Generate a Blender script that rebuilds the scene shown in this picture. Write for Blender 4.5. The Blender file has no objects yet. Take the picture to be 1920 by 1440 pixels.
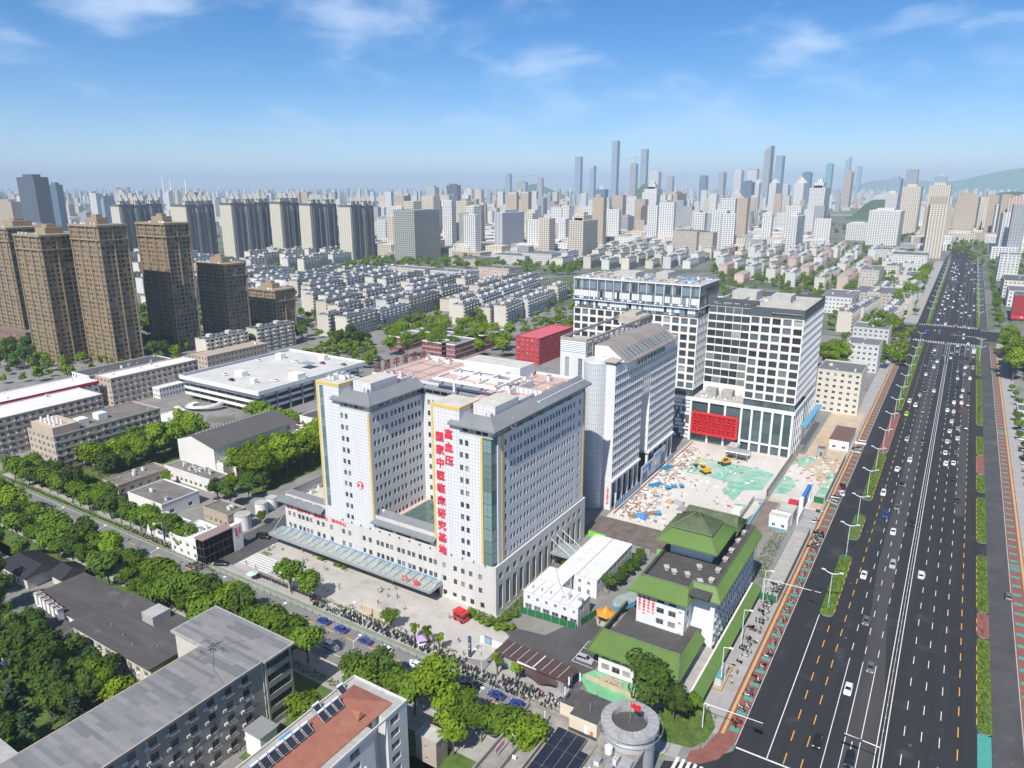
import bpy, math, random
from mathutils import Vector, Matrix
R = random.Random(11)
sc = bpy.context.scene
rad = math.radians

# ---------------------------------------------------------------- camera
CAM_H, FPX, PITCH, YAW = 120.0, 1345.0, rad(15.38), rad(31.95)
cam = bpy.data.cameras.new('camera')
cam.sensor_width = 36.0
cam.lens = 36.0 * FPX / 1920.0
cam.clip_start, cam.clip_end = 1.0, 90000.0
cam_o = bpy.data.objects.new('camera', cam)
cam_o.location = (0, 0, CAM_H)
cam_o.rotation_euler = (math.pi / 2 - PITCH, 0, YAW)
sc.collection.objects.link(cam_o)
sc.camera = cam_o

# ---------------------------------------------------------------- sky, sun, exposure
SUN_EL = rad(49)
SUN_AZ = (0.13, -1.0)                      # horizontal direction towards the sun
w = bpy.data.worlds.new('World')
sc.world = w
w.use_nodes = True
nt = w.node_tree
nt.nodes.clear()
N, L = nt.nodes.new, nt.links.new
out = N('ShaderNodeOutputWorld')
bg = N('ShaderNodeBackground')
bg.inputs['Strength'].default_value = 0.145
sky = N('ShaderNodeTexSky')
sky.sky_type = 'NISHITA'
sky.sun_disc = False
sky.sun_elevation = SUN_EL
sky.sun_rotation = math.atan2(SUN_AZ[0], SUN_AZ[1])
sky.altitude = 2600
sky.air_density = 1.0
sky.dust_density = 0.1
sky.ozone_density = 3.0
hs = N('ShaderNodeHueSaturation')
hs.inputs['Saturation'].default_value = 1.4
hs.inputs['Hue'].default_value = 0.503
hs.inputs['Value'].default_value = 0.62
L(sky.outputs[0], hs.inputs['Color'])
# fair-weather clouds on a layer overhead: direction projected on a plane
tc = N('ShaderNodeTexCoord')
sep = N('ShaderNodeSeparateXYZ')
L(tc.outputs['Generated'], sep.inputs[0])
def M_(op, a, b=None, clamp=False):
 n = N('ShaderNodeMath'); n.operation = op; n.use_clamp = clamp
 for i, q in enumerate((a, b)):
  if q is None: continue
  if isinstance(q, (int, float)): n.inputs[i].default_value = q
  else: L(q, n.inputs[i])
 return n.outputs[0]
az_ = M_('ARCTAN2', sep.outputs['X'], sep.outputs['Y'])
cx = M_('MULTIPLY', az_, 5.0)
cy = M_('MULTIPLY', M_('ARCSINE', sep.outputs['Z']), 13.0)
cmb = N('ShaderNodeCombineXYZ')
L(cx, cmb.inputs[0]); L(cy, cmb.inputs[1])
no = N('ShaderNodeTexNoise')
no.inputs['Scale'].default_value = 1.7
no.inputs['Detail'].default_value = 8
no.inputs['Roughness'].default_value = 0.5
no.inputs['Distortion'].default_value = 0.25
L(cmb.outputs[0], no.inputs['Vector'])
no2 = N('ShaderNodeTexNoise')
no2.inputs['Scale'].default_value = 0.55
no2.inputs['Detail'].default_value = 2
L(cmb.outputs[0], no2.inputs['Vector'])
a = M_('MULTIPLY', no.outputs[0], 0.75)
a = M_('ADD', a, M_('MULTIPLY', no2.outputs[0], 0.5))
ramp = N('ShaderNodeMapRange')
ramp.inputs['From Min'].default_value = 0.575
ramp.inputs['From Max'].default_value = 0.86
ramp.interpolation_type = 'SMOOTHSTEP'
L(a, ramp.inputs['Value'])
fade = N('ShaderNodeMapRange')
fade.inputs['From Min'].default_value = 0.03
fade.inputs['From Max'].default_value = 0.16
L(sep.outputs['Z'], fade.inputs['Value'])
mask = M_('MULTIPLY', M_('MULTIPLY', ramp.outputs[0], fade.outputs[0]), 0.45)
mx = N('ShaderNodeMix')
mx.data_type = 'RGBA'
L(mask, mx.inputs['Factor'])
L(hs.outputs['Color'], mx.inputs[6])
mx.inputs[7].default_value = (5.4, 6.0, 6.8, 1)
L(mx.outputs[2], bg.inputs['Color'])
L(bg.outputs[0], out.inputs['Surface'])

sun = bpy.data.lights.new('sun', 'SUN')
sun.energy = 4.4
sun.angle = rad(0.5)
sun.color = (1.0, 0.955, 0.88)
sun_o = bpy.data.objects.new('sun', sun)
h_ = math.hypot(*SUN_AZ)
sd = Vector((SUN_AZ[0] / h_ * math.cos(SUN_EL), SUN_AZ[1] / h_ * math.cos(SUN_EL), math.sin(SUN_EL)))
sun_o.rotation_euler = (-sd).to_track_quat('-Z', 'Y').to_euler()
sun_o.location = (0, 0, 300)
sc.collection.objects.link(sun_o)

vs = sc.view_settings
vs.view_transform, vs.look, vs.gamma, vs.exposure = 'Standard', 'None', 1.0, 0.56
vs.use_curve_mapping = False
sc.cycles.max_bounces = 5
sc.cycles.diffuse_bounces = 3
sc.cycles.glossy_bounces = 2
sc.cycles.transmission_bounces = 4
sc.cycles.transparent_max_bounces = 6
sc.cycles.volume_bounces = 0
sc.cycles.use_denoising = True

# ---------------------------------------------------------------- the survey: picture (1920 wide) <-> ground
_c, _s, _cp, _sp = math.cos(PITCH), math.sin(PITCH), math.cos(YAW), math.sin(YAW)
def G(u, v, z=0.0):
 """Point at height z that was seen at (u, v) in the survey photograph."""
 a, b = u - 960, v - 720
 k = (CAM_H - z) / (FPX * _s + b * _c)
 r, f = a * k, (FPX * _c - b * _s) * k
 return (r * _cp - f * _sp, r * _sp + f * _cp)
def hgt(ub, vb, vt):
 x, y = G(ub, vb)
 d = -x * _sp + y * _cp
 b = vt - 720
 return CAM_H - d * (FPX * _s + b * _c) / (FPX * _c - b * _s)
def x_at(u, y, z):
 k = (u - 960) / FPX
 dz = CAM_H - z
 return (k * (y * _cp * _c + dz * _s) - y * _sp) / (_cp + k * _sp * _c)
def y_at(u, x, z):
 k = (u - 960) / FPX
 dz = CAM_H - z
 return (x * _cp - k * (-x * _sp * _c + dz * _s)) / (k * _cp * _c - _sp)
def to_px(x, y, z=0):
 r = x * _cp + y * _sp; f = -x * _sp + y * _cp; dz = CAM_H - z
 q = f * _c + dz * _s
 if q < 1: return (-9999, -9999)
 return (960 + FPX * r / q, 720 + FPX * (dz * _c - f * _s) / q)

# ---------------------------------------------------------------- objects
col = sc.collection
def tag(o, label=None, cat=None, group=None, kind=None):
 if label: o['label'] = label
 if cat: o['category'] = cat
 if group: o['group'] = group
 if kind: o['kind'] = kind
 return o
def thing(name, label, cat, loc=(0, 0, 0), group=None, rz=0.0):
 o = bpy.data.objects.new(name, None)
 o.empty_display_size = 0.5
 o.location = loc
 o.rotation_euler = (0, 0, rz)
 col.objects.link(o)
 return tag(o, label, cat, group)
def ob(name, me, parent=None, loc=(0, 0, 0), rz=0.0, world=False, color=None):
 """link a mesh; world=True: its vertices are in world metres although the parent stands elsewhere"""
 o = bpy.data.objects.new(name, me)
 col.objects.link(o)
 o.location = loc
 o.rotation_euler = (0, 0, rz)
 if color: o.color = (*color, 1)
 if parent is not None:
  o.parent = parent
  if world:
   o.matrix_parent_inverse = (Matrix.Translation(parent.location) @ Matrix.Rotation(parent.rotation_euler[2], 4, 'Z')).inverted()
 return o
def dup(root, loc, rz=0.0, label=None, group=None, color=None, scale=None):
 r = root.copy(); col.objects.link(r)
 r.location = loc; r.rotation_euler = (0, 0, rz)
 if label: r['label'] = label
 if group: r['group'] = group
 if color: r.color = (*color, 1)
 if scale: r.scale = scale if isinstance(scale, tuple) else (scale,) * 3
 for ch in root.children:
  c = ch.copy(); col.objects.link(c); c.parent = r
  if color: c.color = (*color, 1)
  for g in ch.children:
   d = g.copy(); col.objects.link(d); d.parent = c
 return r
class MB:
 def __init__(s): s.v, s.f, s.m, s.g = [], [], [], []
 def face(s, pts, m=0):
  n = len(s.v); s.v.extend(pts); s.f.append(tuple(range(n, n + len(pts)))); s.m.append(m)
 def box(s, x0, x1, y0, y1, z0, z1, m=0, top=None, bottom=True):
  if x0 > x1: x0, x1 = x1, x0
  if y0 > y1: y0, y1 = y1, y0
  s.g.append(len(s.f)); n = len(s.v)
  s.v.extend(((x0, y0, z0), (x1, y0, z0), (x1, y1, z0), (x0, y1, z0), (x0, y0, z1), (x1, y0, z1), (x1, y1, z1), (x0, y1, z1)))
  fs = [(0, 1, 5, 4), (1, 2, 6, 5), (2, 3, 7, 6), (3, 0, 4, 7), (4, 5, 6, 7)]
  ms = [m, m, m, m, m if top is None else top]
  if bottom: fs.append((3, 2, 1, 0)); ms.append(m)
  s.f.extend(tuple(n + i for i in f) for f in fs); s.m.extend(ms)
 def prism(s, poly, z0, z1, m=0, top=None, bottom=False):
  s.g.append(len(s.f)); k = len(poly)
  for i in range(k):
   a, b = poly[i], poly[(i + 1) % k]
   s.face([(a[0], a[1], z0), (b[0], b[1], z0), (b[0], b[1], z1), (a[0], a[1], z1)], m)
  s.face([(p[0], p[1], z1) for p in poly], m if top is None else top)
  if bottom: s.face([(p[0], p[1], z0) for p in reversed(poly)], m)
 def sheet(s, poly, z, m=0): s.g.append(len(s.f)); s.face([(p[0], p[1], z) for p in poly], m)
 def cyl(s, x, y, z0, z1, r0, r1=None, n=12, m=0, cap=True):
  s.g.append(len(s.f)); r1 = r0 if r1 is None else r1
  A = [(math.cos(2 * math.pi * i / n), math.sin(2 * math.pi * i / n)) for i in range(n)]
  b = [(x + r0 * c, y + r0 * q, z0) for c, q in A]; t = [(x + r1 * c, y + r1 * q, z1) for c, q in A]
  for i in range(n):
   j = (i + 1) % n
   s.face([b[i], b[j], t[j], t[i]], m)
  if cap: s.face(t, m)
 def tube(s, pts, r, n=5, m=0, taper=None):
  s.g.append(len(s.f)); rings = []
  for i, p in enumerate(pts):
   p = Vector(p)
   d = (Vector(pts[min(i + 1, len(pts) - 1)]) - Vector(pts[max(i - 1, 0)])).normalized()
   u = d.cross(Vector((0, 0, 1)) if abs(d.z) < .95 else Vector((1, 0, 0))).normalized(); q = d.cross(u)
   rr = r if taper is None else r + (taper - r) * i / (len(pts) - 1)
   rings.append([tuple(p + (u * math.cos(2 * math.pi * k / n) + q * math.sin(2 * math.pi * k / n)) * rr) for k in range(n)])
  for a, b in zip(rings, rings[1:]):
   for k in range(n):
    j = (k + 1) % n
    s.face([a[k], b[k], b[j], a[j]], m)
  s.face(rings[0][::-1], m); s.face(rings[-1], m)
 def add(s, other, loc=(0, 0, 0), rz=0.0, m=None, sc_=(1, 1, 1)):
  c, q = math.cos(rz), math.sin(rz); n = len(s.v)
  s.v.extend((loc[0] + x * sc_[0] * c - y * sc_[1] * q, loc[1] + x * sc_[0] * q + y * sc_[1] * c, loc[2] + z * sc_[2]) for x, y, z in other.v)
  s.f.extend(tuple(i + n for i in f) for f in other.f)
  s.m.extend(other.m if m is None else [m] * len(other.m))
 def mesh(s, name, mats, smooth=False):
  me = bpy.data.meshes.new(name)
  me.from_pydata(s.v, [], s.f)
  for q in (mats if isinstance(mats, (list, tuple)) else [mats]): me.materials.append(q)
  if len(me.polygons):
   me.polygons.foreach_set('material_index', s.m)
   if smooth: me.polygons.foreach_set('use_smooth', [True] * len(s.f))
  me.update()
  return me
 def build(s, name, mats, parent=None, world=True, **k):
  sm = k.pop('smooth', False)
  return ob(name, s.mesh(name, mats, sm), parent, world=world and parent is not None, **k)

 def each(s, name, mats, parent=None, **k):
  """every primitive of the builder becomes an object of its own"""
  ends = s.g[1:] + [len(s.f)]; res = []
  for a, e in zip(s.g, ends):
   q = MB(); mp = {}
   for f, m in zip(s.f[a:e], s.m[a:e]):
    q.f.append(tuple(mp.setdefault(i, len(mp)) for i in f)); q.m.append(m)
   q.v = [None] * len(mp)
   for i, j in mp.items(): q.v[j] = s.v[i]
   res.append(q.build(name, mats, parent, **k))
  return res

# ---------------------------------------------------------------- materials
MATS = {}
def mat(name, rgb=(.5, .5, .5), rough=.8, var=.0, scale=.6, metal=0.0, bump=0.0, grid=None, obj=False, spec=.5, rnd=0.0, emit=0.0, stripes=None, stretch=None, var2=None):
 """procedural material: base colour, two noise layers of wear, optional joint grid (w, h, colour, width) on walls, object colour or per-object variation"""
 if name in MATS: return MATS[name]
 m = bpy.data.materials.new(name); MATS[name] = m
 m.use_nodes = True
 t = m.node_tree; n_, l_ = t.nodes.new, t.links.new
 b = t.nodes['Principled BSDF']
 b.inputs['Roughness'].default_value = rough
 b.inputs['Metallic'].default_value = metal
 b.inputs['Specular IOR Level'].default_value = spec
 c = n_('ShaderNodeRGB').outputs[0]; c.default_value = (*rgb, 1)
 def mth(op, a, bb=None, cc=None):
  k = n_('ShaderNodeMath'); k.operation = op
  for i, q in enumerate((a, bb, cc)):
   if q is None: continue
   if isinstance(q, (int, float)): k.inputs[i].default_value = q
   else: l_(q, k.inputs[i])
  return k.outputs[0]
 def mix(f, a, bb, mode='MIX'):
  k = n_('ShaderNodeMix'); k.data_type = 'RGBA'; k.blend_type = mode
  if isinstance(f, (int, float)): k.inputs['Factor'].default_value = f
  else: l_(f, k.inputs['Factor'])
  for i, q in ((6, a), (7, bb)):
   if isinstance(q, tuple): k.inputs[i].default_value = (*q[:3], 1)
   else: l_(q, k.inputs[i])
  return k.outputs[2]
 if obj or rnd:
  oi = n_('ShaderNodeObjectInfo')
  if obj: c = oi.outputs['Color']
  if rnd:
   k = mth('MULTIPLY_ADD', oi.outputs['Random'], 2 * rnd, 1 - rnd)
   cm = n_('ShaderNodeCombineColor')
   for i in range(3): l_(k, cm.inputs[i])
   c = mix(1.0, c, cm.outputs[0], 'MULTIPLY')
 geo = n_('ShaderNodeNewGeometry')
 if var or stretch:
  nz = n_('ShaderNodeTexNoise')
  nz.inputs['Scale'].default_value = scale
  nz.inputs['Detail'].default_value = 6
  nz.inputs['Roughness'].default_value = .65
  if stretch:
   mp = n_('ShaderNodeMapping'); mp.inputs['Scale'].default_value = stretch
   l_(geo.outputs['Position'], mp.inputs[0]); l_(mp.outputs[0], nz.inputs['Vector'])
  else: l_(geo.outputs['Position'], nz.inputs['Vector'])
  mr = n_('ShaderNodeMapRange')
  mr.inputs['From Min'].default_value, mr.inputs['From Max'].default_value = .28, .72
  mr.inputs['To Min'].default_value, mr.inputs['To Max'].default_value = 1 - var, 1 + var
  l_(nz.outputs[0], mr.inputs['Value'])
  cm = n_('ShaderNodeCombineColor')
  for i in range(3): l_(mr.outputs[0], cm.inputs[i])
  c = mix(1.0, c, cm.outputs[0], 'MULTIPLY')
 if var2:                                  # patches of a second colour: (rgb, scale, threshold, amount)
  nz2 = n_('ShaderNodeTexNoise')
  nz2.inputs['Scale'].default_value = var2[1]; nz2.inputs['Detail'].default_value = 7; nz2.inputs['Roughness'].default_value = .7
  l_(geo.outputs['Position'], nz2.inputs['Vector'])
  mr2 = n_('ShaderNodeMapRange')
  mr2.inputs['From Min'].default_value, mr2.inputs['From Max'].default_value = var2[2], var2[2] + .09
  mr2.inputs['To Max'].default_value = var2[3]
  l_(nz2.outputs[0], mr2.inputs['Value'])
  c = mix(mr2.outputs[0], c, tuple(var2[0]))
 if grid or stripes:
  sp = n_('ShaderNodeSeparateXYZ'); l_(geo.outputs['Position'], sp.inputs[0])
  sn = n_('ShaderNodeSeparateXYZ'); l_(geo.outputs['Normal'], sn.inputs[0])
  ax = mth('ABSOLUTE', sn.outputs[0]); ay = mth('ABSOLUTE', sn.outputs[1]); az = mth('ABSOLUTE', sn.outputs[2])
 if grid:
  gw, gh, gc, lw = grid[:4]
  def line(co, per, wd):
   f = mth('FRACT', mth('DIVIDE', co, per))
   return mth('LESS_THAN', f, wd / per)
  k = mth('MULTIPLY', line(sp.outputs[0], gw, lw), mth('GREATER_THAN', mth('MAXIMUM', ay, az), .5))
  k = mth('MAXIMUM', k, mth('MULTIPLY', line(sp.outputs[1], gw, lw), mth('GREATER_THAN', mth('MAXIMUM', ax, az), .5)))
  k = mth('MAXIMUM', k, mth('MULTIPLY', line(sp.outputs[2], gh, lw), mth('LESS_THAN', az, .5)))
  c = mix(mth('MULTIPLY', k, grid[4] if len(grid) > 4 else .8), c, tuple(gc))
 if stripes:                               # far facades: floors and window bays (bay, floor, glass colour, bay share, floor share)
  bw, fh, gcol, bs, fs = stripes
  h = mth('ADD', mth('MULTIPLY', sp.outputs[0], mth('GREATER_THAN', ay, .6)), mth('MULTIPLY', sp.outputs[1], mth('GREATER_THAN', ax, .6)))
  k = mth('MULTIPLY', mth('LESS_THAN', mth('FRACT', mth('DIVIDE', h, bw)), bs), mth('LESS_THAN', mth('FRACT', mth('DIVIDE', sp.outputs[2], fh)), fs))
  k = mth('MULTIPLY', k, mth('LESS_THAN', az, .5))
  c = mix(k, c, tuple(gcol))
 l_(c, b.inputs['Base Color'])
 if bump:
  bp = n_('ShaderNodeBump'); bp.inputs['Strength'].default_value = bump; bp.inputs['Distance'].default_value = .15
  nb = n_('ShaderNodeTexNoise'); nb.inputs['Scale'].default_value = scale * 5; nb.inputs['Detail'].default_value = 3
  l_(geo.outputs['Position'], nb.inputs['Vector']); l_(nb.outputs[0], bp.inputs['Height']); l_(bp.outputs[0], b.inputs['Normal'])
 if emit:
  l_(c, b.inputs['Emission Color']); b.inputs['Emission Strength'].default_value = emit
 return m

glass_a = mat('glass_dark', (.040, .048, .054), .08, rnd=.5, spec=.6)
glass_b = mat('glass_mid', (.10, .12, .13), .12, rnd=.5, spec=.6)
glass_c = mat('glass_curtain', (.30, .32, .31), .25, rnd=.35)
frame_w = mat('window_frame_white', (.70, .71, .72), .5)
frame_d = mat('window_frame_dark', (.10, .11, .115), .5)
concrete = mat('concrete', (.36, .345, .32), .9, var=.22, scale=.5)
white = mat('white_paint', (.76, .755, .735), .7, var=.07, scale=.4)
metal_g = mat('grey_metal', (.42, .43, .44), .45, metal=.4, var=.1)
dark_m = mat('dark_metal', (.05, .052, .056), .5)
ac_white = mat('unit_white', (.66, .67, .66), .55, rnd=.08)

# ---------------------------------------------------------------- facades
DIR = {'S': ((1, 0), (0, -1), 0.0), 'E': ((0, 1), (1, 0), math.pi / 2), 'N': ((-1, 0), (0, 1), math.pi), 'W': ((0, -1), (-1, 0), -math.pi / 2)}
def facade(mb, p, side, W, z0, z1, us, zs, dep=.18, m=0, wins=None, style=0, rev=None):
 """one wall face with real openings at every us x zs; openings go to wins"""
 (ux, uy), (nx, ny), rz = DIR[side]
 def pt(u, z, d=0.0): return (p[0] + ux * u - nx * d, p[1] + uy * u - ny * d, z)
 def q(u0, u1, a, b):
  if u1 - u0 > 1e-4 and b - a > 1e-4: mb.face([pt(u0, a), pt(u1, a), pt(u1, b), pt(u0, b)], m)
 rv = m if rev is None else rev
 zp = z0
 for za, zb in zs:
  q(0, W, zp, za)
  up = 0
  for ua, ub in us:
   q(up, ua, za, zb)
   mb.face([pt(ua, za), pt(ub, za), pt(ub, za, dep), pt(ua, za, dep)], rv)
   mb.face([pt(ua, zb, dep), pt(ub, zb, dep), pt(ub, zb), pt(ua, zb)], rv)
   mb.face([pt(ua, za), pt(ua, za, dep), pt(ua, zb, dep), pt(ua, zb)], rv)
   mb.face([pt(ub, za, dep), pt(ub, za), pt(ub, zb), pt(ub, zb, dep)], rv)
   if wins is not None: wins.append((pt(ua, za, dep), rz, ub - ua, zb - za, style))
   up = ub
  q(up, W, za, zb)
  zp = zb
 q(0, W, zp, z1)
WM = {}
def win_mb(w_, h_, style, var):
 """window leaf at the back of an opening: x right, y into the wall. slots: 0 glass 1 frame"""
 key = (round(w_, 2), round(h_, 2), style, var)
 if key in WM: return WM[key]
 b = MB(); f = .07 if style != 3 else .05
 b.face([(0, 0, 0), (w_, 0, 0), (w_, 0, h_), (0, 0, h_)], 0)
 y = -.05
 def bar(x0, x1, z0, z1): b.face([(x0, y, z0), (x1, y, z0), (x1, y, z1), (x0, y, z1)], 1)
 bar(0, f, 0, h_); bar(w_ - f, w_, 0, h_); bar(f, w_ - f, 0, f); bar(f, w_ - f, h_ - f, h_)
 if style in (0, 1): bar(w_ / 2 - f / 2, w_ / 2 + f / 2, f, h_ - f)
 if style == 1: bar(f, w_ - f, h_ * .68, h_ * .68 + f)
 if style == 2:
  n = max(2, int(w_ / 1.0))
  for i in range(1, n): bar(w_ * i / n - f / 2, w_ * i / n + f / 2, f, h_ - f)
  bar(f, w_ - f, h_ * .3, h_ * .3 + f)
 if style == 3:
  n = max(2, int(w_ / 1.3)); k = max(2, int(h_ / 1.6))
  for i in range(1, n): bar(w_ * i / n - f / 2, w_ * i / n + f / 2, f, h_ - f)
  for i in range(1, k): bar(f, w_ - f, h_ * i / k - f / 2, h_ * i / k + f / 2)
 WM[key] = b
 return b
WME = {}
GL = [glass_a, glass_b, glass_c]
def put_windows(parent, wins, limit=300, frame=None, weights=(5, 3, 1), name='window'):
 """the largest `limit` windows are objects of their own, the rest one joined part"""
 frame = frame or frame_w
 wins = sorted(wins, key=lambda q: q[0][0] ** 2 + q[0][1] ** 2 + (q[0][2] - CAM_H) ** 2)
 for pos, rz, w_, h_, st in wins[:limit]:
  v = R.choices((0, 1, 2), weights)[0]
  key = (round(w_, 2), round(h_, 2), st, v, frame.name)
  if key not in WME: WME[key] = win_mb(w_, h_, st, v).mesh(name, [GL[v], frame])
  ob(name, WME[key], parent, loc=pos, rz=rz, world=True)
 rest = wins[limit:]
 if rest:
  mb = MB()
  for pos, rz, w_, h_, st in rest:
   v = R.choices((0, 1, 2), weights)[0]
   t = win_mb(w_, h_, st, v); k = len(mb.m)
   mb.add(t, pos, rz)
   for i in range(k, len(mb.m)): mb.m[i] = v if mb.m[i] == 0 else 3
  o = mb.build('glazing', GL + [frame], parent)
  o['kind'] = 'stuff'
def bays(W, n, w_, off=None):
 """n openings of width w_ evenly over W"""
 p = W / n
 return [(p * i + (p - w_) / 2, p * i + (p + w_) / 2) for i in range(n)]
def floors(z0, n, fh, sill, h_): return [(z0 + i * fh + sill, z0 + i * fh + sill + h_) for i in range(n)]
def parapet(mb, x0, x1, y0, y1, z0, z1, t=.3, m=0):
 mb.box(x0, x1, y0, y0 + t, z0, z1, m); mb.box(x0, x1, y1 - t, y1, z0, z1, m)
 mb.box(x0, x0 + t, y0 + t, y1 - t, z0, z1, m); mb.box(x1 - t, x1, y0 + t, y1 - t, z0, z1, m)
def walls4(mb, x0, x1, y0, y1, z0, z1, spec, m=0, wins=None, dep=.18, style=0):
 """four walls; spec maps a side to (us, zs), sides left out stay blank"""
 P_ = {'S': ((x0, y0), x1 - x0), 'E': ((x1, y0), y1 - y0), 'N': ((x1, y1), x1 - x0), 'W': ((x0, y1), y1 - y0)}
 for sd_, (p, W) in P_.items():
  us, zs = spec.get(sd_, ([], []))
  facade(mb, p, sd_, W, z0, z1, us, zs, dep, m, wins, style)
def block(name, label, x0, x1, y0, y1, h, fl, bayw, wall, roof, ww=1.6, wh=1.6, sill=.9, sides=None, limit=0, cat='building', group=None, par=.7, frame=None, style=0, g=0.0, units=0, ledge=False, base=None, weights=(5, 3, 1)):
 """ordinary flat-roofed building: wall, roof, parapet, windows, roof units"""
 t = thing(name, label, cat, ((x0 + x1) / 2, y0, 0), group)
 fh = (h - g) / fl
 sides = sides or ('SENW' if limit else ('SEN' if x1 < 0 else 'SWN'))
 mb = MB(); wins = []
 spec = {}
 for s_ in sides:
  W = (x1 - x0) if s_ in 'SN' else (y1 - y0)
  n = max(1, int(W / bayw))
  spec[s_] = (bays(W, n, min(ww, W / n * .8)), floors(g, fl, fh, sill, min(wh, fh - sill - .3)))
 walls4(mb, x0, x1, y0, y1, 0, h, spec, 0, wins, style=style)
 mb.build('wall', [wall], t)
 if ledge:
  lb = MB()
  for i in range(1, fl):
   z = g + i * fh
   lb.box(x0 - .12, x1 + .12, y0 - .12, y1 + .12, z - .1, z + .12, 0)
  lb.build('floor_band', [base or wall], t)
 rb = MB(); rb.sheet([(x0, y0), (x1, y0), (x1, y1), (x0, y1)], h + .004)
 roof_o = rb.build('roof', [roof], t)
 pb = MB(); parapet(pb, x0 - .1, x1 + .1, y0 - .1, y1 + .1, h + .006, h + par, .3)
 pb.build('parapet', [base or wall], t)
 put_windows(t, wins, limit, frame, weights)
 for i in range(units):
  roof_unit(roof_o, R.uniform(x0 + 1.5, x1 - 2.5), R.uniform(y0 + 1.5, y1 - 2.5), h + .006)
 return t
RU = []
def roof_unit(t, x, y, z):
 if not RU:
  for k in range(3):
   b = MB()
   if k == 0: b.box(0, 1.7, 0, .8, .15, 1.5, 0); b.box(.1, 1.6, .1, .7, 0, .15, 1); b.cyl(.45, .4, 1.5, 1.6, .3, n=8, m=1); b.cyl(1.25, .4, 1.5, 1.6, .3, n=8, m=1)
   if k == 1: b.box(0, 1.1, 0, 1.1, 0, 1.2, 0); b.box(-.15, 1.25, -.15, 1.25, 1.2, 1.35, 1)
   if k == 2: b.box(0, .9, 0, .35, .2, .9, 0); b.cyl(.35, -.01, .3, .32, .2, n=8, m=1); b.box(.05, .85, .05, .3, 0, .2, 1)
   RU.append(b.mesh('roof_unit', [ac_white, metal_g]))
 return ob('roof_unit', R.choice(RU), t, loc=(x, y, z), rz=R.choice((0, math.pi / 2)), world=True)
_TX = {}
def glyph(ch, size, mats, ext=.12, bold=.02, name='sign_character'):
 k = (ch, size, mats.name, ext, bold)
 if k not in _TX:
  cu = bpy.data.curves.new('lettering', 'FONT')
  cu.body = ch; cu.size = size; cu.extrude = ext; cu.offset = bold * size; cu.resolution_u = 2
  cu.align_x = 'CENTER'
  o = bpy.data.objects.new('lettering', cu); col.objects.link(o)
  bpy.context.view_layer.update()
  me = bpy.data.meshes.new_from_object(o.evaluated_get(bpy.context.evaluated_depsgraph_get()))
  me.name = name
  bpy.data.objects.remove(o)
  me.materials.clear(); me.materials.append(mats)
  me.transform(Matrix.Rotation(math.pi / 2, 4, 'X'))
  _TX[k] = me
 return _TX[k]
def letters(parent, text, p, side, size, step, material, vertical=False, ext=.12, bold=.02, name='sign_character', join=False):
 """characters set on a wall one by one: p = first character's foot centre"""
 (ux, uy), (nx, ny), rz = DIR[side]
 x, y, z = p
 for i, ch in enumerate(text):
  if ch != ' ':
   o = ob(name, glyph(ch, size, material, ext, bold), parent, loc=(x + nx * (ext + .02), y + ny * (ext + .02), z), rz=rz, world=True)
  if vertical: z -= step
  else: x += ux * step; y += uy * step

# ================================================================ GROUND, ROADS
m_ground = mat('city_ground', (.165, .165, .145), .95, var=.25, scale=.02, var2=((.060, .10, .025), .012, .47, .85))
m_yard = mat('yard_concrete', (.22, .213, .20), .92, var=.25, scale=.09, var2=((.085, .10, .055), .045, .53, .75))
m_asph = mat('asphalt_new', (.019, .0195, .0215), .85, var=.32, scale=.35, stretch=(.9, .035, 1), var2=((.060, .059, .058), .10, .57, .55))
m_asph2 = mat('asphalt_street', (.185, .18, .172), .88, var=.15, scale=.12, var2=((.075, .073, .072), .25, .58, .5))
m_asph3 = mat('asphalt_service', (.062, .061, .061), .88, var=.3, scale=.10, var2=((.14, .135, .125), .07, .56, .5))
m_lot = mat('asphalt_lot', (.075, .073, .073), .9, var=.25, scale=.13, var2=((.16, .155, .15), .10, .60, .55))
m_pave = mat('paving_grey', (.33, .315, .295), .9, var=.16, scale=.25, grid=(1.6, 1.6, (.2, .195, .185), .06, .35))
m_plaza = mat('plaza_concrete', (.42, .395, .36), .9, var=.15, scale=.10, grid=(4.5, 4.5, (.24, .225, .21), .09, .5), var2=((.27, .255, .24), .08, .56, .6))
m_red = mat('paving_red', (.225, .082, .062), .9, var=.2, scale=.5, grid=(.8, .8, (.15, .07, .06), .06, .5))
m_tact = mat('tactile_yellow', (.50, .33, .13), .85, var=.15, scale=.8)
m_kerb = mat('kerb_stone', (.42, .41, .39), .85, var=.15, scale=.4)
m_mark = mat('marking_white', (.66, .65, .63), .75, var=.18, scale=1.2)
m_marky = mat('marking_yellow', (.62, .33, .045), .75, var=.18, scale=1.2)
m_bike = mat('bike_lane_green', (.20, .235, .17), .9, var=.2, scale=.25)
m_teal = mat('tree_pit_teal', (.06, .29, .235), .8, var=.2, scale=1.0)
m_grass = mat('grass', (.075, .125, .022), .95, var=.4, scale=.35, bump=.4, var2=((.16, .145, .06), .12, .60, .6))
m_soil = mat('soil', (.22, .165, .11), .95, var=.25, scale=.2, var2=((.08, .12, .03), .1, .5, .7))
m_slab = mat('site_slab', (.55, .515, .47), .9, var=.14, scale=.10, stretch=(.7, .16, 1), var2=((.45, .40, .33), .035, .55, .6))
m_net = mat('dust_net', (.20, .42, .32), .9, var=.38, scale=.35, bump=.7, var2=((.40, .48, .41), .09, .48, .8))
m_sand = mat('site_sand', (.47, .37, .26), .95, var=.2, scale=.2)

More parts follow.
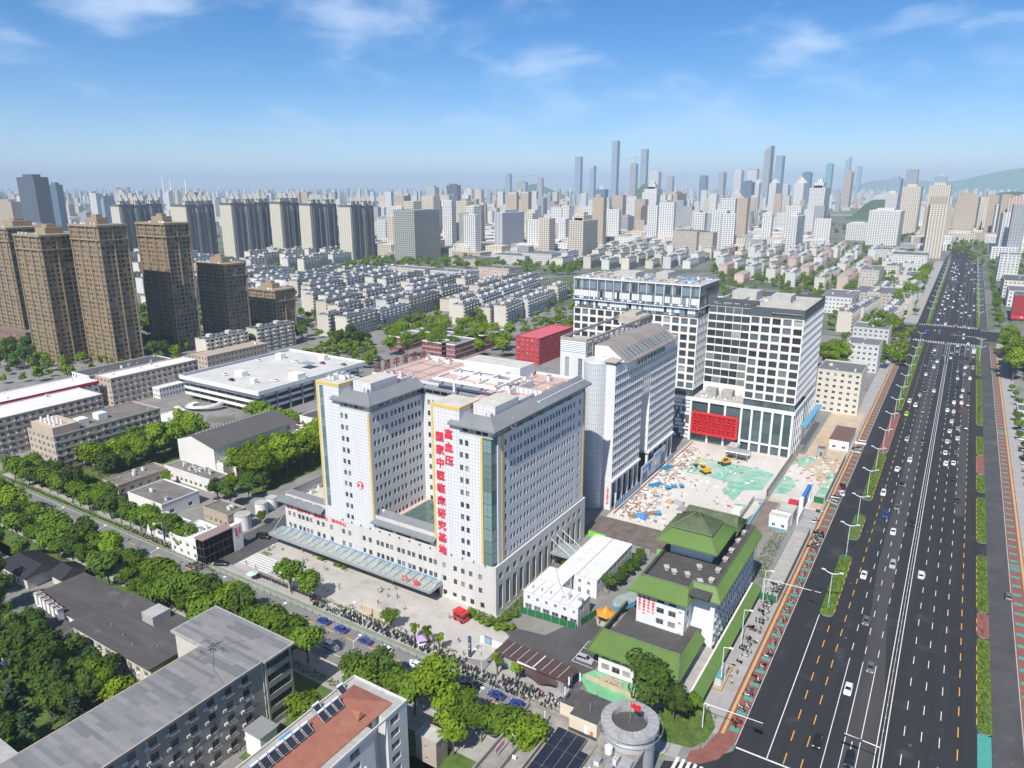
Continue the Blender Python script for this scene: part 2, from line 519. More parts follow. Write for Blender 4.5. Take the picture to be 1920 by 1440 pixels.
def structure(name, mb, mats, **k):
 o = mb.build(name, mats, **k); o['kind'] = 'structure'; return o
def rect(x0, x1, y0, y1): return [(x0, y0), (x1, y0), (x1, y1), (x0, y1)]

b = MB(); S_ = 30000; b.sheet([(-S_, -2500), (S_, -2500), (S_, S_), (-S_, S_)], -.06)
structure('ground', b, [m_ground])
b = MB(); b.sheet(rect(-640, -32.5, 95, 640), -.03); b.sheet(rect(31, 120, 60, 660), -.03); b.sheet(rect(-300, -28, 40, 100), -.03)
structure('yard_ground', b, [m_yard])
b = MB(); b.sheet(rect(-345, -204, 125.4, 139), -.01); b.sheet(rect(-345, -45, 98.5, 111.9), -.01); b.sheet(rect(-315, -284, 144, 200), -.01); b.sheet(rect(-251, -228, 172, 226), -.01); b.sheet(rect(-260, -137.5, 30, 79), -.01); b.sheet(rect(-305, -250, 226, 239), -.01); b.sheet(rect(-119, -99, 78, 100), -.01)
structure('lawn', b, [m_grass])

# the avenue
b = MB(); b.sheet(rect(-28, 20.5, 60, 1480), 0.0)
b.sheet([(-28, 1480), (20.5, 1480), (24, 1600), (-22, 1640)], 0.0); b.sheet([(-22, 1640), (24, 1600), (-20, 1800), (-70, 1770)], 0.0)
b.sheet(rect(-46, -28, 676, 730), 0.004); b.sheet(rect(20.5, 44, 682, 730), 0.004)
b.sheet([(-40, 97), (-28, 97), (-28, 137), (-34, 129), (-40, 126.4)], .004)
structure('avenue_road', b, [m_asph])
b = MB(); b.sheet([(-7.6, 100), (-1.5, 100), (-1.5, 175), (-4.6, 215), (-4.6, 654), (-9.8, 654), (-9.8, 240), (-7.6, 190)], .003); b.sheet(rect(10.6, 13.8, 300, 654), .003)
structure('old_asphalt', b, [mat('asphalt_old', (.048, .047, .047), .88, var=.25, scale=.3, stretch=(1, .05, 1))])
b = MB(); b.sheet(rect(20.5, 26.5, 60, 676), .004); b.sheet(rect(20.5, 26.5, 736, 1480), .004)
structure('service_road', b, [m_asph3])
b = MB(); b.sheet([(-620, 108), (-300, 112), (-40, 112), (-40, 126.2), (-300, 125), (-620, 122)], .004)
structure('side_street', b, [m_asph2])
b = MB(); b.sheet(rect(-200, -40, 126.2, 128.2), .008); structure('bike_lane', b, [m_bike])
b = MB(); b.sheet(rect(-340, -90, 128.2, 131), .0); b.sheet(rect(-90, -38, 128.2, 136), .0); b.sheet(rect(-340, -40, 104.5, 112), .0); b.sheet(rect(-38.5, -32.5, 140, 660), .0); b.sheet(rect(31, 38, 60, 676), .0); b.sheet(rect(-40, -28, 742, 1400), 0)
structure('pavement', b, [m_pave])
b = MB(); b.sheet([(-205, 131), (-100.2, 131), (-92, 134), (-92, 146), (-97, 149), (-100.5, 153), (-205, 153)], .012)
structure('hospital_forecourt', b, [m_plaza])
b = MB(); b.sheet([(-99, 149.5), (-92, 147), (-91, 136.5), (-66, 136.5), (-66, 165), (-78, 167), (-84, 152)], .016); b.sheet(rect(-205, -190, 131, 170), .014)
structure('parking_lot', b, [m_lot])
# red strips with tactile line and teal tree pits
b = MB()
for x0, x1, y0, y1 in ((-32.5, -28, 141, 283), (-32.5, -28, 293, 655), (26.5, 31, 60, 262), (26.5, 31, 268, 420), (26.5, 31, 428, 560), (26.5, 31, 575, 660)): b.sheet(rect(x0, x1, y0, y1), .05, 0)
b.face([(-32.5, 141, .05), (-28, 141, .05), (-30, 133, .05), (-33, 129.5, .05), (-36, 128.5, .05), (-36, 132, .05), (-34, 134, .05)], 0)
structure('red_pavement', b, [m_red])
b = MB()
b.sheet(rect(-31.9, -31.2, 141, 655), .056); b.sheet(rect(30, 30.7, 60, 660), .056)
structure('tactile_paving', b, [m_tact])
pits = MB(); y = 143.0
pit_list = []
while y < 650:
 if not 283 < y < 293: pits.sheet(rect(-30.6, -28.5, y, y + 1.5), .058); pit_list.append((-29.5, y + .75))
 pits.sheet(rect(27, 29.3, y, y + 1.5), .058); y += 6.0
structure('tree_pits', pits, [m_teal])
# kerbs
b = MB()
for x in (-28.15,): b.box(x, x + .2, 139, 660, 0, .12); b.box(x, x + .2, 742, 1480, 0, .12)
b.box(26.4, 26.6, 60, 662, 0, .12); b.box(26.4, 26.6, 742, 1400, 0, .12); b.box(-340, -200, 125.2, 125.4, 0, .12); b.box(-200, -40, 128.15, 128.35, 0, .12); b.box(-340, -44, 111.9, 112.1, 0, .12)
structure('kerb', b, [m_kerb])

# planted islands of the avenue
def island(x0, x1, y0, y1, kind):
 r = (x1 - x0) / 2; xm = (x0 + x1) / 2
 poly = [(xm + r * math.cos(math.pi + math.pi * i / 8), y0 + r + r * math.sin(math.pi + math.pi * i / 8)) for i in range(9)] + [(xm + r * math.cos(math.pi * i / 8), y1 - r + r * math.sin(math.pi * i / 8)) for i in range(9)]
 b = MB(); b.prism(poly, 0, .14, 0, 1 if kind == 'p' else (2 if kind == 'r' else 3))
 return structure('traffic_island', b, [m_kerb, m_grass, m_red, m_grass])
ISL = []
for y0, y1, k in ((203, 245, 'p'), (258, 282, 'g'), (297, 357, 'p'), (358, 432, 'r'), (437, 655, 'p'), (745, 1100, 'p'), (1110, 1430, 'p')):
 island(-21.4, -17.7, y0, y1, k); ISL.append((-21.2, -17.9, y0 + 1.5, y1 - 1.5, k))
for y0, y1, k in ((172, 214.5, 'p'), (214.7, 229, 'r'), (229.2, 268.9, 'p'), (279, 324, 'p'), (330, 352, 'p'), (352.3, 378, 'r'), (378.5, 410, 'p'), (430, 539, 'p'), (551, 660, 'p'), (745, 1100, 'p')):
 island(17.6, 20.6, y0, y1, k); ISL.append((17.8, 20.4, y0 + 1.2, y1 - 1.2, k))
b = MB(); b.sheet(rect(17.7, 20.4, 120, 171.8), .05); structure('teal_refuge', b, [m_teal])
# yellow marker posts lying on the kerbs
b = MB()
for x0, x1, y0, y1, k in ISL:
 if y0 > 660: continue
 x = x1 + .22 if x0 < 0 else x0 - .22
 yy = y0 + 1.5
 while yy < y1 - 2.5:
  b.box(x - .09, x + .09, yy, yy + 2.4, 0, .2); yy += 4.6
structure('kerb_marker', b, [m_marky])

# road markings
mk = MB()
def line(x, y0, y1, w_=.17, m=0, z=.006): mk.sheet(rect(x - w_ / 2, x + w_ / 2, y0, y1), z, m)
def dashes(x, y0, y1, on, per, w_=.17, m=0):
 y = y0
 while y < y1: line(x, y, min(y + on, y1), w_, m); y += per
line(-21.2, 138.6, 203, .2)
dashes(-17.8, 139, 200, 3.7, 8, .22, 1); dashes(-14.4, 139, 660, 3.7, 8, .22, 1)
for x in (-10.8, -7.6, -4.5): line(x, 130, 186, .17); dashes(x, 190, 655, 3.6, 10, .17)
line(-1.3, 100, 655, .2); line(.2, 100, 655, .2)
for x in (3.6, 7.0, 10.5): dashes(x, 102, 600, 3.6, 10, .17); line(x, 610, 655, .17)
dashes(14.0, 120, 655, 3.7, 8, .22, 1)
mk.sheet(rect(-27.8, -16.2, 138.2, 138.65), .006, 0)
mk.sheet(rect(-16, 17, 654, 655), .006, 0); mk.sheet(rect(-16, 17, 745, 746), .006, 0)
for x in (-14.4, -10.8, -7.6, -4.5, 3.6, 7, 10.5, 14): dashes(x, 750, 1470, 4, 12, .2)
for i in range(26): mk.sheet(rect(-26 + i * 1.75, -25.2 + i * 1.75, 656.5, 661), .006, 0); mk.sheet(rect(-26 + i * 1.75, -25.2 + i * 1.75, 738, 742), .008, 0)
for i in range(5): mk.sheet(rect(-38 + i * 1.3, -37.3 + i * 1.3, 121, 129), .012, 0)
# arrow in the inner lane
mk.sheet(rect(-6.2, -6.0, 150.5, 154), .006, 0); mk.face([(-6.1, 148, .006), (-5.6, 150.5, .006), (-6.6, 150.5, .006)], 0)
# side street
x = -330
while x < -50:
 mk.sheet(rect(x, x + 3.2, 121.85, 122.15), .012, 1)
 if x > -130: mk.sheet(rect(x + 2, x + 5.2, 118.9, 119.2), .012, 1)
 x += 8
mk.sheet(rect(-200, -45, 125.95, 126.1), .012, 0); mk.sheet(rect(-330, -45, 114.9, 115.05), .012, 0)
for i in range(7): mk.sheet(rect(-190, -176, 133.5 + i * 1.1, 134 + i * 1.1), .018, 0)
# parking bays by the green-roofed building
for i in range(4): mk.sheet(rect(-72.5, -66.5, 146 + i * 3.3, 146.15 + i * 3.3), .022, 0)
mk.sheet(rect(-72.6, -72.45, 146, 156.05), .023, 0)
o = mk.build('road_marking', [m_mark, m_marky]); o['kind'] = 'structure'

# manhole covers and the two-rail barrier in the avenue's middle
b = MB()
for k in range(26):
 x, y = R.choice((-13, -12, -9, -16, 5, 22, 24)), R.uniform(142, 420); b.cyl(x, y, .004, .012, .42, n=12)
for k in range(22): b.cyl(R.uniform(-190, -105), R.uniform(133, 151), .014, .022, .42, n=12)
for k in range(8): b.cyl(R.uniform(-180, -60), R.uniform(114, 124), .006, .016, .4, n=12)
structure('manhole_cover', b, [mat('cast_iron', (.10, .085, .075), .8, var=.2)])
# central barrier: rail panels and posts
t = thing('median_barrier', 'white steel rail barrier with yellow blocks running along the middle of the avenue', 'barrier', (-.55, 140, 0))
b = MB()
path = [(100, -.55), (560, -.55), (585, -1.6), (610, -2.6), (655, -2.6)]
for (ya, xa), (yb, xb) in zip(path, path[1:]):
 for z in (.35, .75, 1.0): b.tube([(xa, ya, z), (xb, yb, z)], .045, 4)
b.build('rail', [frame_w], t)
pm = MB(); pm.box(-.06, .06, -.06, .06, 0, 1.08); pm = pm.mesh('post', [frame_w])
bm_ = MB(); bm_.box(-.16, .16, -.28, .28, 0, .26); bm_ = bm_.mesh('foot_block', [m_marky])
y = 101.0; k = 0
while y < 655:
 i = max(j for j in range(4) if path[j][0] <= y); (ya, xa), (yb, xb) = path[i], path[i + 1]
 x = xa + (xb - xa) * (y - ya) / (yb - ya)
 ob('post', pm, t, loc=(x, y, 0), world=True)
 if k % 2 == 0: ob('foot_block', bm_, t, loc=(x, y, .004), world=True)
 y += 2.5; k += 1
# fence between cars and bicycles on the side street
t = thing('street_fence', 'low white picket guard rail along the bicycle lane of the side street', 'fence', (-120, 126, 0))
b = MB()
for z in (.4, .85): b.box(-330, -50, 125.6, 125.65, z, z + .06)
b.build('rail', [frame_w], t)
pm = MB(); pm.box(-.05, .05, -.05, .05, 0, 1.0); pm.box(-.3, .3, -.12, .12, 0, .08); pm = pm.mesh('post', [frame_d])
x = -330
while x < -50: ob('post', pm, t, loc=(x, 125.6, 0), world=True); x += 3.0

# ================================================================ THE HOSPITAL
m_tile = mat('white_cladding', (.68, .68, .69), .45, var=.08, scale=.6, stretch=(1, 1, .06), grid=(1.05, 1.05, (.38, .39, .41), .12, .8))
m_stone = mat('stone_cladding', (.60, .575, .545), .6, var=.09, scale=.2, grid=(1.25, 1.0, (.40, .38, .36), .06, .6), stretch=(1, 1, .15))
m_yel = mat('yellow_mosaic', (.66, .40, .025), .6, var=.25, scale=2.5, grid=(.5, .5, (.72, .6, .3), .14, .6))
m_groof = mat('grey_metal_roof', (.215, .222, .235), .5, var=.1, scale=.25)
m_pink = mat('pink_roof_felt', (.52, .37, .325), .9, var=.13, scale=.2, grid=(4, 4, (.3, .22, .2), .07, .6), var2=((.42, .35, .31), .08, .58, .6))
m_cream = mat('bleached_roof', (.52, .485, .42), .9, var=.18, scale=.35, var2=((.36, .33, .28), .3, .58, .6))
m_gglass = mat('green_glass', (.16, .25, .235), .06, rnd=.3, spec=.7)
m_redl = mat('red_lettering', (.72, .045, .075), .5)
m_greenl = mat('green_lettering', (.005, .22, .15), .5)
m_cang = mat('canopy_glass', (.30, .34, .32), .08, var=.2, scale=.4, spec=.7)

def ribbed_slope(mb, p0, p1, q0, q1, n, m=0, rib=.09, w_=.14):
 """sloping roof plane from the eave edge p0-p1 up to q0-q1 with n raised seams"""
 p0, p1, q0, q1 = map(Vector, (p0, p1, q0, q1))
 mb.face([tuple(p0), tuple(p1), tuple(q1), tuple(q0)], m)
 nn = (p1 - p0).cross(q0 - p0).normalized() * rib
 d = (p1 - p0).normalized() * w_
 for i in range(n + 1):
  a = p0.lerp(p1, i / n); c = q0.lerp(q1, i / n)
  mb.face([tuple(a - d / 2), tuple(a - d / 2 + nn), tuple(c - d / 2 + nn), tuple(c - d / 2)], m)
  mb.face([tuple(a + d / 2), tuple(c + d / 2), tuple(c + d / 2 + nn), tuple(a + d / 2 + nn)], m)
  mb.face([tuple(a - d / 2 + nn), tuple(a + d / 2 + nn), tuple(c + d / 2 + nn), tuple(c - d / 2 + nn)], m)

YF = 152.5
hosp = thing('hospital_building', 'white tiled twin-tower hospital with yellow corner strips and grey eaves', 'hospital', (-144, YF, 0))
wins = []
# --- stone podium
pod = MB()
fx = [-186.5, -184.2, -181.6, -179.8, -177.8, -176, -172.6, -170.2, -166.4, -160.9, -158.1, -151.8, -149.2, -145.9, -144.1, -142, -140.2, -137.3, -135.5, -133.2, -131.4, -128.8, -127, -124.8, -123, -119.6, -115.6, -112.8, -110, -106.6]
us = [(x + 188, x + 188 + 1.3) for x in fx]
facade(pod, (-188, YF), 'S', 87.5, 4.4, 15, us, [(5.7, 7.5), (10.0, 11.8)], .3, 0, wins, 1)
# ground floor: entrance glass bay between -140 and -121, windows elsewhere
gx = [-184, -180.5, -175.5, -172, -168, -163.5, -160, -152.5, -149.5, -145, -142.5]
facade(pod, (-188, YF), 'S', 47.5, 0, 4.4, [(x + 188, x + 188 + 1.6) for x in gx], [(1.0, 3.0)], .3, 0, wins, 0)
facade(pod, (-121, YF), 'S', 20.5, 0, 4.4, [(1.4, 2.9), (5, 6.4), (8.2, 9.7), (11.4, 12.8), (15, 16.4)], [(1.0, 2.8)], .3, 0, wins, 0)
facade(pod, (-140.5, YF + .6), 'S', 19.5, 0, 4.4, [(.1 + i * 2.42, 2.4 + i * 2.42) for i in range(8)], [(.1, 4.2)], .1, 0, wins, 3)
eu = [(1.6 + 3.85 * k, 3.6 + 3.85 * k) for k in range(14)]
facade(pod, (-100.5, YF), 'E', 57, 0, 15, eu, [(1.1, 9.0), (11.0, 12.9)], .45, 0, wins, 3)
facade(pod, (-100.5, YF + 57), 'N', 87.5, 0, 15, [(x + .5, x + 2) for x in range(2, 84, 4)], [(1, 3), (5.7, 7.5), (10, 11.8)], .3, 0, wins, 0)
facade(pod, (-188, YF + 57), 'W', 57, 0, 15, [(x + .5, x + 2) for x in range(2, 54, 4)], [(1, 3), (5.7, 7.5), (10, 11.8)], .3, 0, wins, 0)
parapet(pod, -188, -100.5, YF, YF + 57, 15, 15.5, .5)
pod.build('podium_wall', [m_stone], hosp)
b = MB(); b.sheet(rect(-188, -100.5, YF, YF + 57), 14.98)
proof = b.build('podium_roof', [m_cream], hosp)
# --- towers
tw = MB()
rows = [(52.2 - 3.8 * k - 1.75, 52.2 - 3.8 * k) for k in range(10)][::-1]
def tower_front(x0, x1, sx, z0):
 facade(tw, (x0, YF - .06), 'S', x1 - x0, z0, 54, [(a - x0, a - x0 + 1.15) for a in sx], rows, .3, 0, wins, 1)
tower_front(-168, -146, (-158.1, -156.2), 15)
tower_front(-122, -104.6, (-112.4, -110.5), 15)
# tower A sides
pa = [y for y in (154.0, 155.8, 157.8, 159.6, 162.1, 163.9, 165.8, 167.6, 170.2, 172, 173.9, 175.7)]
facade(tw, (-146, YF - .06), 'E', 178 - YF + .06, 15, 54, [(y - YF, y - YF + 1.1) for y in pa], rows, .3, 0, wins, 0)
pw = [3 + i * 1.9 + (i // 2) * .6 for i in range(24)]
facade(tw, (-168, 209), 'W', 209 - YF + .06, 15, 57.5, [(u, u + 1.1) for u in pw if u < 53], rows, .3, 0, wins, 0)
facade(tw, (-122, 178), 'W', 178 - YF + .06, 15, 54, [(209 - 178 + .5 + 1.5 - 30 + i * 3.8 + j * 1.8, 209 - 178 + 2 - 30 + i * 3.8 + j * 1.8 + 1.1) for i in range(6) for j in (0, 1)], rows, .3, 0, wins, 0)
# tower B right side and link
pb_ = [158.7]
for y in (161.7, 165.4, 169.4, 173.2, 177.2, 181.0, 184.9, 188.7, 192.7, 196.5): pb_ += [y, y + 1.75]
pb_ += [200.6, 204.6]
facade(tw, (-101.4, 157.2), 'E', 209 - 157.2, 15, 54, [(y - 157.2, y - 157.2 + 1.1) for y in pb_], rows, .3, 0, wins, 0)
facade(tw, (-146, 178), 'S', 24, 15, 54, [(u, u + 1.1) for u in (2, 3.9, 7, 8.9, 12, 13.9, 17, 18.9)], rows, .3, 0, wins, 0)
facade(tw, (-101.4, 209), 'N', 66.6, 15, 57.5, [(2 + i * 4 + j * 1.8, 3.1 + i * 4 + j * 1.8) for i in range(15) for j in (0, 1)], rows, .3, 0, wins, 0)
# pier right of the glass corner
tw.box(-103.2, -101.4, 155.2, 157.2, 15, 54)
tw.build('tower_wall', [m_tile], hosp)
# top storeys (set back under the eaves), parapets, roofs
top = MB()
for x0, x1 in ((-160, -146), (-114.5, -101.4)):
 facade(top, (x0, YF + .7), 'S', x1 - x0 - .7, 54, 56.6, [(.5 + i * 2.2, 2.4 + i * 2.2) for i in range(int((x1 - x0 - 1.5) / 2.2))], [(54.3, 56.1)], .15, 0, wins, 0)
facade(top, (-146.7, YF + .7), 'E', 178 - YF - .7, 54, 56.6, [(1 + i * 3.1, 3.6 + i * 3.1) for i in range(8)], [(54.4, 56.2)], .15, 0, wins, 0)
facade(top, (-102.1, YF + .7), 'E', 209 - YF - .7, 54, 56.6, [(1 + i * 3.1, 3.6 + i * 3.1) for i in range(17)], [(54.4, 56.2)], .15, 0, wins, 0)
facade(top, (-146, 178.7), 'S', 24, 54, 56.6, [(1 + i * 3.1, 3.6 + i * 3.1) for i in range(7)], [(54.4, 56.2)], .15, 0, wins, 0)
# cores at the left front of each tower and lift houses
for x0 in (-168, -122):
 top.box(x0 + .002, x0 + 9.8, YF - .05, 162.5, 54, 61.3)
 top.box(x0 + 10.6, x0 + 18, 158, 170.5, 57.5, 61.4)
top.box(-143, -120, 197.5, 207, 57.5, 61.8)
top.box(-140, -124, 190, 197.5, 57.5, 60.3)
parapet(top, -168, -101.4, 178, 209, 57.5, 58.3, .35)
top.build('top_storey', [m_tile], hosp)
b = MB()
b.sheet([(-168, YF), (-146, YF), (-146, 178), (-122, 178), (-122, YF), (-101.4, YF), (-101.4, 209), (-168, 209)], 57.5)
for x0 in (-168, -122): b.sheet(rect(x0 + .3, x0 + 9.5, YF + .3, 162.2), 61.304, 1); b.sheet(rect(x0 + 10.6, x0 + 18, 158, 170.5), 61.404, 1)
b.sheet(rect(-143, -120, 197.5, 207), 61.804, 1)
hroof = b.build('roof', [m_pink, m_cream], hosp)
# narrow terrace under the eaves
b = MB()
b.sheet([(-160, YF), (-146, YF), (-146, 178), (-122, 178), (-122, 178.7), (-146.7, 178.7), (-146.7, YF + .7), (-160, YF + .7)], 54.004)
b.sheet([(-114.5, YF), (-101.4, YF), (-101.4, 209), (-102.1, 209), (-102.1, YF + .7), (-114.5, YF + .7)], 54.004)
b.build('terrace', [m_cream], hosp)
# yellow strips
b = MB()
b.box(-168.05, -167.35, YF - .16, YF - .07, 18.8, 61.3); b.box(-167.35, -158.2, YF - .16, YF - .07, 60.4, 61.3); b.box(-158.2, -158.1, YF, 162.5, 60.4, 61.3)
b.box(-146.7, -146.02, YF - .16, YF - .07, 18.8, 53.9)
b.box(-122.05, -121.35, YF - .16, YF - .07, 15.5, 61.3); b.box(-121.35, -112.2, YF - .16, YF - .07, 60.4, 61.3); b.box(-112.2, -112.1, YF, 162.5, 60.4, 61.3)
b.box(-105.3, -104.65, YF - .16, YF - .07, 15.6, 53.9); b.box(-101.39, -101.25, 157.2, 158.0, 15.6, 53.9); b.box(-101.39, -101.25, 208.2, 209, 15.6, 53.9)
b.each('yellow_strip', [m_yel], hosp)
# glass strips and glass corner
gw_ = []
dummy = MB()
facade(dummy, (-166.6, YF - .10), 'S', 1.6, 18.9, 60, [(.02, 1.58)], [(19 + 3.4 * i, 19 + 3.4 * i + 3.3) for i in range(12)], .02, 0, gw_, 3)
facade(dummy, (-104.6, YF + .0), 'S', 2.9, 15.5, 54, [(.05, 2.85)], [(15.6 + 3.8 * i, 15.6 + 3.8 * i + 3.7) for i in range(10)], .06, 0, gw_, 3)
facade(dummy, (-101.7, YF), 'E', 2.7, 15.5, 54, [(.05, 2.65)], [(15.6 + 3.8 * i, 15.6 + 3.8 * i + 3.7) for i in range(10)], .06, 0, gw_, 3)
dummy.build('glass_bay_frame', [frame_d], hosp)
gm = {}
for pos, rz, w_, h2, st in gw_:
 k = (round(w_, 2), round(h2, 2))
 if k not in gm: gm[k] = win_mb(w_, h2, 3, 0).mesh('glass_panel', [m_gglass, frame_d])
 ob('glass_panel', gm[k], hosp, loc=pos, rz=rz, world=True)
# eaves: grey ribbed skirts
def skirt_roof(name, segs):
 """segs: (eave a, eave b, ridge a, ridge b, ribs)"""
 b = MB()
 for p0, p1, q0, q1, n in segs:
  ribbed_slope(b, p0, p1, q0, q1, n)
  # fascia below the eave edge and soffit
  b.face([(p0[0], p0[1], p0[2] - .45), (p1[0], p1[1], p1[2] - .45), tuple(p1), tuple(p0)])
  b.face([(q0[0], q0[1], p0[2] - .45), (q1[0], q1[1], p0[2] - .45), (p1[0], p1[1], p1[2] - .45), (p0[0], p0[1], p0[2] - .45)])
 return b.build(name, [m_groof], hosp)
E_, T_ = 56.6, 59.3
skirt_roof('eave_roof', [((-161.2, YF - 1.2, E_), (-144.6, YF - 1.2, E_), (-160, YF + 2.6, T_), (-148.4, YF + 2.6, T_), 26), ((-144.6, YF - 1.2, E_), (-144.6, 178, E_), (-148.4, YF + 2.6, T_), (-148.4, 178, T_), 40)])
skirt_roof('eave_roof', [((-115.6, YF - 1.2, E_), (-99.8, YF - 1.2, E_), (-114.4, YF + 2.6, T_), (-103.6, YF + 2.6, T_), 26), ((-99.8, YF - 1.2, E_), (-99.8, 210.5, E_), (-103.6, YF + 2.6, T_), (-103.6, 207, T_), 84)])
skirt_roof('eave_roof', [((-144.4, 176.8, E_), (-122.2, 176.8, E_), (-144.4, 180, T_ - .6), (-122.2, 180, T_ - .6), 34)])
skirt_roof('eave_roof', [((-190.3, YF - 2, 15.9), (-168.2, YF - 2, 15.9), (-187, YF + 3, 18.6), (-168.2, YF + 3, 18.6), 40), ((-190.3, YF + 40, 15.9), (-190.3, YF - 2, 15.9), (-187, YF + 40, 18.6), (-187, YF + 3, 18.6), 60)])
skirt_roof('eave_roof', [((-146.5, YF - 1.5, 18.4), (-121.5, YF - 1.5, 18.4), (-144.2, YF + 3.4, 21.2), (-121.5, YF + 3.4, 21.2), 40)])
# upper podium storeys below those eaves
b = MB()
facade(b, (-187.6, YF + .05), 'S', 19.6, 15, 18.2, [(.8, 4.4), (5.3, 8.9), (9.8, 13.4), (14.4, 18)], [(15.1, 16.9)][:0] or [(15.6, 17.4)], .2, 0, wins, 2)
facade(b, (-145.8, YF + .05), 'S', 23.7, 15, 20.6, [(1.2, 6.9), (8.4, 14.2), (15.8, 21.6)], [(16, 18.1)], .25, 0, wins, 2)
b.box(-187.6, -187.3, YF + .05, YF + 40, 15, 18.2); b.box(-145.9, -122, YF + 3.3, YF + 3.6, 15.2, 21.1)
b.build('upper_podium', [m_stone], hosp)
# skylight over the courtyard
b = MB()
for i in range(6):
 for j in range(6):
  x0, y0 = -143 + i * 3.35, YF + 5 + j * 3.1
  b.sheet(rect(x0, x0 + 3.2, y0, y0 + 2.95), 17.3)
b.sheet(rect(-143.2, -122.5, YF + 4.8, YF + 23.6), 17.25, 1)
b.build('skylight', [mat('skylight_glass', (.075, .125, .115), .12, var=.25, scale=.3), frame_d], hosp)
b = MB(); b.box(-145.9, -143.3, YF + 4, 178, 15, 16.6); b.build('roof_walk', [m_pink], hosp)
# entrance canopy: glass panes in a steel frame, tie rods
b = MB(); n = 24
for i in range(n):
 x0 = -190 + i * 70 / n
 b.face([(x0 + .1, YF - 6, 4.9), (x0 + 70 / n - .1, YF - 6, 4.9), (x0 + 70 / n - .1, YF - .1, 5.25), (x0 + .1, YF - .1, 5.25)])
b.build('canopy_glass', [m_cang], hosp)
b = MB(); b.box(-190.2, -119.8, YF - 6.3, YF - 5.9, 4.2, 5.1); b.box(-119.9, -119.6, YF - 6.3, YF, 4.3, 5.1); b.box(-190.3, -190, YF - 6.3, YF, 4.3, 5.1)
b.box(-190, -120, YF - 5.9, YF - .02, 4.45, 4.5)
for i in range(n + 1):
 x0 = -190 + i * 70 / n
 b.box(x0 - .08, x0 + .08, YF - 5.9, YF, 4.55, 4.85)
b.each('canopy_frame', [metal_g], hosp)
b = MB()
for i in range(0, n + 1, 2): x0 = -190 + i * 70 / n; b.tube([(x0, YF - 4.4, 5.1), (x0, YF - .05, 8.6)], .06, 4)
b.each('tie_rod', [frame_w], hosp)
b = MB(); b.box(-188, -121.5, YF - .14, YF - .04, 5.3, 5.6); b.build('blue_flashing', [mat('blue_strip', (.12, .3, .58), .6)], hosp)
# side canopy
b = MB(); b.box(-100.4, -92.4, 184, 193, 5.4, 5.9); b.build('side_canopy', [metal_g], hosp)
b = MB()
for i in range(3):
 for j in range(3): b.sheet(rect(-99.8 + i * 2.4, -97.6 + i * 2.4, 184.4 + j * 2.9, 187.1 + j * 2.9), 5.91)
b.build('side_canopy_glass', [m_cang], hosp)
b = MB()
for y in (184.8, 188.5, 192.2): b.tube([(-93, y, 5.9), (-100.4, y, 10.5)], .08, 4)
b.each('side_tie_rod', [frame_w], hosp)
# white rooftop pergola
b = MB()
for x in (-138.3, -130.5, -122.8, -115): b.box(x - .35, x + .35, 174.6, 175.3, 57.5 if -123 > x > -137 else 60.6, 61.5); b.box(x - .3, x + .3, 175.3, 190, 60.7, 61.4)
b.box(-138.7, -114.6, 174.5, 175.4, 60.6, 61.5); b.box(-138.7, -114.6, 183, 183.7, 60.7, 61.45); b.box(-138.7, -114.6, 189.6, 190.2, 60.7, 61.45)
b.each('pergola', [white], hosp)
# cooling units on the roof
cu = MB(); cu.box(0, 1.5, 0, .85, .25, 2.1, 0); cu.box(.1, 1.4, .1, .75, 0, .25, 1); cu.cyl(.75, .42, 2.1, 2.25, .38, n=8, m=1); cu = cu.mesh('cooling_unit', [ac_white, metal_g])
for (x0, y0, n_) in ((-150.3, 156.5, 8), (-152.3, 157.2, 7), (-150.2, 171.5, 5), (-104.6, 156.5, 8), (-106.8, 157.4, 7), (-104.8, 171, 6), (-119, 184, 9), (-113, 180, 9)):
 for i in range(n_):
  along = y0 < 180
  ob('cooling_unit', cu, hroof, loc=((x0, y0 + i * 1.65, 57.51) if along else (x0 + (i * 0 if x0 > -116 else i * 1.7) , y0 + (i * 1.6 if x0 > -116 else 0), 57.51)), rz=math.pi / 2 if along or x0 > -116 else 0, world=True)
for k in range(46):
 x, y = R.choice(((R.uniform(-166, -148), R.uniform(172, 207)), (R.uniform(-120, -105), R.uniform(172, 206)), (R.uniform(-166, -160), R.uniform(154, 161))))
 roof_unit(hroof, x, y, 61.31 if y < 162 else 57.51)
for k in range(14): roof_unit(proof, R.uniform(-186, -170), R.uniform(YF + 5, YF + 40), 15.0)
b = MB()
for x in (-164, -156, -150, -118, -112, -107): b.tube([(x, 172, 57.8), (x, 206, 57.8)], .09, 4)
for y in (176, 188, 199): b.tube([(-165, y, 57.75), (-147, y, 57.75)], .08, 4); b.tube([(-119, y, 57.75), (-104, y, 57.75)], .08, 4)
for k in range(24):
 x, y = R.choice(((R.uniform(-166, -148), R.uniform(172, 207)), (R.uniform(-120, -105), R.uniform(172, 206)))); b.tube([(x, y, 57.5), (x, y, 57.5 + R.uniform(1, 2.6))], .06, 4)
b.each('roof_pipe', [mat('rusty_pipe', (.30, .22, .17), .8, var=.3)], hosp)
# wall lamps along the podium edge, air-conditioner cage, steps
b = MB()
for x in range(-160, -103, 4): b.box(x - .15, x + .15, YF - .5, YF - .1, 15.2, 15.6)
b.each('wall_lamp', [frame_d], hosp)
for i in range(7): roof_unit(hosp, -176 + i * 1.8, YF - 1.4, .02)
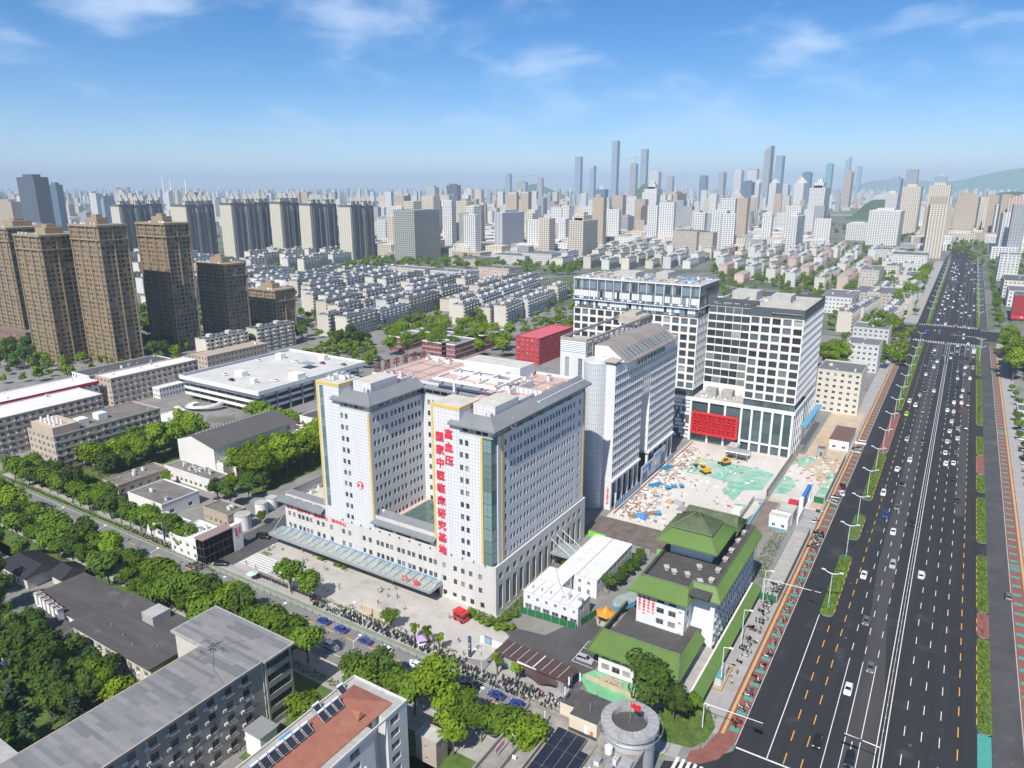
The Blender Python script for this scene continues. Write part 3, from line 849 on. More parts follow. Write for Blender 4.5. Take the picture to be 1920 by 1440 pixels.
# lettering
letters(hosp, '国家中医临床研究基地', (-119.2, YF - .06, 50.6), 'S', 3.0, 3.95, m_redl, True, .15, .022)
letters(hosp, '高血压', (-116.0, YF - .06, 51.9), 'S', 3.0, 3.95, m_redl, True, .15, .022)
letters(hosp, '急诊/创伤中心 胸痛中心 卒中中心', (-186.2, YF, 13.0), 'S', 1.55, 1.66, m_redl, False, .08, .02)
letters(hosp, '门诊', (-129.5, YF - 5.7, 5.1), 'S', 2.3, 4.2, m_redl, False, .1, .03)
letters(hosp, '山东省中医院', (-101.0, 166.5, 54.4), 'E', 2.6, 6.1, m_greenl, False, .12, .02)
for i, ch in enumerate('山东省中医院'):
 ob('sign_character', glyph(ch, 3.6, mat('rusty_red_sign', (.30, .075, .06), .7, var=.25), .1, .02), hosp, loc=(-167.7, 205.5 - i * 5.0, 58.3), rz=-math.pi / 2, world=True)
b = MB()
for i in range(6): y = 205.5 - i * 5; b.tube([(-166.9, y - 1.2, 58), (-167.5, y - 1.2, 61)], .06, 4); b.tube([(-166.9, y + 1.2, 58), (-167.5, y + 1.2, 61)], .06, 4)
b.each('sign_frame', [mat('rusty_pipe')], hosp)
# round number plate and round emblem
def disc_on(parent, name, p, side, r, mats, th=.1, n=24):
 (ux, uy), (nx, ny), rz = DIR[side]
 b = MB(); pts = [(r * math.cos(2 * math.pi * i / n), -th, r * math.sin(2 * math.pi * i / n)) for i in range(n)]
 b.face(pts);
 for i in range(n): a, c = pts[i], pts[(i + 1) % n]; b.face([(a[0], 0, a[2]), (c[0], 0, c[2]), c, a])
 return ob(name, b.mesh(name, [mats]), parent, loc=p, rz=rz, world=True)
disc_on(hosp, 'number_plate', (-151.3, YF - .07, 29.3), 'S', 1.35, m_redl)
letters(hosp, '2', (-151.3, YF - .17, 28.35), 'S', 2.7, 1, white, False, .04, .035)
disc_on(hosp, 'emblem_plate', (-101.0, 162.6, 55.9), 'E', 1.7, white)
b = MB()
for i in range(14):
 a0, a1 = math.pi * (.5 + i / 14), math.pi * (.5 + (i + 1) / 14)
 r0 = .9 + .5 * math.sin(math.pi * i / 14); r1 = .9 + .5 * math.sin(math.pi * (i + 1) / 14)
 b.face([(.3 + .2 * math.cos(a0), -.12, .2 * math.sin(a0)), (.3 + .2 * math.cos(a1), -.12, .2 * math.sin(a1)), (.3 + r1 * math.cos(a1), -.12, r1 * math.sin(a1)), (.3 + r0 * math.cos(a0), -.12, r0 * math.sin(a0))][::-1])
b.face([(.1, -.12, .2), (.9, -.12, 1.1), (1.0, -.12, .4), (.5, -.12, -.2)])
b.face([(-.6, -.12, -1.1), (.2, -.12, -1.3), (.5, -.12, -.5), (0, -.12, -.3)])
ob('emblem', b.mesh('emblem', [mat('emblem_orange', (.50, .14, .03), .6)]), hosp, loc=(-101.0, 162.6, 55.9), rz=math.pi / 2, world=True)
# posters by the left corner and a plain plate beside the door
b = MB(); b.box(-186.9, -184.9, YF - .12, YF - .02, 1.5, 2.8, 0); b.box(-186.9, -184.9, YF - .12, YF - .02, .3, 1.5, 1)
b.each('wall_poster', [mat('poster_red', (.6, .05, .06), .6), mat('poster_blue', (.16, .33, .6), .6)], hosp)
b = MB(); b.box(-118.5, -114.5, YF - .1, YF - .02, .4, 1.6); b.build('notice_board', [white], hosp)
put_windows(hosp, wins, 300, frame_d, weights=(5, 4, 2))

# ================================================================ OFFICE BLOCK WITH THE ROUND STAIR TOWER
m_cl = mat('pale_panel', (.69, .685, .68), .5, var=.08, scale=.2, stretch=(1, 1, .2))
m_cyl = mat('aluminium_panel', (.68, .70, .725), .35, metal=.2, var=.05, scale=.3, grid=(50, 1.9, (.30, .33, .37), .10, .8))
m_deck = mat('weathered_deck', (.42, .37, .31), .9, var=.2, scale=.25)
m_brown_slope = mat('stained_metal_roof', (.27, .235, .21), .7, var=.25, scale=.5, stretch=(.15, 1, .15))
ofc = thing('office_block', 'pale grey office block with round stair tower and sloping skylight roof', 'office block', (-112, 234, 0))
wins = []
b = MB()
rowsC = [(52.6 - 3.4 * k - 2.0, 52.6 - 3.4 * k) for k in range(12)][::-1]
def usC(y0, y1):
 n = int((y1 - y0) / 1.95); return bays(y1 - y0, n, 1.3)
facade(b, (-102, 235), 'E', 27, 12.2, 57, usC(235, 262), rowsC, .28, 0, wins, 0)
facade(b, (-102, 271), 'E', 31, 39.2, 57, usC(271, 302), [r for r in rowsC if r[0] > 39], .28, 0, wins, 0)
facade(b, (-102, 271), 'E', 31, 12.2, 39.2, usC(271, 302), [r for r in rowsC if r[1] < 39.1], .28, 0, wins, 0)
facade(b, (-102, 262), 'E', 9, 39.2, 57, usC(262, 271), [r for r in rowsC if r[0] > 39], .28, 0, wins, 0)
b.face([(-102, 262, 12.2), (-106, 262, 12.2), (-106, 262, 39.2), (-102, 262, 39.2)]); b.face([(-106, 271, 12.2), (-102, 271, 12.2), (-102, 271, 39.2), (-106, 271, 39.2)])
b.face([(-106, 262, 39.2), (-102, 262, 39.2), (-102, 271, 39.2), (-106, 271, 39.2)][::-1])
b.face([(-106, 262, 0), (-106, 271, 0), (-106, 271, 39.2), (-106, 262, 39.2)])
facade(b, (-106, 235), 'S', 4, 12.2, 57, [], [], .2, 0)
facade(b, (-102, 302), 'N', 13, 0, 57, [(1, 2.3), (4, 5.3), (7, 8.3)], rowsC, .28, 0, wins, 0)
b.build('wall', [m_cl], ofc)
# floor bands
b = MB()
for za, zb in rowsC: b.box(-102, -101.82, 235, 262, zb + .35, zb + .6); b.box(-102, -101.82, 271, 302, zb + .35, zb + .6)
o = b.build('floor_band', [m_cl], ofc); o['kind'] = 'stuff'
# left block
b = MB()
facade(b, (-126, 237), 'S', 11, 0, 64.5, [(2.0, 3.8), (7.6, 9.4)], [(20, 57.5)], .3, 0, wins, 3)
facade(b, (-115, 237), 'E', 65, 55, 58, [], [], .2, 0)
facade(b, (-126, 302), 'W', 65, 0, 59, [(u, u + 1.3) for u in range(2, 62, 3)], rowsC, .28, 0, wins, 0)
facade(b, (-115, 302), 'N', 11, 0, 64.5, [(2, 3.5), (6, 7.5)], rowsC, .28, 0, wins, 0)
b.build('side_block_wall', [m_cl], ofc)
b = MB(); b.box(-125.6, -115.3, 237.4, 250, 63, 63.4); b.box(-125, -116, 250, 290, 58, 60.5); b.box(-125.8, -115.4, 290, 301.6, 62, 65.5); b.box(-123, -118, 291, 299, 65.5, 67)
b.box(-121.5, -116.5, 252, 262, 60.5, 62.5)
b.each('roof_house', [m_deck], ofc)
# louvred screen round the roof plant
b = MB()
for y in range(237, 303, 5): b.box(-115.25, -114.75, y, y + .5, 57, 64.6)
b.box(-115.3, -114.7, 237, 302, 64.2, 65.2); b.box(-126, -125.5, 237, 302, 64.2, 65.2); b.box(-126, -114.7, 236.8, 237.3, 64.2, 65.2); b.box(-126, -114.7, 301.7, 302.2, 64.2, 65.2)
b.each('screen_frame', [concrete], ofc)
sl = MB(); sl.box(-.06, .06, 0, 65, 0, .22); sl = sl.mesh('screen_slat', [frame_w])
for z in range(6): ob('screen_slat', sl, ofc, loc=(-115, 237, 59.8 + z * .72), world=True)
sl = MB(); sl.box(0, 10.6, -.06, .06, 0, .22); sl = sl.mesh('screen_slat', [frame_w])
for z in range(6): ob('screen_slat', sl, ofc, loc=(-125.8, 236.85, 59.8 + z * .72), world=True)
# deck, sloping roof with rooflights, gable
b = MB(); b.sheet(rect(-115, -102, 235, 302), 57.0); odeck = b.build('roof_deck', [m_deck], ofc)
b = MB(); y0, y1 = 243, 297
b.face([(-101, y0, 56.4), (-101, y1, 56.4), (-109, y1, 62.2), (-109, y0, 62.2)]); b.face([(-109, y0, 62.2), (-109, y1, 62.2), (-114.4, y1, 62.0), (-114.4, y0, 62.0)])
b.face([(-101, y0, 56.1), (-101, y1, 56.1), (-101, y1, 56.4), (-101, y0, 56.4)]);
b.build('sloping_roof', [m_brown_slope], ofc)
b = MB()
for y in (y0 + .01, y1 - .01): b.face([(-102, y, 57), (-101, y, 56.4), (-109, y, 62.19), (-114.4, y, 61.99), (-114.4, y, 57)])
b.build('gable', [m_cl], ofc)
rl = MB(); d = Vector((-8, 0, 5.8)).normalized(); nn = Vector((5.8, 0, 8)).normalized() * .12
for k in range(2):
 p = Vector((-101, 0, 56.4)) + d * (1.6 + k * 2.2) + nn; q = p + d * 2.0
 rl.face([tuple(p), (p.x, 1.3, p.z), (q.x, 1.3, q.z), tuple(q)], 0)
p = Vector((-101, 0, 56.4)) + d * 1.4 + nn * .6; q = p + d * 4.6
rl.face([(p.x, -.15, p.z), (p.x, 1.45, p.z), (q.x, 1.45, q.z), (q.x, -.15, q.z)], 1)
rl = rl.mesh('rooflight', [m_gglass, frame_d])
for k in range(14): ob('rooflight', rl, ofc, loc=(0, 246.5 + k * 3.5, 0), world=True)
# loggia strip under the eave
b = MB()
facade(b, (-101.95, 240), 'E', 60, 53.0, 56.4, bays(60, 26, 1.7), [(53.4, 55.7)], .3, 0, wins, 0)
b.build('loggia', [m_cl], ofc)
letters(ofc, '山东省中医药研究院', (-101.6, 256, 53.6), 'E', 2.0, 3.4, m_greenl, False, .1, .02)
# round tower
b = MB(); b.cyl(-110.2, 236.5, 0, 57.6, 4.7, n=40); b.cyl(-110.2, 236.5, 57.6, 58.4, 4.7, 4.5, n=40)
b.build('stair_tower', [m_cyl], ofc, smooth=False)
b = MB()
for i in range(40):
 a_ = 2 * math.pi * i / 40
 if math.sin(a_) < .4: b.box(-110.2 + 4.71 * math.cos(a_) - .05, -110.2 + 4.71 * math.cos(a_) + .05, 236.5 + 4.71 * math.sin(a_) - .05, 236.5 + 4.71 * math.sin(a_) + .05, .2, 57.5)
o = b.build('panel_joint', [mat('joint_grey', (.32, .35, .39), .6)], ofc); o['kind'] = 'stuff'
b = MB(); b.box(-106.5, -101.5, 234.2, 240, 58.2, 58.7); b.box(-105.6, -102.6, 235, 239.5, 57, 58.2); b.each('roof_canopy', [m_deck], ofc)
# ground storeys: columns, cornice, dark shop behind
b = MB(); b.box(-115, -101.2, 234.6, 262.2, 11.6, 12.4); b.box(-115, -101.2, 271, 302, 11.6, 12.4); b.each('cornice', [m_cl], ofc)
b = MB()
for y in (235, 240, 245.5, 251, 256.5, 261, 272, 278, 284, 290, 296, 301): b.box(-103, -102, y, y + 1.0, 0, 11.6)
b.each('column', [m_cl], ofc)
b = MB(); b.box(-106.2, -106, 235, 302, 0, 11.6); b.box(-106, -102.6, 235, 302, 5.4, 5.8); b.each('shop_wall', [frame_d], ofc)
b = MB(); b.box(-106, -102, 234.7, 235, 0, 11.6); b.build('end_wall', [m_cl], ofc)
letters(ofc, '山东中医药大学', (-103.2, 234.7, 8.6), 'S', .95, 1.05, m_redl, True, .05, .02)
for k in range(14): roof_unit(odeck, R.uniform(-113, -104), R.choice((R.uniform(237, 242), R.uniform(298, 301))), 57.0)
for k in range(10): roof_unit(ofc, R.uniform(-124, -117), R.uniform(252, 288), 60.5)
put_windows(ofc, wins, 300, weights=(6, 3, 1))
# billboard and blue hoarding in front of it
t = thing('billboard', 'long pale blue construction billboard standing against the office block base', 'billboard', (-100.9, 277, 0))
b = MB(); b.box(-101.1, -100.9, 263, 277, 1, 8.2); b.box(-101.1, -100.9, 277, 291, 1, 9.6); b.each('panel', [mat('billboard_pale', (.50, .58, .68), .6, var=.1)], t)
b = MB(); b.box(-100.9, -100.85, 264.5, 269.5, 1.8, 4.8); b.box(-100.9, -100.85, 285, 290, 2, 7); b.each('picture', [mat('billboard_picture', (.16, .19, .23), .6, var=.5, scale=1.0)], t)
b = MB(); b.box(-100.9, -100.84, 271, 273.4, 4, 6.4); b.build('emblem', [mat('billboard_blue', (.03, .16, .55), .6)], t)
b = MB(); b.cyl(-100.87, 279, 4.2, 5.4, .6, n=10); b.build('orange_mark', [mat('billboard_orange', (.7, .3, .08), .6)], t)
letters(t, '山东省中医院东院区', (-100.88, 264.6, 6.6), 'E', .9, 1.2, MATS['billboard_blue'], False, .03, .02)
letters(t, '建设工程项目', (-100.88, 278.5, 7.9), 'E', .9, 1.5, MATS['billboard_blue'], False, .03, .02)
m_hoard = mat('blue_hoarding', (.08, .32, .46), .6, var=.12, scale=.8)
for nm, y0, y1 in (('near', 236, 262), ('far', 292, 302)):
 t = thing('site_hoarding', f'blue metal hoarding with white posts at the {nm} end of the office block base', 'hoarding', (-100.6, y0, 0))
 pn = MB(); pn.box(-.05, .05, 0, 1.9, .15, 2.8); pn.box(-.08, .08, 0, 1.9, 1.4, 1.5, 1); pn = pn.mesh('panel', [m_hoard, frame_w]); ps = MB(); ps.box(-.1, .1, -.1, .1, 0, 3); ps = ps.mesh('post', [frame_w])
 y = y0
 while y < y1 - 2: ob('panel', pn, t, loc=(-100.6, y + .1, 0), world=True); ob('post', ps, t, loc=(-100.6, y, 0), world=True); y += 2.1

# ================================================================ NEW HOSPITAL WING UNDER CONSTRUCTION
m_nw = mat('white_fin', (.74, .74, .745), .5, var=.04, scale=.3)
m_graph = mat('graphite_cladding', (.085, .095, .105), .5, var=.08, scale=.3, grid=(1.5, 50, (.05, .055, .06), .06, .8))
m_rawc = mat('raw_concrete', (.43, .42, .39), .9, var=.2, scale=.3, var2=((.28, .26, .24), .15, .56, .6))
m_tan = mat('tan_soffit', (.52, .34, .20), .8)
m_pw = mat('protective_white', (.74, .76, .80), .5, rnd=.06)
newb = thing('new_building', 'unfinished white gridded glass tower complex with graphite roof band', 'tower', (-80, 329, 0))
wins = []
def grid_front(mb, x0, x1, y, z0, n, m_, fh, side='S', fin=.5, dep=.45):
 W = x1 - x0; p = W / n
 us = [(p * i + fin, p * (i + 1) - fin) for i in range(n)]
 zs = [(z0 + fh * k + .55, z0 + fh * (k + 1) - .35) for k in range(m_)]
 facade(mb, (x0, y), side, W, z0, z0 + fh * m_, us, zs, dep, 0, wins, 2)
 return us, zs
b = MB()
usR, zsR = grid_front(b, -78.2, -55.2, 329, 25, 5, 10, 3.9)
usL, zsL = grid_front(b, -168, -102.4, 330, 25, 15, 9, 3.9)
facade(b, (-55.2, 329), 'E', 51, 25, 64, bays(51, 23, 1.45), zsR, .35, 0, wins, 0)
facade(b, (-102.4, 330), 'E', 16, 25, 60.1, bays(16, 7, 1.45), zsL, .35, 0, wins, 0)
facade(b, (-55.2, 380), 'N', 113, 25, 64, bays(113, 26, 3.3), zsR, .35, 0, wins, 2)
b.build('grid_wall', [m_nw], newb)
# tan soffit boards in the bays
b = MB()
for us_, zs_, x0, y in ((usR, zsR, -78.2, 329), (usL, zsL, -168, 330)):
 for ua, ub in us_:
  for za, zb in zs_: b.box(x0 + ua, x0 + ub, y + .05, y + .4, zb - .32, zb - .1)
o = b.build('bay_board', [m_tan], newb); o['kind'] = 'stuff'
# recessed link with glass bands
b = MB(); zs = [(25.5 + 3.9 * k + .5, 25.5 + 3.9 * k + 3.5) for k in range(10)]
facade(b, (-102.4, 346), 'S', 24.2, 21.4, 64.5, [(.2 + i * 4, 4 + i * 4) for i in range(6)], zs, .12, 0, wins, 2)
b.build('link_wall', [m_nw], newb)
# left wing head: band of white panes, ledge, two-storey glass crown
b = MB()
hw = []
facade(b, (-168, 330.6), 'S', 65, 60.1, 64.3, [(.3 + i * 1.3, 1.45 + i * 1.3) for i in range(49)], [(60.4, 61.6), (61.7, 64.0)], .1, 0, hw, 9)
facade(b, (-168, 330.0), 'S', 65.6, 64.6, 75, [(.25 + i * 1.31, 1.45 + i * 1.31) for i in range(50)], [(65.1, 66.0), (66.1, 69.3), (70.3, 74.0)], .12, 0, hw, 9)
facade(b, (-102.4, 330.0), 'E', 30, 64.6, 75, [(.25 + i * 2.1, 2.1 + i * 2.1) for i in range(14)], [(65.1, 69.3), (70.3, 74.0)], .12, 0, hw, 9)
facade(b, (-103, 330.6), 'E', 29, 60.1, 64.3, [(.3 + i * 2.1, 2.1 + i * 2.1) for i in range(13)], [(60.4, 64.0)], .1, 0, hw, 9)
b.build('crown_wall', [frame_d], newb)
pm_ = {}
cm_ = [m_pw, glass_b, glass_a, mat('pane_grey_blue', (.20, .26, .32), .2)]
rest = MB(); cnt = 0
for pos, rz, w_, h2, st in hw:
 front = rz == 0
 low = pos[2] < 66.05 and pos[2] > 64.9 or pos[2] < 60.9
 if pos[2] > 70: v = 2 if not front else R.choices((3, 2, 1), (6, 1, 2))[0]
 elif low: v = R.choices((1, 0, 3), (4, 3, 3))[0]
 else: v = R.choices((0, 3, 2), (66, 24, 10))[0] if front else R.choices((2, 3, 0), (6, 3, 2))[0]
 q = [(0, 0, 0), (w_, 0, 0), (w_, 0, h2), (0, 0, h2)]
 if cnt < 0: pass
 k = (round(w_, 2), round(h2, 2), v)
 if cnt < 250:
  if k not in pm_: z_ = MB(); z_.face(q); pm_[k] = z_.mesh('pane', [cm_[v]])
  ob('pane', pm_[k], newb, loc=pos, rz=rz, world=True)
 else:
  z_ = MB(); z_.face(q, v); rest.add(z_, pos, rz)
 cnt += 1
o = rest.build('crown_glazing', cm_, newb); o['kind'] = 'stuff'
b = MB()
b.box(-168.3, -102.1, 329.6, 360, 64.3, 64.6); b.box(-168.3, -102.1, 329.6, 360.3, 75, 75.5)
for i in range(16): x = -168 + i * 65.6 / 15; b.box(x - .12, x + .12, 329.75, 330, 64.6, 75)
b.each('crown_fin', [m_nw], newb)
b = MB(); b.sheet(rect(-168, -102.5, 330, 360), 75.51); b.sheet(rect(-78, -55.4, 329.2, 379.8), 65.5); b.sheet(rect(-102.4, -78, 346, 379.8), 65.5); b.sheet(rect(-113, -55, 329, 346), 21.38); b.sheet(rect(-168, -102.5, 330, 360), 64.62)
b.each('roof_slab', [m_rawc], newb)
# graphite roof band with open slots
b = MB()
facade(b, (-78.4, 328.9), 'S', 23.3, 64, 68.2, [(9.5 + i * 1.6, 10.8 + i * 1.6) for i in range(8)], [(65.0, 66.1)], .3, 0)
facade(b, (-55.1, 328.9), 'E', 51, 64, 68.2, [(1 + i * 2.1, 2.4 + i * 2.1) for i in range(23)], [(65.6, 67.2)], .3, 0)
facade(b, (-102.4, 345.8), 'S', 24, 64.5, 68.4, [(2 + i * 5, 6 + i * 5) for i in range(4)], [(65.4, 66.3)], .3, 0)
facade(b, (-78.4, 346), 'W', 17, 64, 68.2, [], [], .3, 0); facade(b, (-55.4, 380), 'N', 47, 64, 68.2, [], [], .3, 0)
b.build('roof_band', [m_graph], newb)
# raw roof beams, water tanks, site clutter, cooling boxes on the lower roof
b = MB()
for y in (335, 343, 351, 359, 367, 375): b.box(-77.5, -56, y, y + .8, 65.5, 67.6)
for x in (-98, -88): b.box(x, x + .8, 347, 379, 65.5, 67.8)
b.box(-75, -66, 352, 364, 65.5, 70.5); b.box(-96, -84, 362, 374, 65.5, 70)
for x in range(-164, -106, 8): b.box(x, x + .4, 333, 357, 75.5, 76.3)
b.box(-150, -138, 338, 350, 75.5, 78.5); b.box(-128, -122, 340, 352, 75.5, 79.2)
b.each('roof_beam', [m_rawc], newb)
b = MB()
for k in range(420):
 if R.random() < .6: x, y, z = R.uniform(-167, -104), R.uniform(332, 358), 75.5
 else: x, y, z = R.uniform(-100, -57), R.uniform(347, 378), 65.5
 s1, s2 = R.uniform(.3, 2.2), R.uniform(.2, 1.2)
 b.box(x, x + s1, y, y + s2, z, z + R.uniform(.15, 1.1), R.choices((0, 1, 2, 3, 4), (5, 4, 1, 1, 2))[0], bottom=False)
for k in range(50):
 x, y = R.uniform(-167, -104), R.choice((331, 359, R.uniform(331, 359))); b.tube([(x, y, 75.5), (x, y, 77.6)], .05, 4, 1);
o = b.build('building_materials', [m_rawc, metal_g, mat('site_rust', (.45, .16, .06), .8), mat('site_blue', (.05, .25, .5), .6), m_pw], newb); o['kind'] = 'stuff'
cb = MB(); cb.box(0, 5.2, 0, 4.4, 0, 4.2); cb = cb.mesh('cooling_tower', [concrete])
for x in (-98, -90): ob('cooling_tower', cb, newb, loc=(x, 335, 21.4), world=True)
for k in range(16): roof_unit(newb, R.uniform(-99, -80), R.uniform(331, 344), 21.4)
# podium
b = MB()
b.box(-113, -55, 328.7, 329.3, 20.2, 21.9); b.box(-55.3, -54.7, 329.3, 380, 20.2, 21.9)
for x in (-113, -102.6, -93.8, -86, -78.4, -73.6, -69, -64.4, -59.8, -55.6): b.box(x - .45, x + .45, 328.6, 329.4, 0, 20.2)
b.box(-78.4, -55.2, 328.7, 329.3, 3.9, 4.7); b.box(-113, -102.6, 328.7, 329.3, 5.2, 5.8)
for k in range(11): b.box(-55.4, -54.7, 331 + k * 4.8, 331.6 + k * 4.8, 0, 20.2)
b.each('podium_frame', [m_nw], newb)
b = MB(); pw_ = []
for xa, xb in ((-78, -74), (-73.2, -69.4), (-68.6, -64.8), (-64, -60.2), (-59.4, -56)): facade(b, (xa, 329.5), 'S', xb - xa, 0, 20.2, [(.05, xb - xa - .05)], [(.2, 3.8), (4.8, 9.8), (9.9, 14.9), (15, 20)], .05, 0, pw_, 3)
for xa, xb in ((-102.2, -94.2), (-93.4, -86.4), (-85.6, -78.8)): facade(b, (xa, 329.7), 'S', xb - xa, 0, 20.2, [(.05, xb - xa - .05)], [(.2, 3.8), (4.8, 14.9), (15, 20)], .05, 0, pw_, 3)
facade(b, (-54.9, 330), 'E', 50, 0, 20.2, bays(50, 12, 3.6), [(.2, 3.8), (4.8, 9.8), (9.9, 14.9), (15, 20)], .2, 0, pw_, 3)
facade(b, (-78.2, 329.6), 'S', 23, 21.9, 25, bays(23, 10, 2.2), [(22, 24.8)], .05, 0, pw_, 3)
facade(b, (-113, 330.4), 'S', 10.6, 21.9, 25, bays(10.6, 5, 2), [(22, 24.8)], .05, 0, pw_, 3)
b.build('curtain_wall_frame', [frame_d], newb)
tg = [mat('teal_glass', (.06, .10, .105), .06, rnd=.4, spec=.7)]
for pos, rz, w_, h2, st in pw_:
 k = ('t', round(w_, 2), round(h2, 2))
 if k not in pm_: pm_[k] = win_mb(w_, h2, 3, 0).mesh('curtain_wall_panel', [tg[0], frame_d])
 ob('curtain_wall_panel', pm_[k], newb, loc=pos, rz=rz, world=True)
# mosaic of white and dark panes at the podium's left
b = MB(); b.box(-112.6, -102.9, 329.5, 329.7, 0, 20.2); b.build('mosaic_back', [frame_d], newb)
for i in range(9):
 for j in range(10):
  if R.random() < .62:
   k = ('m', 1)
   if k not in pm_: z_ = MB(); z_.box(0, .95, -.05, 0, 0, 1.5); pm_[k] = z_.mesh('white_pane', [m_pw])
   ob('white_pane', pm_[k], newb, loc=(-112.4 + i * 1.06, 329.45, .6 + j * 1.96), world=True)
put_windows(newb, wins, 300, frame_d, weights=(6, 5, 1))
# scaffolding at the right foot
b = MB()
for k in range(16):
 y = 336 + k * 2.9
 for x in (-53.6, -51.2): b.tube([(x, y, 0), (x, y, 13 + (k % 3))], .05, 4)
 b.tube([(-53.6, y, 2), (-51.2, y, 5)], .04, 4); b.tube([(-53.6, y, 9), (-51.2, y, 6)], .04, 4)
 for z in (3.5, 7, 10.5): b.tube([(-53.6, y, z), (-53.6, y + 2.9, z)], .045, 4); b.tube([(-51.2, y, z), (-51.2, y + 2.9, z + (1.5 if k % 2 else -1))], .045, 4)
t = thing('scaffold', 'grey tube scaffold at the right foot of the new building', 'scaffold', (-52.4, 336, 0))
o = b.build('scaffold_tubes', [metal_g], t); o['kind'] = 'stuff'
b = MB(); b.box(-53.4, -51, 340, 380, 12.4, 12.9); b.build('blue_platform', [mat('site_cyan', (.10, .36, .55), .6)], t)
# the red fretwork screen
t = thing('red_screen', 'big red fretwork screen over the entrance of the new building', 'screen', (-90, 327, 4.8))
m_rs = mat('screen_red', (.62, .020, .028), .55, var=.06)
b = MB(); b.box(-101.3, -79.2, 326.3, 327.9, 4.8, 5.5); b.box(-101.3, -79.2, 326.3, 327.9, 14.7, 15.4); b.box(-101.3, -100.6, 326.3, 327.9, 5.5, 14.7); b.box(-79.9, -79.2, 326.3, 327.9, 5.5, 14.7)
b.each('frame', [m_rs], t)
b = MB(); b.box(-100.6, -79.9, 327.5, 327.6, 5.5, 14.7); b.build('backing', [mat('screen_red_dark', (.26, .012, .016), .7)], t)
key = [(0, 0, 1, .12), (0, 0, .12, 1), (0, .88, .8, 1), (.68, .3, .8, 1), (.25, .3, .8, .42), (.25, .3, .37, .72), (.25, .6, .55, .72), (.88, 0, 1, .88)]
mk_ = MB()
for x0, z0, x1, z1 in key: mk_.box(x0 * 2.25, x1 * 2.25, -.5, 0, z0 * 3.0, z1 * 3.0)
mk_ = mk_.mesh('key_pattern', [m_rs])
for i in range(9):
 for j in range(3):
  o = ob('key_pattern', mk_, t, loc=(-100.55 + i * 2.3 + (2.25 if (i + j) % 2 else 0), 327.0, 5.6 + j * 3.05), world=True)
  if (i + j) % 2: o.scale = (-1, 1, 1)

# ================================================================ CONSTRUCTION SITE
b = MB(); b.sheet([(-101, 229), (-62, 229), (-54, 262), (-54, 328.5), (-101, 328.5)], .02); b.sheet([(-52.6, 279), (-37.5, 276), (-37.5, 300), (-41, 312), (-46, 319), (-52.6, 321)], .02)
structure('site_slab', b, [m_slab])
b = MB()
b.sheet([(-91, 307), (-82, 308), (-63, 308), (-56.5, 305), (-57, 285), (-63.4, 281), (-64, 268), (-71, 276), (-70.5, 285.5), (-79, 287.5), (-92.8, 287), (-91, 295)], .04)
b.sheet([(-63, 266), (-58, 268), (-58, 262.5), (-61, 260.5)], .04); b.sheet([(-52.5, 284), (-47.5, 287), (-46, 297), (-50, 306), (-52.5, 305)], .045)
b.sheet([(-37, 290), (-34, 292), (-34, 318), (-37, 322)], .04); b.sheet([(-52, 322), (-47, 321), (-44, 334), (-50, 336)], .04); b.sheet([(-97, 264), (-91, 263), (-92, 271), (-96, 270)], .04)
structure('dust_netting', b, [m_net])
b = MB(); b.sheet([(-52.5, 276), (-33.5, 276), (-33.5, 338), (-52.5, 338)], .01); b.sheet(rect(-50, -34, 338, 420), .01)
structure('bare_ground', b, [m_sand])
b = MB(); b.sheet([(-57.5, 275.5), (-45, 275.8), (-45.2, 249), (-52, 245), (-53, 268)], .03); structure('ramp', b, [mat('ramp_brown', (.19, .15, .13), .9, var=.25, scale=.15)])
b = MB(); b.sheet(rect(-104, -60, 212, 229), .03); structure('timber_deck', b, [mat('brown_formwork', (.135, .105, .09), .9, var=.35, scale=.3, grid=(4.5, 4.5, (.24, .21, .18), .12, .7))])
# retaining wall along the deck, blue kerb walls of the ramp
t = thing('site_wall', 'long pale concrete site wall with openings beside the green netting', 'wall', (-53.9, 279, 0))
b = MB(); facade(b, (-53.5, 279), 'E', 49.5, 0, 3.2, [(2 + i * 6, 6.5 + i * 6) for i in range(8)], [(.5, 2.4)], .35, 0); b.box(-54.1, -53.86, 279, 328.5, 0, 3.2)
b.build('wall', [m_rawc], t)
t = thing('site_wall', 'blue-capped concrete ramp wall beside the brown ramp', 'wall', (-54, 250, 0))
b = MB(); b.box(-53.6, -53.1, 248, 272, 0, 1.2, 0, 1); b.box(-57, -53.1, 272, 272.5, 0, 1.2, 0, 1); b.box(-57.5, -57, 232, 272, 0, 2.6); b.each('wall', [m_rawc, MATS['site_cyan']], t)
# fences
def panel_fence(name, label, p0, p1, h2, m_, step=2.5, post=None):
 t = thing(name, label, 'fence', (p0[0], p0[1], 0))
 d = Vector((p1[0] - p0[0], p1[1] - p0[1], 0)); Ln = d.length; rz = math.atan2(d.y, d.x)
 n = max(1, int(Ln / step)); w_ = Ln / n
 pn = MB(); pn.box(.05, w_ - .05, -.04, .04, .1, h2);
 for i in range(6): pn.box(.05 + (w_ - .1) * i / 6, .12 + (w_ - .1) * i / 6, -.07, -.041, .1, h2)
 pn = pn.mesh('panel', [m_]); ps = MB(); ps.box(-.06, .06, -.06, .06, 0, h2 + .1); ps = ps.mesh('post', [post or metal_g])
 for i in range(n + 1):
  q = Vector((p0[0], p0[1], 0)) + d * (i / n)
  ob('post', ps, t, loc=q, rz=rz, world=True)
  if i < n: ob('panel', pn, t, loc=q, rz=rz, world=True)
 return t
m_hgreen = mat('hoarding_green', (.015, .145, .045), .7, var=.12, scale=.6)
m_hdark = mat('hoarding_dark', (.05, .075, .06), .8, var=.2, scale=.6)
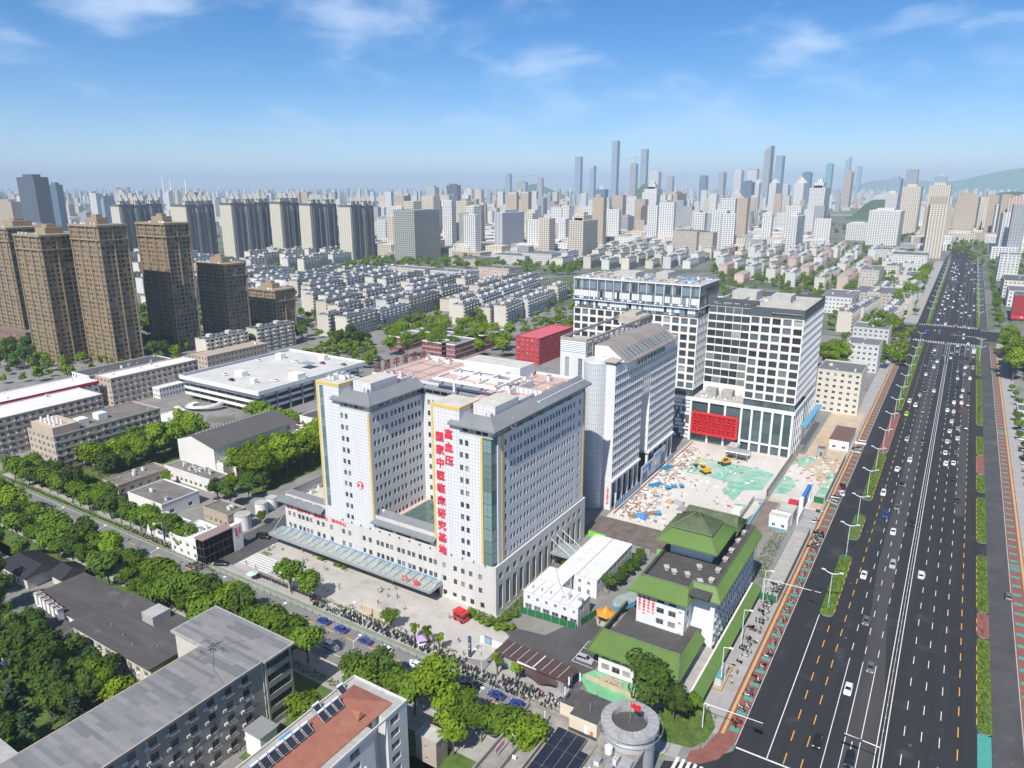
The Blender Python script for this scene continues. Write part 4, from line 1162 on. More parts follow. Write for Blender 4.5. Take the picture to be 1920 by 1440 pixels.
panel_fence('site_fence', 'dark green hoarding between construction site and red pavement', (-33.1, 285), (-33.1, 340), 2.6, m_hdark)
panel_fence('site_fence', 'bright green hoarding panel facing the site entrance', (-37, 284), (-33.3, 284), 2.6, m_hgreen)
panel_fence('site_fence', 'dark hoarding along the red pavement beside the fenced concrete strip', (-33.0, 202), (-33.0, 254), 2.6, m_hdark)
panel_fence('site_fence', 'green hoarding closing the near end of the fenced concrete strip', (-38.2, 202), (-33.2, 202), 2.4, m_hgreen)
panel_fence('site_fence', 'pale grey sheet fence at the far end of the concrete strip', (-38.2, 254.5), (-33.2, 254.5), 2.4, metal_g)
panel_fence('site_fence', 'pale grey sheet fence along the left of the concrete strip', (-38.4, 202), (-38.4, 254), 2.0, metal_g)
m_lime = mat('lime_hoarding', (.15, .62, .03), .7, var=.2, scale=1.5)
panel_fence('site_fence', 'lime green hoarding between hospital corner and cabin building', (-99.5, 211), (-93, 211), 2.4, m_lime)
panel_fence('site_fence', 'lime green hoarding behind the cabin building beside the shrubs', (-74, 211), (-66, 211), 2.4, m_lime)
panel_fence('site_fence', 'grey sheet fence along the rear edge of the cabins', (-90, 209.6), (-76, 209.6), 2.2, metal_g)
panel_fence('site_fence', 'red and white railing along the rubble side of the deck', (-99.3, 232), (-99.3, 325), 1.1, mat('railing_pink', (.55, .3, .3), .7), 3)
t = thing('street_strip', 'fenced grey concrete strip between green-roofed building and red pavement', 'pavement', (-35.7, 228, 0)); t['kind'] = 'structure'
b = MB(); b.sheet(rect(-38.3, -33.1, 202, 254), .03); b.build('slab', [concrete], t)
# gate with blue arch, signs, red container, cabins
t = thing('site_gate', 'blue and white gateway of the construction site', 'gate', (-39, 270, 0))
b = MB(); b.box(-39.6, -38.4, 270, 284, 5.6, 7.2); b.build('beam', [mat('gate_blue', (.03, .18, .52), .5)], t)
b = MB(); b.box(-39.6, -38.4, 268, 270, 0, 7.2); b.box(-39.6, -38.4, 284, 286, 0, 7.2); b.each('pillar', [white], t)
t = thing('notice_wall', 'white notice wall with blue foot beside the site gate', 'notice board', (-38.1, 262, 0))
b = MB(); b.box(-38.4, -38, 258.5, 267.5, 0, 3.6); b.build('board', [white], t)
for i in range(3):
 for j in range(3): b = MB(); b.box(-37.99, -37.95, 259.2 + i * 2.8, 261.2 + i * 2.8, .5 + j * 1.0, 1.2 + j * 1.0); b.build('notice', [mat('notice_blue', (.30, .42, .6), .6)], t)
t = thing('site_container', 'red open site container beside the blue gate', 'container', (-43, 275, 0))
b = MB(); b.box(-44.6, -41.2, 273.8, 274, 0, 2.5); b.box(-44.6, -41.2, 276.4, 276.6, 0, 2.5); b.box(-44.6, -44.4, 274, 276.4, 0, 2.5); b.box(-44.6, -41.2, 273.8, 276.6, 2.5, 2.65); b.each('wall', [mat('container_red', (.5, .03, .05), .6)], t)
t = block('guard_house', 'white guard house with blue foot at the construction gate', -47, -40.5, 252.5, 257.5, 4.2, 1, 3, white, m_rawc, 1.2, 1.2, limit=8)
b = MB(); b.box(-47.1, -40.4, 252.4, 257.6, 0, .5); b.build('blue_foot', [MATS['site_cyan']], t)
block('plant_house', 'grey concrete plant house with sunken roof by the ramp', -46, -40, 258.5, 265.5, 4.0, 1, 3, m_rawc, m_rawc, .9, .9, limit=8, par=1.0)
block('site_box', 'tall light grey equipment box on the site deck', -60.5, -57.6, 253, 257.5, 3.2, 1, 5, ac_white, ac_white, .5, .5, limit=3, par=.1)
t = thing('site_shelter', 'open site shelter with curved grey roof in front of the new building', 'shelter', (-74, 312, 0))
b = MB()
for i in range(8):
 a0, a1 = math.pi * i / 8, math.pi * (i + 1) / 8
 b.face([(-80, 315.5 - 3.2 * math.cos(a0), 3.6 + .9 * math.sin(a0)), (-70, 315.5 - 3.2 * math.cos(a0), 3.6 + .9 * math.sin(a0)), (-70, 315.5 - 3.2 * math.cos(a1), 3.6 + .9 * math.sin(a1)), (-80, 315.5 - 3.2 * math.cos(a1), 3.6 + .9 * math.sin(a1))])
b.build('roof', [metal_g], t)
b = MB()
for x in (-79.8, -75, -70.2):
 for y in (312.5, 318.5): b.box(x - .15, x + .15, y - .15, y + .15, 0, 3.6)
b.each('post', [metal_g], t); b = MB(); b.box(-80, -70.4, 312.4, 312.6, 2.4, 3.6); b.build('fascia', [frame_d], t)
t = thing('site_tunnel', 'blue-roofed covered passage below the red screen', 'shelter', (-80, 324, 0))
b = MB(); b.box(-81.5, -77, 319, 327, 3.2, 3.5); b.build('roof', [m_rawc], t); b = MB(); b.box(-81.5, -81.2, 319, 327, 0, 3.2); b.box(-77.3, -77, 319, 327, 0, 3.2); b.each('side', [MATS['site_cyan']], t)
# excavator, dozer
m_cat = mat('machine_yellow', (.72, .38, .01), .5, var=.1)
def machine(name, label, loc, rz, boom):
 t = thing(name, label, 'machine', loc, rz=rz)
 def part(nm, f, m_=m_cat): q = MB(); f(q); return q.build(nm, [m_], t, world=False)
 for s_ in (-1, 1):
  part('track', lambda q: q.prism([(-2, s_ * 1.3 - .3), (2, s_ * 1.3 - .3), (2, s_ * 1.3 + .3), (-2, s_ * 1.3 + .3)], 0, .85), dark_m)
 part('chassis', lambda q: q.box(-1.2, 1.2, -1, 1, .5, 1.1), dark_m)
 part('body', lambda q: (q.box(-2.2, 1.2, -1.4, 1.4, 1.1, 2.3), q.box(-2.2, -.6, -1.4, 1.4, 2.3, 2.7)))
 part('cab', lambda q: q.prism([(-.2, .3), (1.5, .3), (1.5, 1.4), (-.2, 1.4)], 2.3, 3.5), glass_a)
 part('cab_roof', lambda q: q.box(-.3, 1.6, .2, 1.5, 3.5, 3.65))
 if boom:
  part('boom', lambda q: q.tube([(1, -.4, 2), (3.2, -.4, 4.8), (4.2, -.4, 5.3), (6.6, -.4, 4.9)], .38, 4))
  part('arm', lambda q: q.tube([(6.5, -.4, 5.1), (7.2, -.4, 1.6)], .3, 4))
  part('bucket', lambda q: q.prism([(6.5, -1), (7.6, -1), (7.6, .2), (6.5, .2)], .3, 1.5), dark_m)
 else:
  part('blade', lambda q: q.box(2.4, 2.7, -1.8, 1.8, .1, 1.3), dark_m); part('blade_arm', lambda q: (q.box(1, 2.4, -1.4, -1.1, .5, .8), q.box(1, 2.4, 1.1, 1.4, .5, .8)))
 return t
machine('excavator', 'yellow excavator with raised boom on the green netting', (-82.5, 291, .04), rad(145), True)
machine('bulldozer', 'yellow bulldozer with dark blade on the green netting', (-78, 305.5, .04), rad(-120), False)
# heaps of site material
pal = [mat('rub_white', (.66, .63, .60), .9, rnd=.1), mat('rub_grey', (.40, .37, .33), .9), mat('rub_brown', (.28, .17, .11), .9), mat('rub_red', (.46, .14, .09), .9), mat('rub_blue', (.05, .25, .55), .8), mat('rub_teal', (.06, .35, .28), .8)]
b = MB()
for k in range(1700):
 y = R.uniform(231, 318); x = -98.6 + abs(R.gauss(0, 1)) * (4.2 if y < 300 else 2.6) * (1.5 if y < 262 else 1)
 if y < 236 or k % 9 == 0: x = R.uniform(-98, -60)
 if k % 14 == 0: x, y = R.uniform(-52, -34), R.uniform(300, 338)
 if -60 < x < -53: continue
 s1, s2, s3 = R.uniform(.2, 1.9), R.uniform(.15, .9), R.uniform(.06, .7)
 q = MB(); q.box(-s1 / 2, s1 / 2, -s2 / 2, s2 / 2, 0, s3, 0, bottom=False)
 b.add(q, (x, y, .03), R.uniform(0, 3.1), R.choices(range(6), (12, 8, 5, 1, .4, .3))[0])
o = b.build('debris', pal); o['kind'] = 'stuff'; tag(o, 'scattered white and brown building debris along the office block', 'debris')
pp = MB()
for i in range(6): pp.tube([(-1.4 + i * .55, -3, .3), (-1.4 + i * .55, 3, .3)], .26, 6)
for i in range(5): pp.tube([(-1.1 + i * .55, -3, .75), (-1.1 + i * .55, 3, .75)], .26, 6)
pmesh = pp.mesh('pipe_bundle', [mat('pipe_blue', (.02, .22, .38), .5)])
for lb, x, y, rz in (('bundle of blue pipes on the pale deck beside the white car', -95.5, 266, -.5), ('bundle of blue pipes by the billboard end', -98.5, 286.5, -.3)): tag(ob('pipe_bundle', pmesh, loc=(x, y, .03), rz=rz), lb, 'pipes')
for i, (x, y) in enumerate(((-88.5, 268), (-85.8, 270), (-90, 265.5), (-84.8, 240))):
 q = MB()
 for k in range(5): q.tube([(-1.2, -.8 + k * .4, 0), (1.2, -.8 + k * .4, 1.3 + .2 * k)], .07, 4); q.tube([(1.2, -.8 + k * .4, 0), (-1.2, -.8 + k * .4, 1.3)], .07, 4)
 q.box(-1.3, 1.3, -.9, .9, 1.2, 1.35)
 tag(q.build('scissor_lift', [mat('lift_blue', (.08, .3, .48), .6)], loc=(x, y, .03), rz=R.uniform(0, 3)), ['blue steel frame stack beside the pale slab edge, tallest of three', 'blue steel frame stack right of its neighbours on the slab', 'blue steel frame stack nearest the pipe bundle', 'blue scissor lift beside a dark timber heap'][i], 'steel frame')
for i, (x, y, sx, sy, h2, m_) in enumerate(((-81.5, 254, 4, 2, 1.2, concrete), (-85, 253, 2.6, 2, 1.1, mat('board_tan', (.52, .36, .2), .8)), (-93.5, 258, 1.6, 3.4, .9, MATS['board_tan']), (-76, 250.5, 9, 5, .35, metal_g))):
 q = MB()
 for k in range(4): q.box(-sx / 2 + R.uniform(-.1, .1), sx / 2 + R.uniform(-.1, .1), -sy / 2, sy / 2, h2 * k / 4 + .01, h2 * (k + 1) / 4)
 tag(q.build('board_stack', [m_], loc=(x, y, .02)), ['stack of grey boards on the slab behind green roof', 'stack of tan boards next to the grey boards', 'tan plank stack beside the parked white car', 'flat grey sheet stack behind the green pavilion roof'][i], 'boards')
tr = MB(); tr.face([(-2.4, -2, .2), (2.4, -2, .2), (1, 0, 1.7), (-1, 0, 1.7)]); tr.face([(2.4, 2, .2), (-2.4, 2, .2), (-1, 0, 1.7), (1, 0, 1.7)]); tr.face([(-2.4, 2, .2), (-2.4, -2, .2), (-1, 0, 1.7)]); tr.face([(2.4, -2, .2), (2.4, 2, .2), (1, 0, 1.7)])
tag(tr.build('tarpaulin', [mat('tarp_blue', (.03, .2, .62), .6)], loc=(-89.5, 235.5, .02)), 'bright blue tarpaulin tent beside the red railing', 'tarpaulin')
b = MB(); b.prism([(-94, 233.5), (-91.8, 232.5), (-84.2, 242), (-85.8, 243)], 0, .8); tag(b.build('earth_heap', [mat('rub_brown')]), 'long brown strip of heaped earth on the deck', 'earth')
block('kiosk', 'small glass kiosk with brown roof right of the new building', -45, -41.5, 337, 341, 4.2, 1, 2, m_cang, mat('brown_sheet', (.16, .10, .085), .7), 1.2, 2.0, .6, limit=6, par=.2)
t = block('brown_shed', 'long brown corrugated roof shed beside the new building', -42, -33.6, 352, 376, 4.6, 1, 4, white, MATS['brown_sheet'], 1.6, 1.2, limit=12, par=.05)
b = MB()
for i in range(40): b.box(-42.4, -33.2, 352 + i * .6, 352.3 + i * .6, 4.66, 4.78)
o = b.build('roof_rib', [MATS['brown_sheet']], t); o['kind'] = 'stuff'

# ================================================================ GREEN-TILED BUILDING
m_gt = mat('green_glazed_tile', (.115, .195, .045), .45, var=.10, scale=.25, var2=((.19, .24, .11), .2, .60, .35))
m_gtd = mat('green_glazed_tile_worn', (.075, .105, .045), .6, var=.25, scale=.5, var2=((.15, .17, .09), .5, .56, .6))
m_gridge = mat('ridge_tile', (.10, .13, .07), .6, var=.2)
m_felt = mat('dark_roof_felt', (.072, .068, .064), .92, var=.25, scale=.3, grid=(1.0, 50, (.042, .04, .038), .08, .8), var2=((.16, .145, .125), .18, .57, .6))
m_wt = mat('white_wall_tile', (.73, .725, .705), .6, var=.06, scale=.3, stretch=(1, 1, .2), grid=(.6, .3, (.6, .6, .58), .03, .4))
grn = thing('green_roofed_building', 'white clinic with green glazed tile roofs and a rooftop pavilion', 'building', (-51, 146, 0))
wins = []
b = MB()
# low front wing
facade(b, (-65, 146), 'S', 20.5, 0, 7, [(.9 + i * 2.9, 3.0 + i * 2.9) for i in range(7)], [(1.0, 2.8), (4.3, 6.1)], .25, 0, wins, 1)
facade(b, (-44.5, 146), 'E', 16, 0, 7, [(1 + i * 3, 3 + i * 3) for i in range(5)], [(1, 2.8), (4.3, 6.1)], .25, 0, wins, 1)
facade(b, (-65, 166), 'W', 20, 0, 7, [(1 + i * 3, 3 + i * 3) for i in range(6)], [(1, 2.8), (4.3, 6.1)], .25, 0, wins, 1)
# main block
facade(b, (-61, 160.5), 'S', 13, 0, 18, [(5.5, 7.5), (8.7, 10.7)], [(9.1, 10.8), (12.3, 14.0), (15.4, 17.0)], .25, 0, wins, 1)
facade(b, (-48, 160.5), 'E', 6, 0, 18, [(2.2, 3.6)], [(5.9, 7.6), (9.1, 10.8), (12.3, 14), (15.4, 17)], .25, 0, wins, 1)
facade(b, (-48, 166.5), 'S', 6, 0, 18, [], [], .2, 0)
facade(b, (-42, 166.5), 'E', 41, 0, 18, [(1.2 + i * 2.5, 2.9 + i * 2.5) for i in range(16)], [(1, 2.7), (4.6, 6.3), (8.2, 9.9), (11.8, 13.5), (15.2, 16.9)], .25, 0, wins, 0)
facade(b, (-42, 207.5), 'N', 19, 0, 18, [(1 + i * 3, 3 + i * 3) for i in range(6)], [(1, 2.7), (4.6, 6.3), (8.2, 9.9), (11.8, 13.5), (15.2, 16.9)], .25, 0, wins, 0)
facade(b, (-61, 207.5), 'W', 47, 0, 18, [(1.2 + i * 2.9, 2.9 + i * 2.9) for i in range(16)], [(1, 2.7), (4.6, 6.3), (8.2, 9.9), (11.8, 13.5), (15.2, 16.9)], .25, 0, wins, 0)
b.build('wall', [m_wt], grn)
b = MB(); b.box(-59.5, -47.6, 181, 195, 19.4, 24.6); b.box(-60, -47, 197.5, 206, 19.4, 22); b.each('pavilion_wall', [m_wt], grn)
b = MB(); b.sheet(rect(-60.5, -42.6, 161.5, 207), 19.4); b.sheet(rect(-64.6, -44.8, 150, 166), 8.0); b.box(-61.2, -60.5, 163, 207, 18, 20.6, 0, 1); b.box(-61, -42.3, 207, 207.4, 18, 20.8)
b.build('flat_roof', [m_felt, m_felt], grn)
def tiles(mb, p0, p1, q0, q1, m=0, pitch=.7):
 n = max(2, int((Vector(p1) - Vector(p0)).length / pitch)); ribbed_slope(mb, p0, p1, q0, q1, n, m, .13, .3)
def roof_part(name, segs, m_=m_gt, th=.35):
 b = MB()
 for p0, p1, q0, q1 in segs:
  tiles(b, p0, p1, q0, q1)
  b.face([(p0[0], p0[1], p0[2] - th), (p1[0], p1[1], p1[2] - th), p1, p0]); b.face([(q0[0], q0[1], p0[2] - th), (q1[0], q1[1], p1[2] - th), (p1[0], p1[1], p1[2] - th), (p0[0], p0[1], p0[2] - th)])
 return b.build(name, [m_], grn)
roof_part('tile_roof', [((-67.3, 143.8, 6.9), (-43.2, 143.8, 6.9), (-66.2, 150.4, 9.4), (-45.4, 150.4, 9.4)), ((-43.0, 144, 7.2), (-43.0, 163, 7.2), (-45.2, 150.4, 9.4), (-45.2, 163, 9.4)), ((-67.6, 166, 7.2), (-67.6, 144.2, 7.2), (-66.0, 166, 9.4), (-66.0, 150.4, 9.4))])
roof_part('tile_roof', [((-62.6, 158.6, 17.8), (-47.0, 158.6, 17.8), (-61.2, 163.2, 20.4), (-48.4, 163.2, 20.4)), ((-47.0, 158.6, 17.8), (-47.0, 164.2, 17.8), (-48.4, 163.2, 20.4), (-48.4, 167, 20.4)), ((-47.0, 164.2, 17.8), (-40.2, 164.2, 17.8), (-48.4, 167.2, 20.4), (-42.4, 167.2, 20.4)), ((-40.2, 164.2, 17.8), (-40.2, 208.2, 17.8), (-42.4, 167.2, 20.4), (-42.4, 207.5, 20.4)), ((-62.8, 207.5, 17.8), (-62.8, 158.6, 17.8), (-61.3, 207.5, 20.4), (-61.3, 163.2, 20.4))])
# pavilion: lower hipped skirt and raised pyramid
A_ = [(-62.6, 176.2), (-44.9, 176.2), (-44.9, 194.6), (-62.6, 194.6)]; B_ = [(-59.2, 180.6), (-48.3, 180.6), (-48.3, 190.2), (-59.2, 190.2)]
roof_part('pavilion_roof', [((*A_[i], 24.6), (*A_[(i + 1) % 4], 24.6), (*B_[i], 27.4), (*B_[(i + 1) % 4], 27.4)) for i in range(4)])
C_ = [(-59.6, 180.2), (-47.9, 180.2), (-47.9, 190.6), (-59.6, 190.6)]; ap = [(-54.2, 185.2), (-53.4, 185.2), (-53.4, 185.6), (-54.2, 185.6)]
roof_part('pavilion_roof', [((*C_[i], 27.7), (*C_[(i + 1) % 4], 27.7), (*ap[i], 31.2), (*ap[(i + 1) % 4], 31.2)) for i in range(4)], m_gtd)
roof_part('rear_roof', [((-62.5, 195.6, 22), (-44.9, 195.6, 22), (-61, 200.6, 25.6), (-46.2, 200.6, 25.6)), ((-44.9, 207.6, 22), (-62.5, 207.6, 22), (-46.2, 200.6, 25.6), (-61, 200.6, 25.6)), ((-44.9, 195.6, 22), (-44.9, 207.6, 22), (-46.2, 200.6, 25.6), (-46.2, 200.8, 25.6))], m_gtd)
b = MB()
for i in range(4): b.tube([(*A_[i], 24.8), (*B_[i], 27.6)], .2, 5); b.tube([(*C_[i], 27.9), (*ap[i], 31.4)], .2, 5); b.tube([(*C_[i], 27.8), (*C_[(i + 1) % 4], 27.8)], .22, 5)
b.tube([(-61, 200.6, 25.8), (-46.2, 200.6, 25.8)], .3, 5); b.tube([(-66.2, 150.4, 9.6), (-45.4, 150.4, 9.6)], .22, 5); b.tube([(-43.2, 143.8, 7.1), (-45.4, 150.4, 9.6)], .25, 5); b.tube([(-67.3, 143.8, 7.1), (-66.2, 150.4, 9.6)], .25, 5)
b.tube([(-61.2, 163.2, 20.6), (-48.4, 163.2, 20.6)], .2, 5); b.tube([(-42.4, 167.2, 20.6), (-42.4, 207.5, 20.6)], .2, 5); b.tube([(-48.4, 167.2, 20.6), (-42.4, 167.2, 20.6)], .2, 5)
b.each('ridge', [m_gridge], grn)
# black upstand behind the parapets
b = MB(); b.box(-66, -65.6, 150.6, 166, 8, 9.3); b.box(-45.2, -44.9, 150.6, 163, 8, 9.2); b.box(-42.8, -42.5, 167.6, 207, 19.4, 20.3); b.box(-61, -48.5, 163.3, 163.6, 19.4, 20.3); b.each('upstand', [mat('bitumen', (.03, .03, .032), .8)], grn)
vn = MB(); vn.box(-.5, .5, -.7, .7, 0, .7, 0); vn.box(-.7, .7, -.9, .9, .7, .95, 1); vn = vn.mesh('roof_vent', [concrete, m_rawc])
for y in (171, 177, 184, 190, 197, 203): ob('roof_vent', vn, grn, loc=(-44.6, y, 19.41), world=True)
for x, y in ((-57, 171), (-54.5, 170), (-51, 170.5), (-47, 168.8), (-49.5, 176)): ob('roof_vent', vn, grn, loc=(x, y, 19.41), rz=.5, world=True)
au = MB(); au.box(0, .85, -.32, 0, 0, .6, 0); au.face([(.15, -.325, .08), (.6, -.325, .08), (.6, -.325, .52), (.15, -.325, .52)], 1); AU = au.mesh('air_conditioner', [ac_white, metal_g])
for z in (8.2, 11.4, 14.5, 17.1): ob('air_conditioner', AU, grn, loc=(-49.5, 160.5, z), world=True)
for i in range(16):
 for z in (3.6, 7.2, 10.8, 14.3):
  if R.random() < .6: ob('air_conditioner', AU, grn, loc=(-42, 166.9 + i * 2.5, z), rz=math.pi / 2, world=True)
# steel uprights in front of the street side
b = MB()
for i in range(18): b.box(-41.6, -41.5, 167.5 + i * 2.4, 167.65 + i * 2.4, 3.5, 17.5)
b.each('screen_upright', [metal_g], grn)
for i, tx in enumerate(('心血管病中心', '糖尿病医学中心', '肺癌诊疗中心', '小儿推拿中心')): letters(grn, tx, (-60.2 + i * 1.25, 160.5, 16.0), 'S', .78, .86, m_redl, True, .04, .02)
# lean-to tile roof along the street
roof_part('lean_to_roof', [((-37.9, 146, 3.0), (-37.9, 203, 3.0), (-40.4, 146, 4.4), (-40.4, 203, 4.4))])
b = MB(); b.box(-40.9, -40.4, 146, 203, 0, 4.3); b.build('lean_to_wall', [m_wt], grn); b = MB(); b.sheet(rect(-44.4, -41, 146, 166), 3.2); b.build('court_roof', [concrete], grn)
put_windows(grn, wins, 260, metal_g, weights=(4, 4, 2))

# ================================================================ WHITE CABIN OFFICES
m_cab = mat('cabin_white', (.73, .735, .735), .55, var=.05, scale=.3, grid=(3.0, 50, (.5, .51, .52), .12, .7))
m_cabr = mat('cabin_roof', (.66, .655, .635), .7, var=.10, scale=.3, grid=(2.9, 50, (.40, .39, .37), .14, .6), var2=((.46, .36, .27), .25, .62, .6))
cab = thing('cabin_offices', 'white two-storey prefabricated cabin offices with stained flat roofs', 'cabin building', (-86, 160, 0))
wins = []
b = MB(); facade(b, (-95.8, 160), 'S', 17.8, 0, 3.0, [(.6 + i * 2.95, 2.8 + i * 2.95) for i in range(6)], [(.5, 2.3)], .1, 0, wins, 2); facade(b, (-95.8, 160), 'S', 17.8, 3.0, 6.0, [(1.3 + i * 2.95, 2.2 + i * 2.95) for i in range(6)], [(3.9, 5.0)], .1, 0, wins, 0)
facade(b, (-78, 160), 'E', 7.7, 0, 6, [(2.5, 3.6)], [(3.9, 5.0)], .1, 0, wins, 0); facade(b, (-78, 167.7), 'N', 9.4, 0, 6, [(2, 3), (6, 7)], [(3.9, 5)], .1, 0, wins, 0); facade(b, (-87.4, 167.7), 'E', 7, 0, 6, [(1, 3), (4, 6)], [(3.6, 5.2)], .1, 0, wins, 0); facade(b, (-95.8, 174.7), 'W', 14.7, 0, 6, [(2, 3), (6, 7), (10, 11)], [(.9, 2), (3.9, 5)], .1, 0, wins, 0)
facade(b, (-93, 176), 'S', 13.2, 0, 6, [(7, 8), (10, 11)], [(.3, 2.3), (3.9, 5)], .1, 0, wins, 0); facade(b, (-79.8, 176), 'E', 27, 0, 6, [(1.5 + i * 3, 2.6 + i * 3) for i in range(9)], [(.9, 2.0), (3.9, 5)], .1, 0, wins, 0); facade(b, (-79.8, 203), 'N', 13.2, 0, 6, [], [], .1, 0); facade(b, (-93, 203), 'W', 27, 0, 6, [(1.5 + i * 3, 2.6 + i * 3) for i in range(9)], [(.9, 2.0), (3.9, 5)], .1, 0, wins, 0)
b.build('wall', [m_cab], cab)
b = MB(); b.prism([(-95.9, 159.9), (-77.9, 159.9), (-77.9, 167.8), (-87.3, 167.8), (-87.3, 176), (-95.9, 176)], 6, 6.22); b.prism(rect(-93.1, -79.7, 176.05, 203.1), 6.0, 6.2); b.each('roof', [m_cabr], cab)
b = MB()
for i in range(7): b.tube([(-95.6 + i * 2.95, 160, 6.26), (-95.6 + i * 2.95, 167.5, 6.26)], .06, 4)
for i in range(9): b.tube([(-93, 178 + i * 3, 6.24), (-79.8, 178 + i * 3, 6.24)], .06, 4)
b.tube([(-94, 176, 6.3), (-88, 168, 6.35), (-82, 161, 6.3)], .08, 4); b.tube([(-86.5, 176, 6.3), (-86.5, 203, 6.3)], .08, 4)
o = b.build('roof_seam', [metal_g], cab); o['kind'] = 'stuff'
for i, x in enumerate(range(-94, -78, 3)): roof_unit(cab, x, 162, 6.23)
put_windows(cab, wins, 120, frame_w, weights=(2, 4, 1))
panel_fence('site_fence', 'dark green hoarding in front of the white cabin offices', (-95.6, 157.6), (-78, 160 - 1.2), 2.2, m_hgreen)
panel_fence('site_fence', 'short green hoarding beside the little orange pavilion', (-77.6, 161), (-76, 168), 2.2, m_hgreen)
# orange pavilion
t = thing('garden_pavilion', 'small hexagonal garden pavilion with orange glazed roof and red columns', 'pavilion', (-72.3, 166.5, 0))
b = MB()
for i in range(6):
 a0, a1 = math.pi / 3 * i, math.pi / 3 * (i + 1)
 P0, P1 = (-72.3 + 3 * math.cos(a0), 166.5 + 3 * math.sin(a0), 3.0), (-72.3 + 3 * math.cos(a1), 166.5 + 3 * math.sin(a1), 3.0)
 M0, M1 = (-72.3 + 1.5 * math.cos(a0), 166.5 + 1.5 * math.sin(a0), 3.7), (-72.3 + 1.5 * math.cos(a1), 166.5 + 1.5 * math.sin(a1), 3.7)
 ribbed_slope(b, P0, P1, M0, M1, 6); b.face([M0, M1, (-72.3, 166.5, 5.2)])
b.build('roof', [mat('orange_tile', (.62, .27, .02), .5, var=.15, scale=1)], t)
b = MB()
for i in range(6): a0 = math.pi / 3 * i; b.cyl(-72.3 + 2.3 * math.cos(a0), 166.5 + 2.3 * math.sin(a0), 0, 3.2, .14, n=6)
b.each('column', [mat('column_red', (.35, .05, .03), .6)], t)
b = MB(); b.cyl(-72.3, 166.5, 0, .25, 3, n=6); b.build('plinth', [concrete], t)
# blue glazed walkway
t = thing('glass_walkway', 'curved walkway with grey glass roof and bright blue fascia', 'walkway', (-70, 176, 0))
b = MB(); pts = [(-72.2, 171.2), (-71.2, 170.6), (-69.6, 172), (-67.8, 176), (-66.6, 182), (-66, 200)]; pt2 = [(-73.2, 173), (-73, 176), (-71.6, 178.6), (-70.2, 182), (-69.4, 188), (-68.6, 200)]
for i in range(5): b.face([(*pts[i], 3), (*pts[i + 1], 3), (*pt2[i + 1], 3.2), (*pt2[i], 3.2)])
b.build('roof', [m_cang], t); b = MB()
for i in range(5): b.face([(*pts[i], 1.6), (*pts[i + 1], 1.6), (*pts[i + 1], 3.1), (*pts[i], 3.1)])
b.build('fascia', [mat('walkway_blue', (.05, .34, .62), .5)], t)
b = MB()
for p in pts + pt2: b.cyl(p[0], p[1], 0, 3, .08, n=5)
b.each('post', [metal_g], t)

# ================================================================ METRO ENTRANCE
t = thing('metro_entrance', 'metro entrance with long brown ribbed canopy roof', 'metro entrance', (-78, 134, 0))
m_mroof = mat('metro_roof', (.105, .060, .055), .55, var=.08)
m_brnd = mat('metro_brown', (.07, .042, .04), .5)
b = MB(); P0, P1, Q0, Q1 = (-88.6, 133.6, 4.6), (-67.4, 132.6, 4.6), (-88.5, 139.8, 4.2), (-67.0, 138.6, 4.2)
b.face([P0, P1, Q1, Q0]); b.face([(P0[0], P0[1], 4.1), (P1[0], P1[1], 4.1), P1, P0]); b.face([(P1[0], P1[1], 4.1), (Q1[0], Q1[1], 3.8), Q1, P1]); b.face([(Q0[0], Q0[1], 3.9), (Q1[0], Q1[1], 3.9), (P1[0], P1[1], 4.1), (P0[0], P0[1], 4.1)])
b.build('roof', [m_mroof], t)
b = MB()
for i in range(12):
 f = (i + .5) / 12; a_ = Vector(P0).lerp(Vector(Q0), f); c_ = Vector(P1).lerp(Vector(Q1), f); b.face([tuple(a_ + Vector((0, -.1, .05))), tuple(c_ + Vector((0, -.1, .05))), tuple(c_ + Vector((0, .1, .05))), tuple(a_ + Vector((0, .1, .05)))])
o = b.build('roof_rib', [m_brnd], t); o['kind'] = 'stuff'
b = MB()
for i in range(1, 9):
 a_ = Vector(P0).lerp(Vector(P1), i / 9); c_ = Vector(Q0).lerp(Vector(Q1), i / 9); w2 = .16 if i == 5 else .05
 b.face([(a_.x - w2, a_.y, a_.z + .06), (a_.x + w2, a_.y, a_.z + .06), (c_.x + w2, c_.y, c_.z + .06), (c_.x - w2, c_.y, c_.z + .06)])
o = b.build('roof_joint', [frame_w], t); o['kind'] = 'stuff'
b = MB(); b.box(-86.5, -68.5, 137.6, 138, 0, 3.9); b.box(-68.9, -68.5, 133.6, 137.6, 0, 3.9); b.box(-70.5, -68.9, 133.4, 133.7, 0, 4); b.each('wall', [metal_g], t)
b = MB(); b.box(-86.5, -76, 134.4, 134.5, 0, 3.6); b.build('glass_side', [m_cang], t)
b = MB()
for i in range(24):
 x = -80 + i * .42; z0 = 2.2 - 1.3 * math.exp(-((x + 75) / 1.9) ** 2); x1 = x + .42; z1 = 2.2 - 1.3 * math.exp(-((x1 + 75) / 1.9) ** 2)
 b.face([(x, 132.9, z0 - .5), (x1, 132.9, z1 - .5), (x1, 132.9, z1), (x, 132.9, z0)]); b.face([(x, 132.9, z0), (x1, 132.9, z1), (x1, 134, 4.1), (x, 134, 4.1)])
b.build('curved_fascia', [m_brnd], t)
b = MB(); b.box(-81.5, -70.8, 133.0, 133.3, 4.12, 4.5); b.build('white_strip', [white], t)
t = thing('metro_sign', 'tall black metro totem with blue head on the pale paving', 'sign', (-96.2, 133.2, 0))
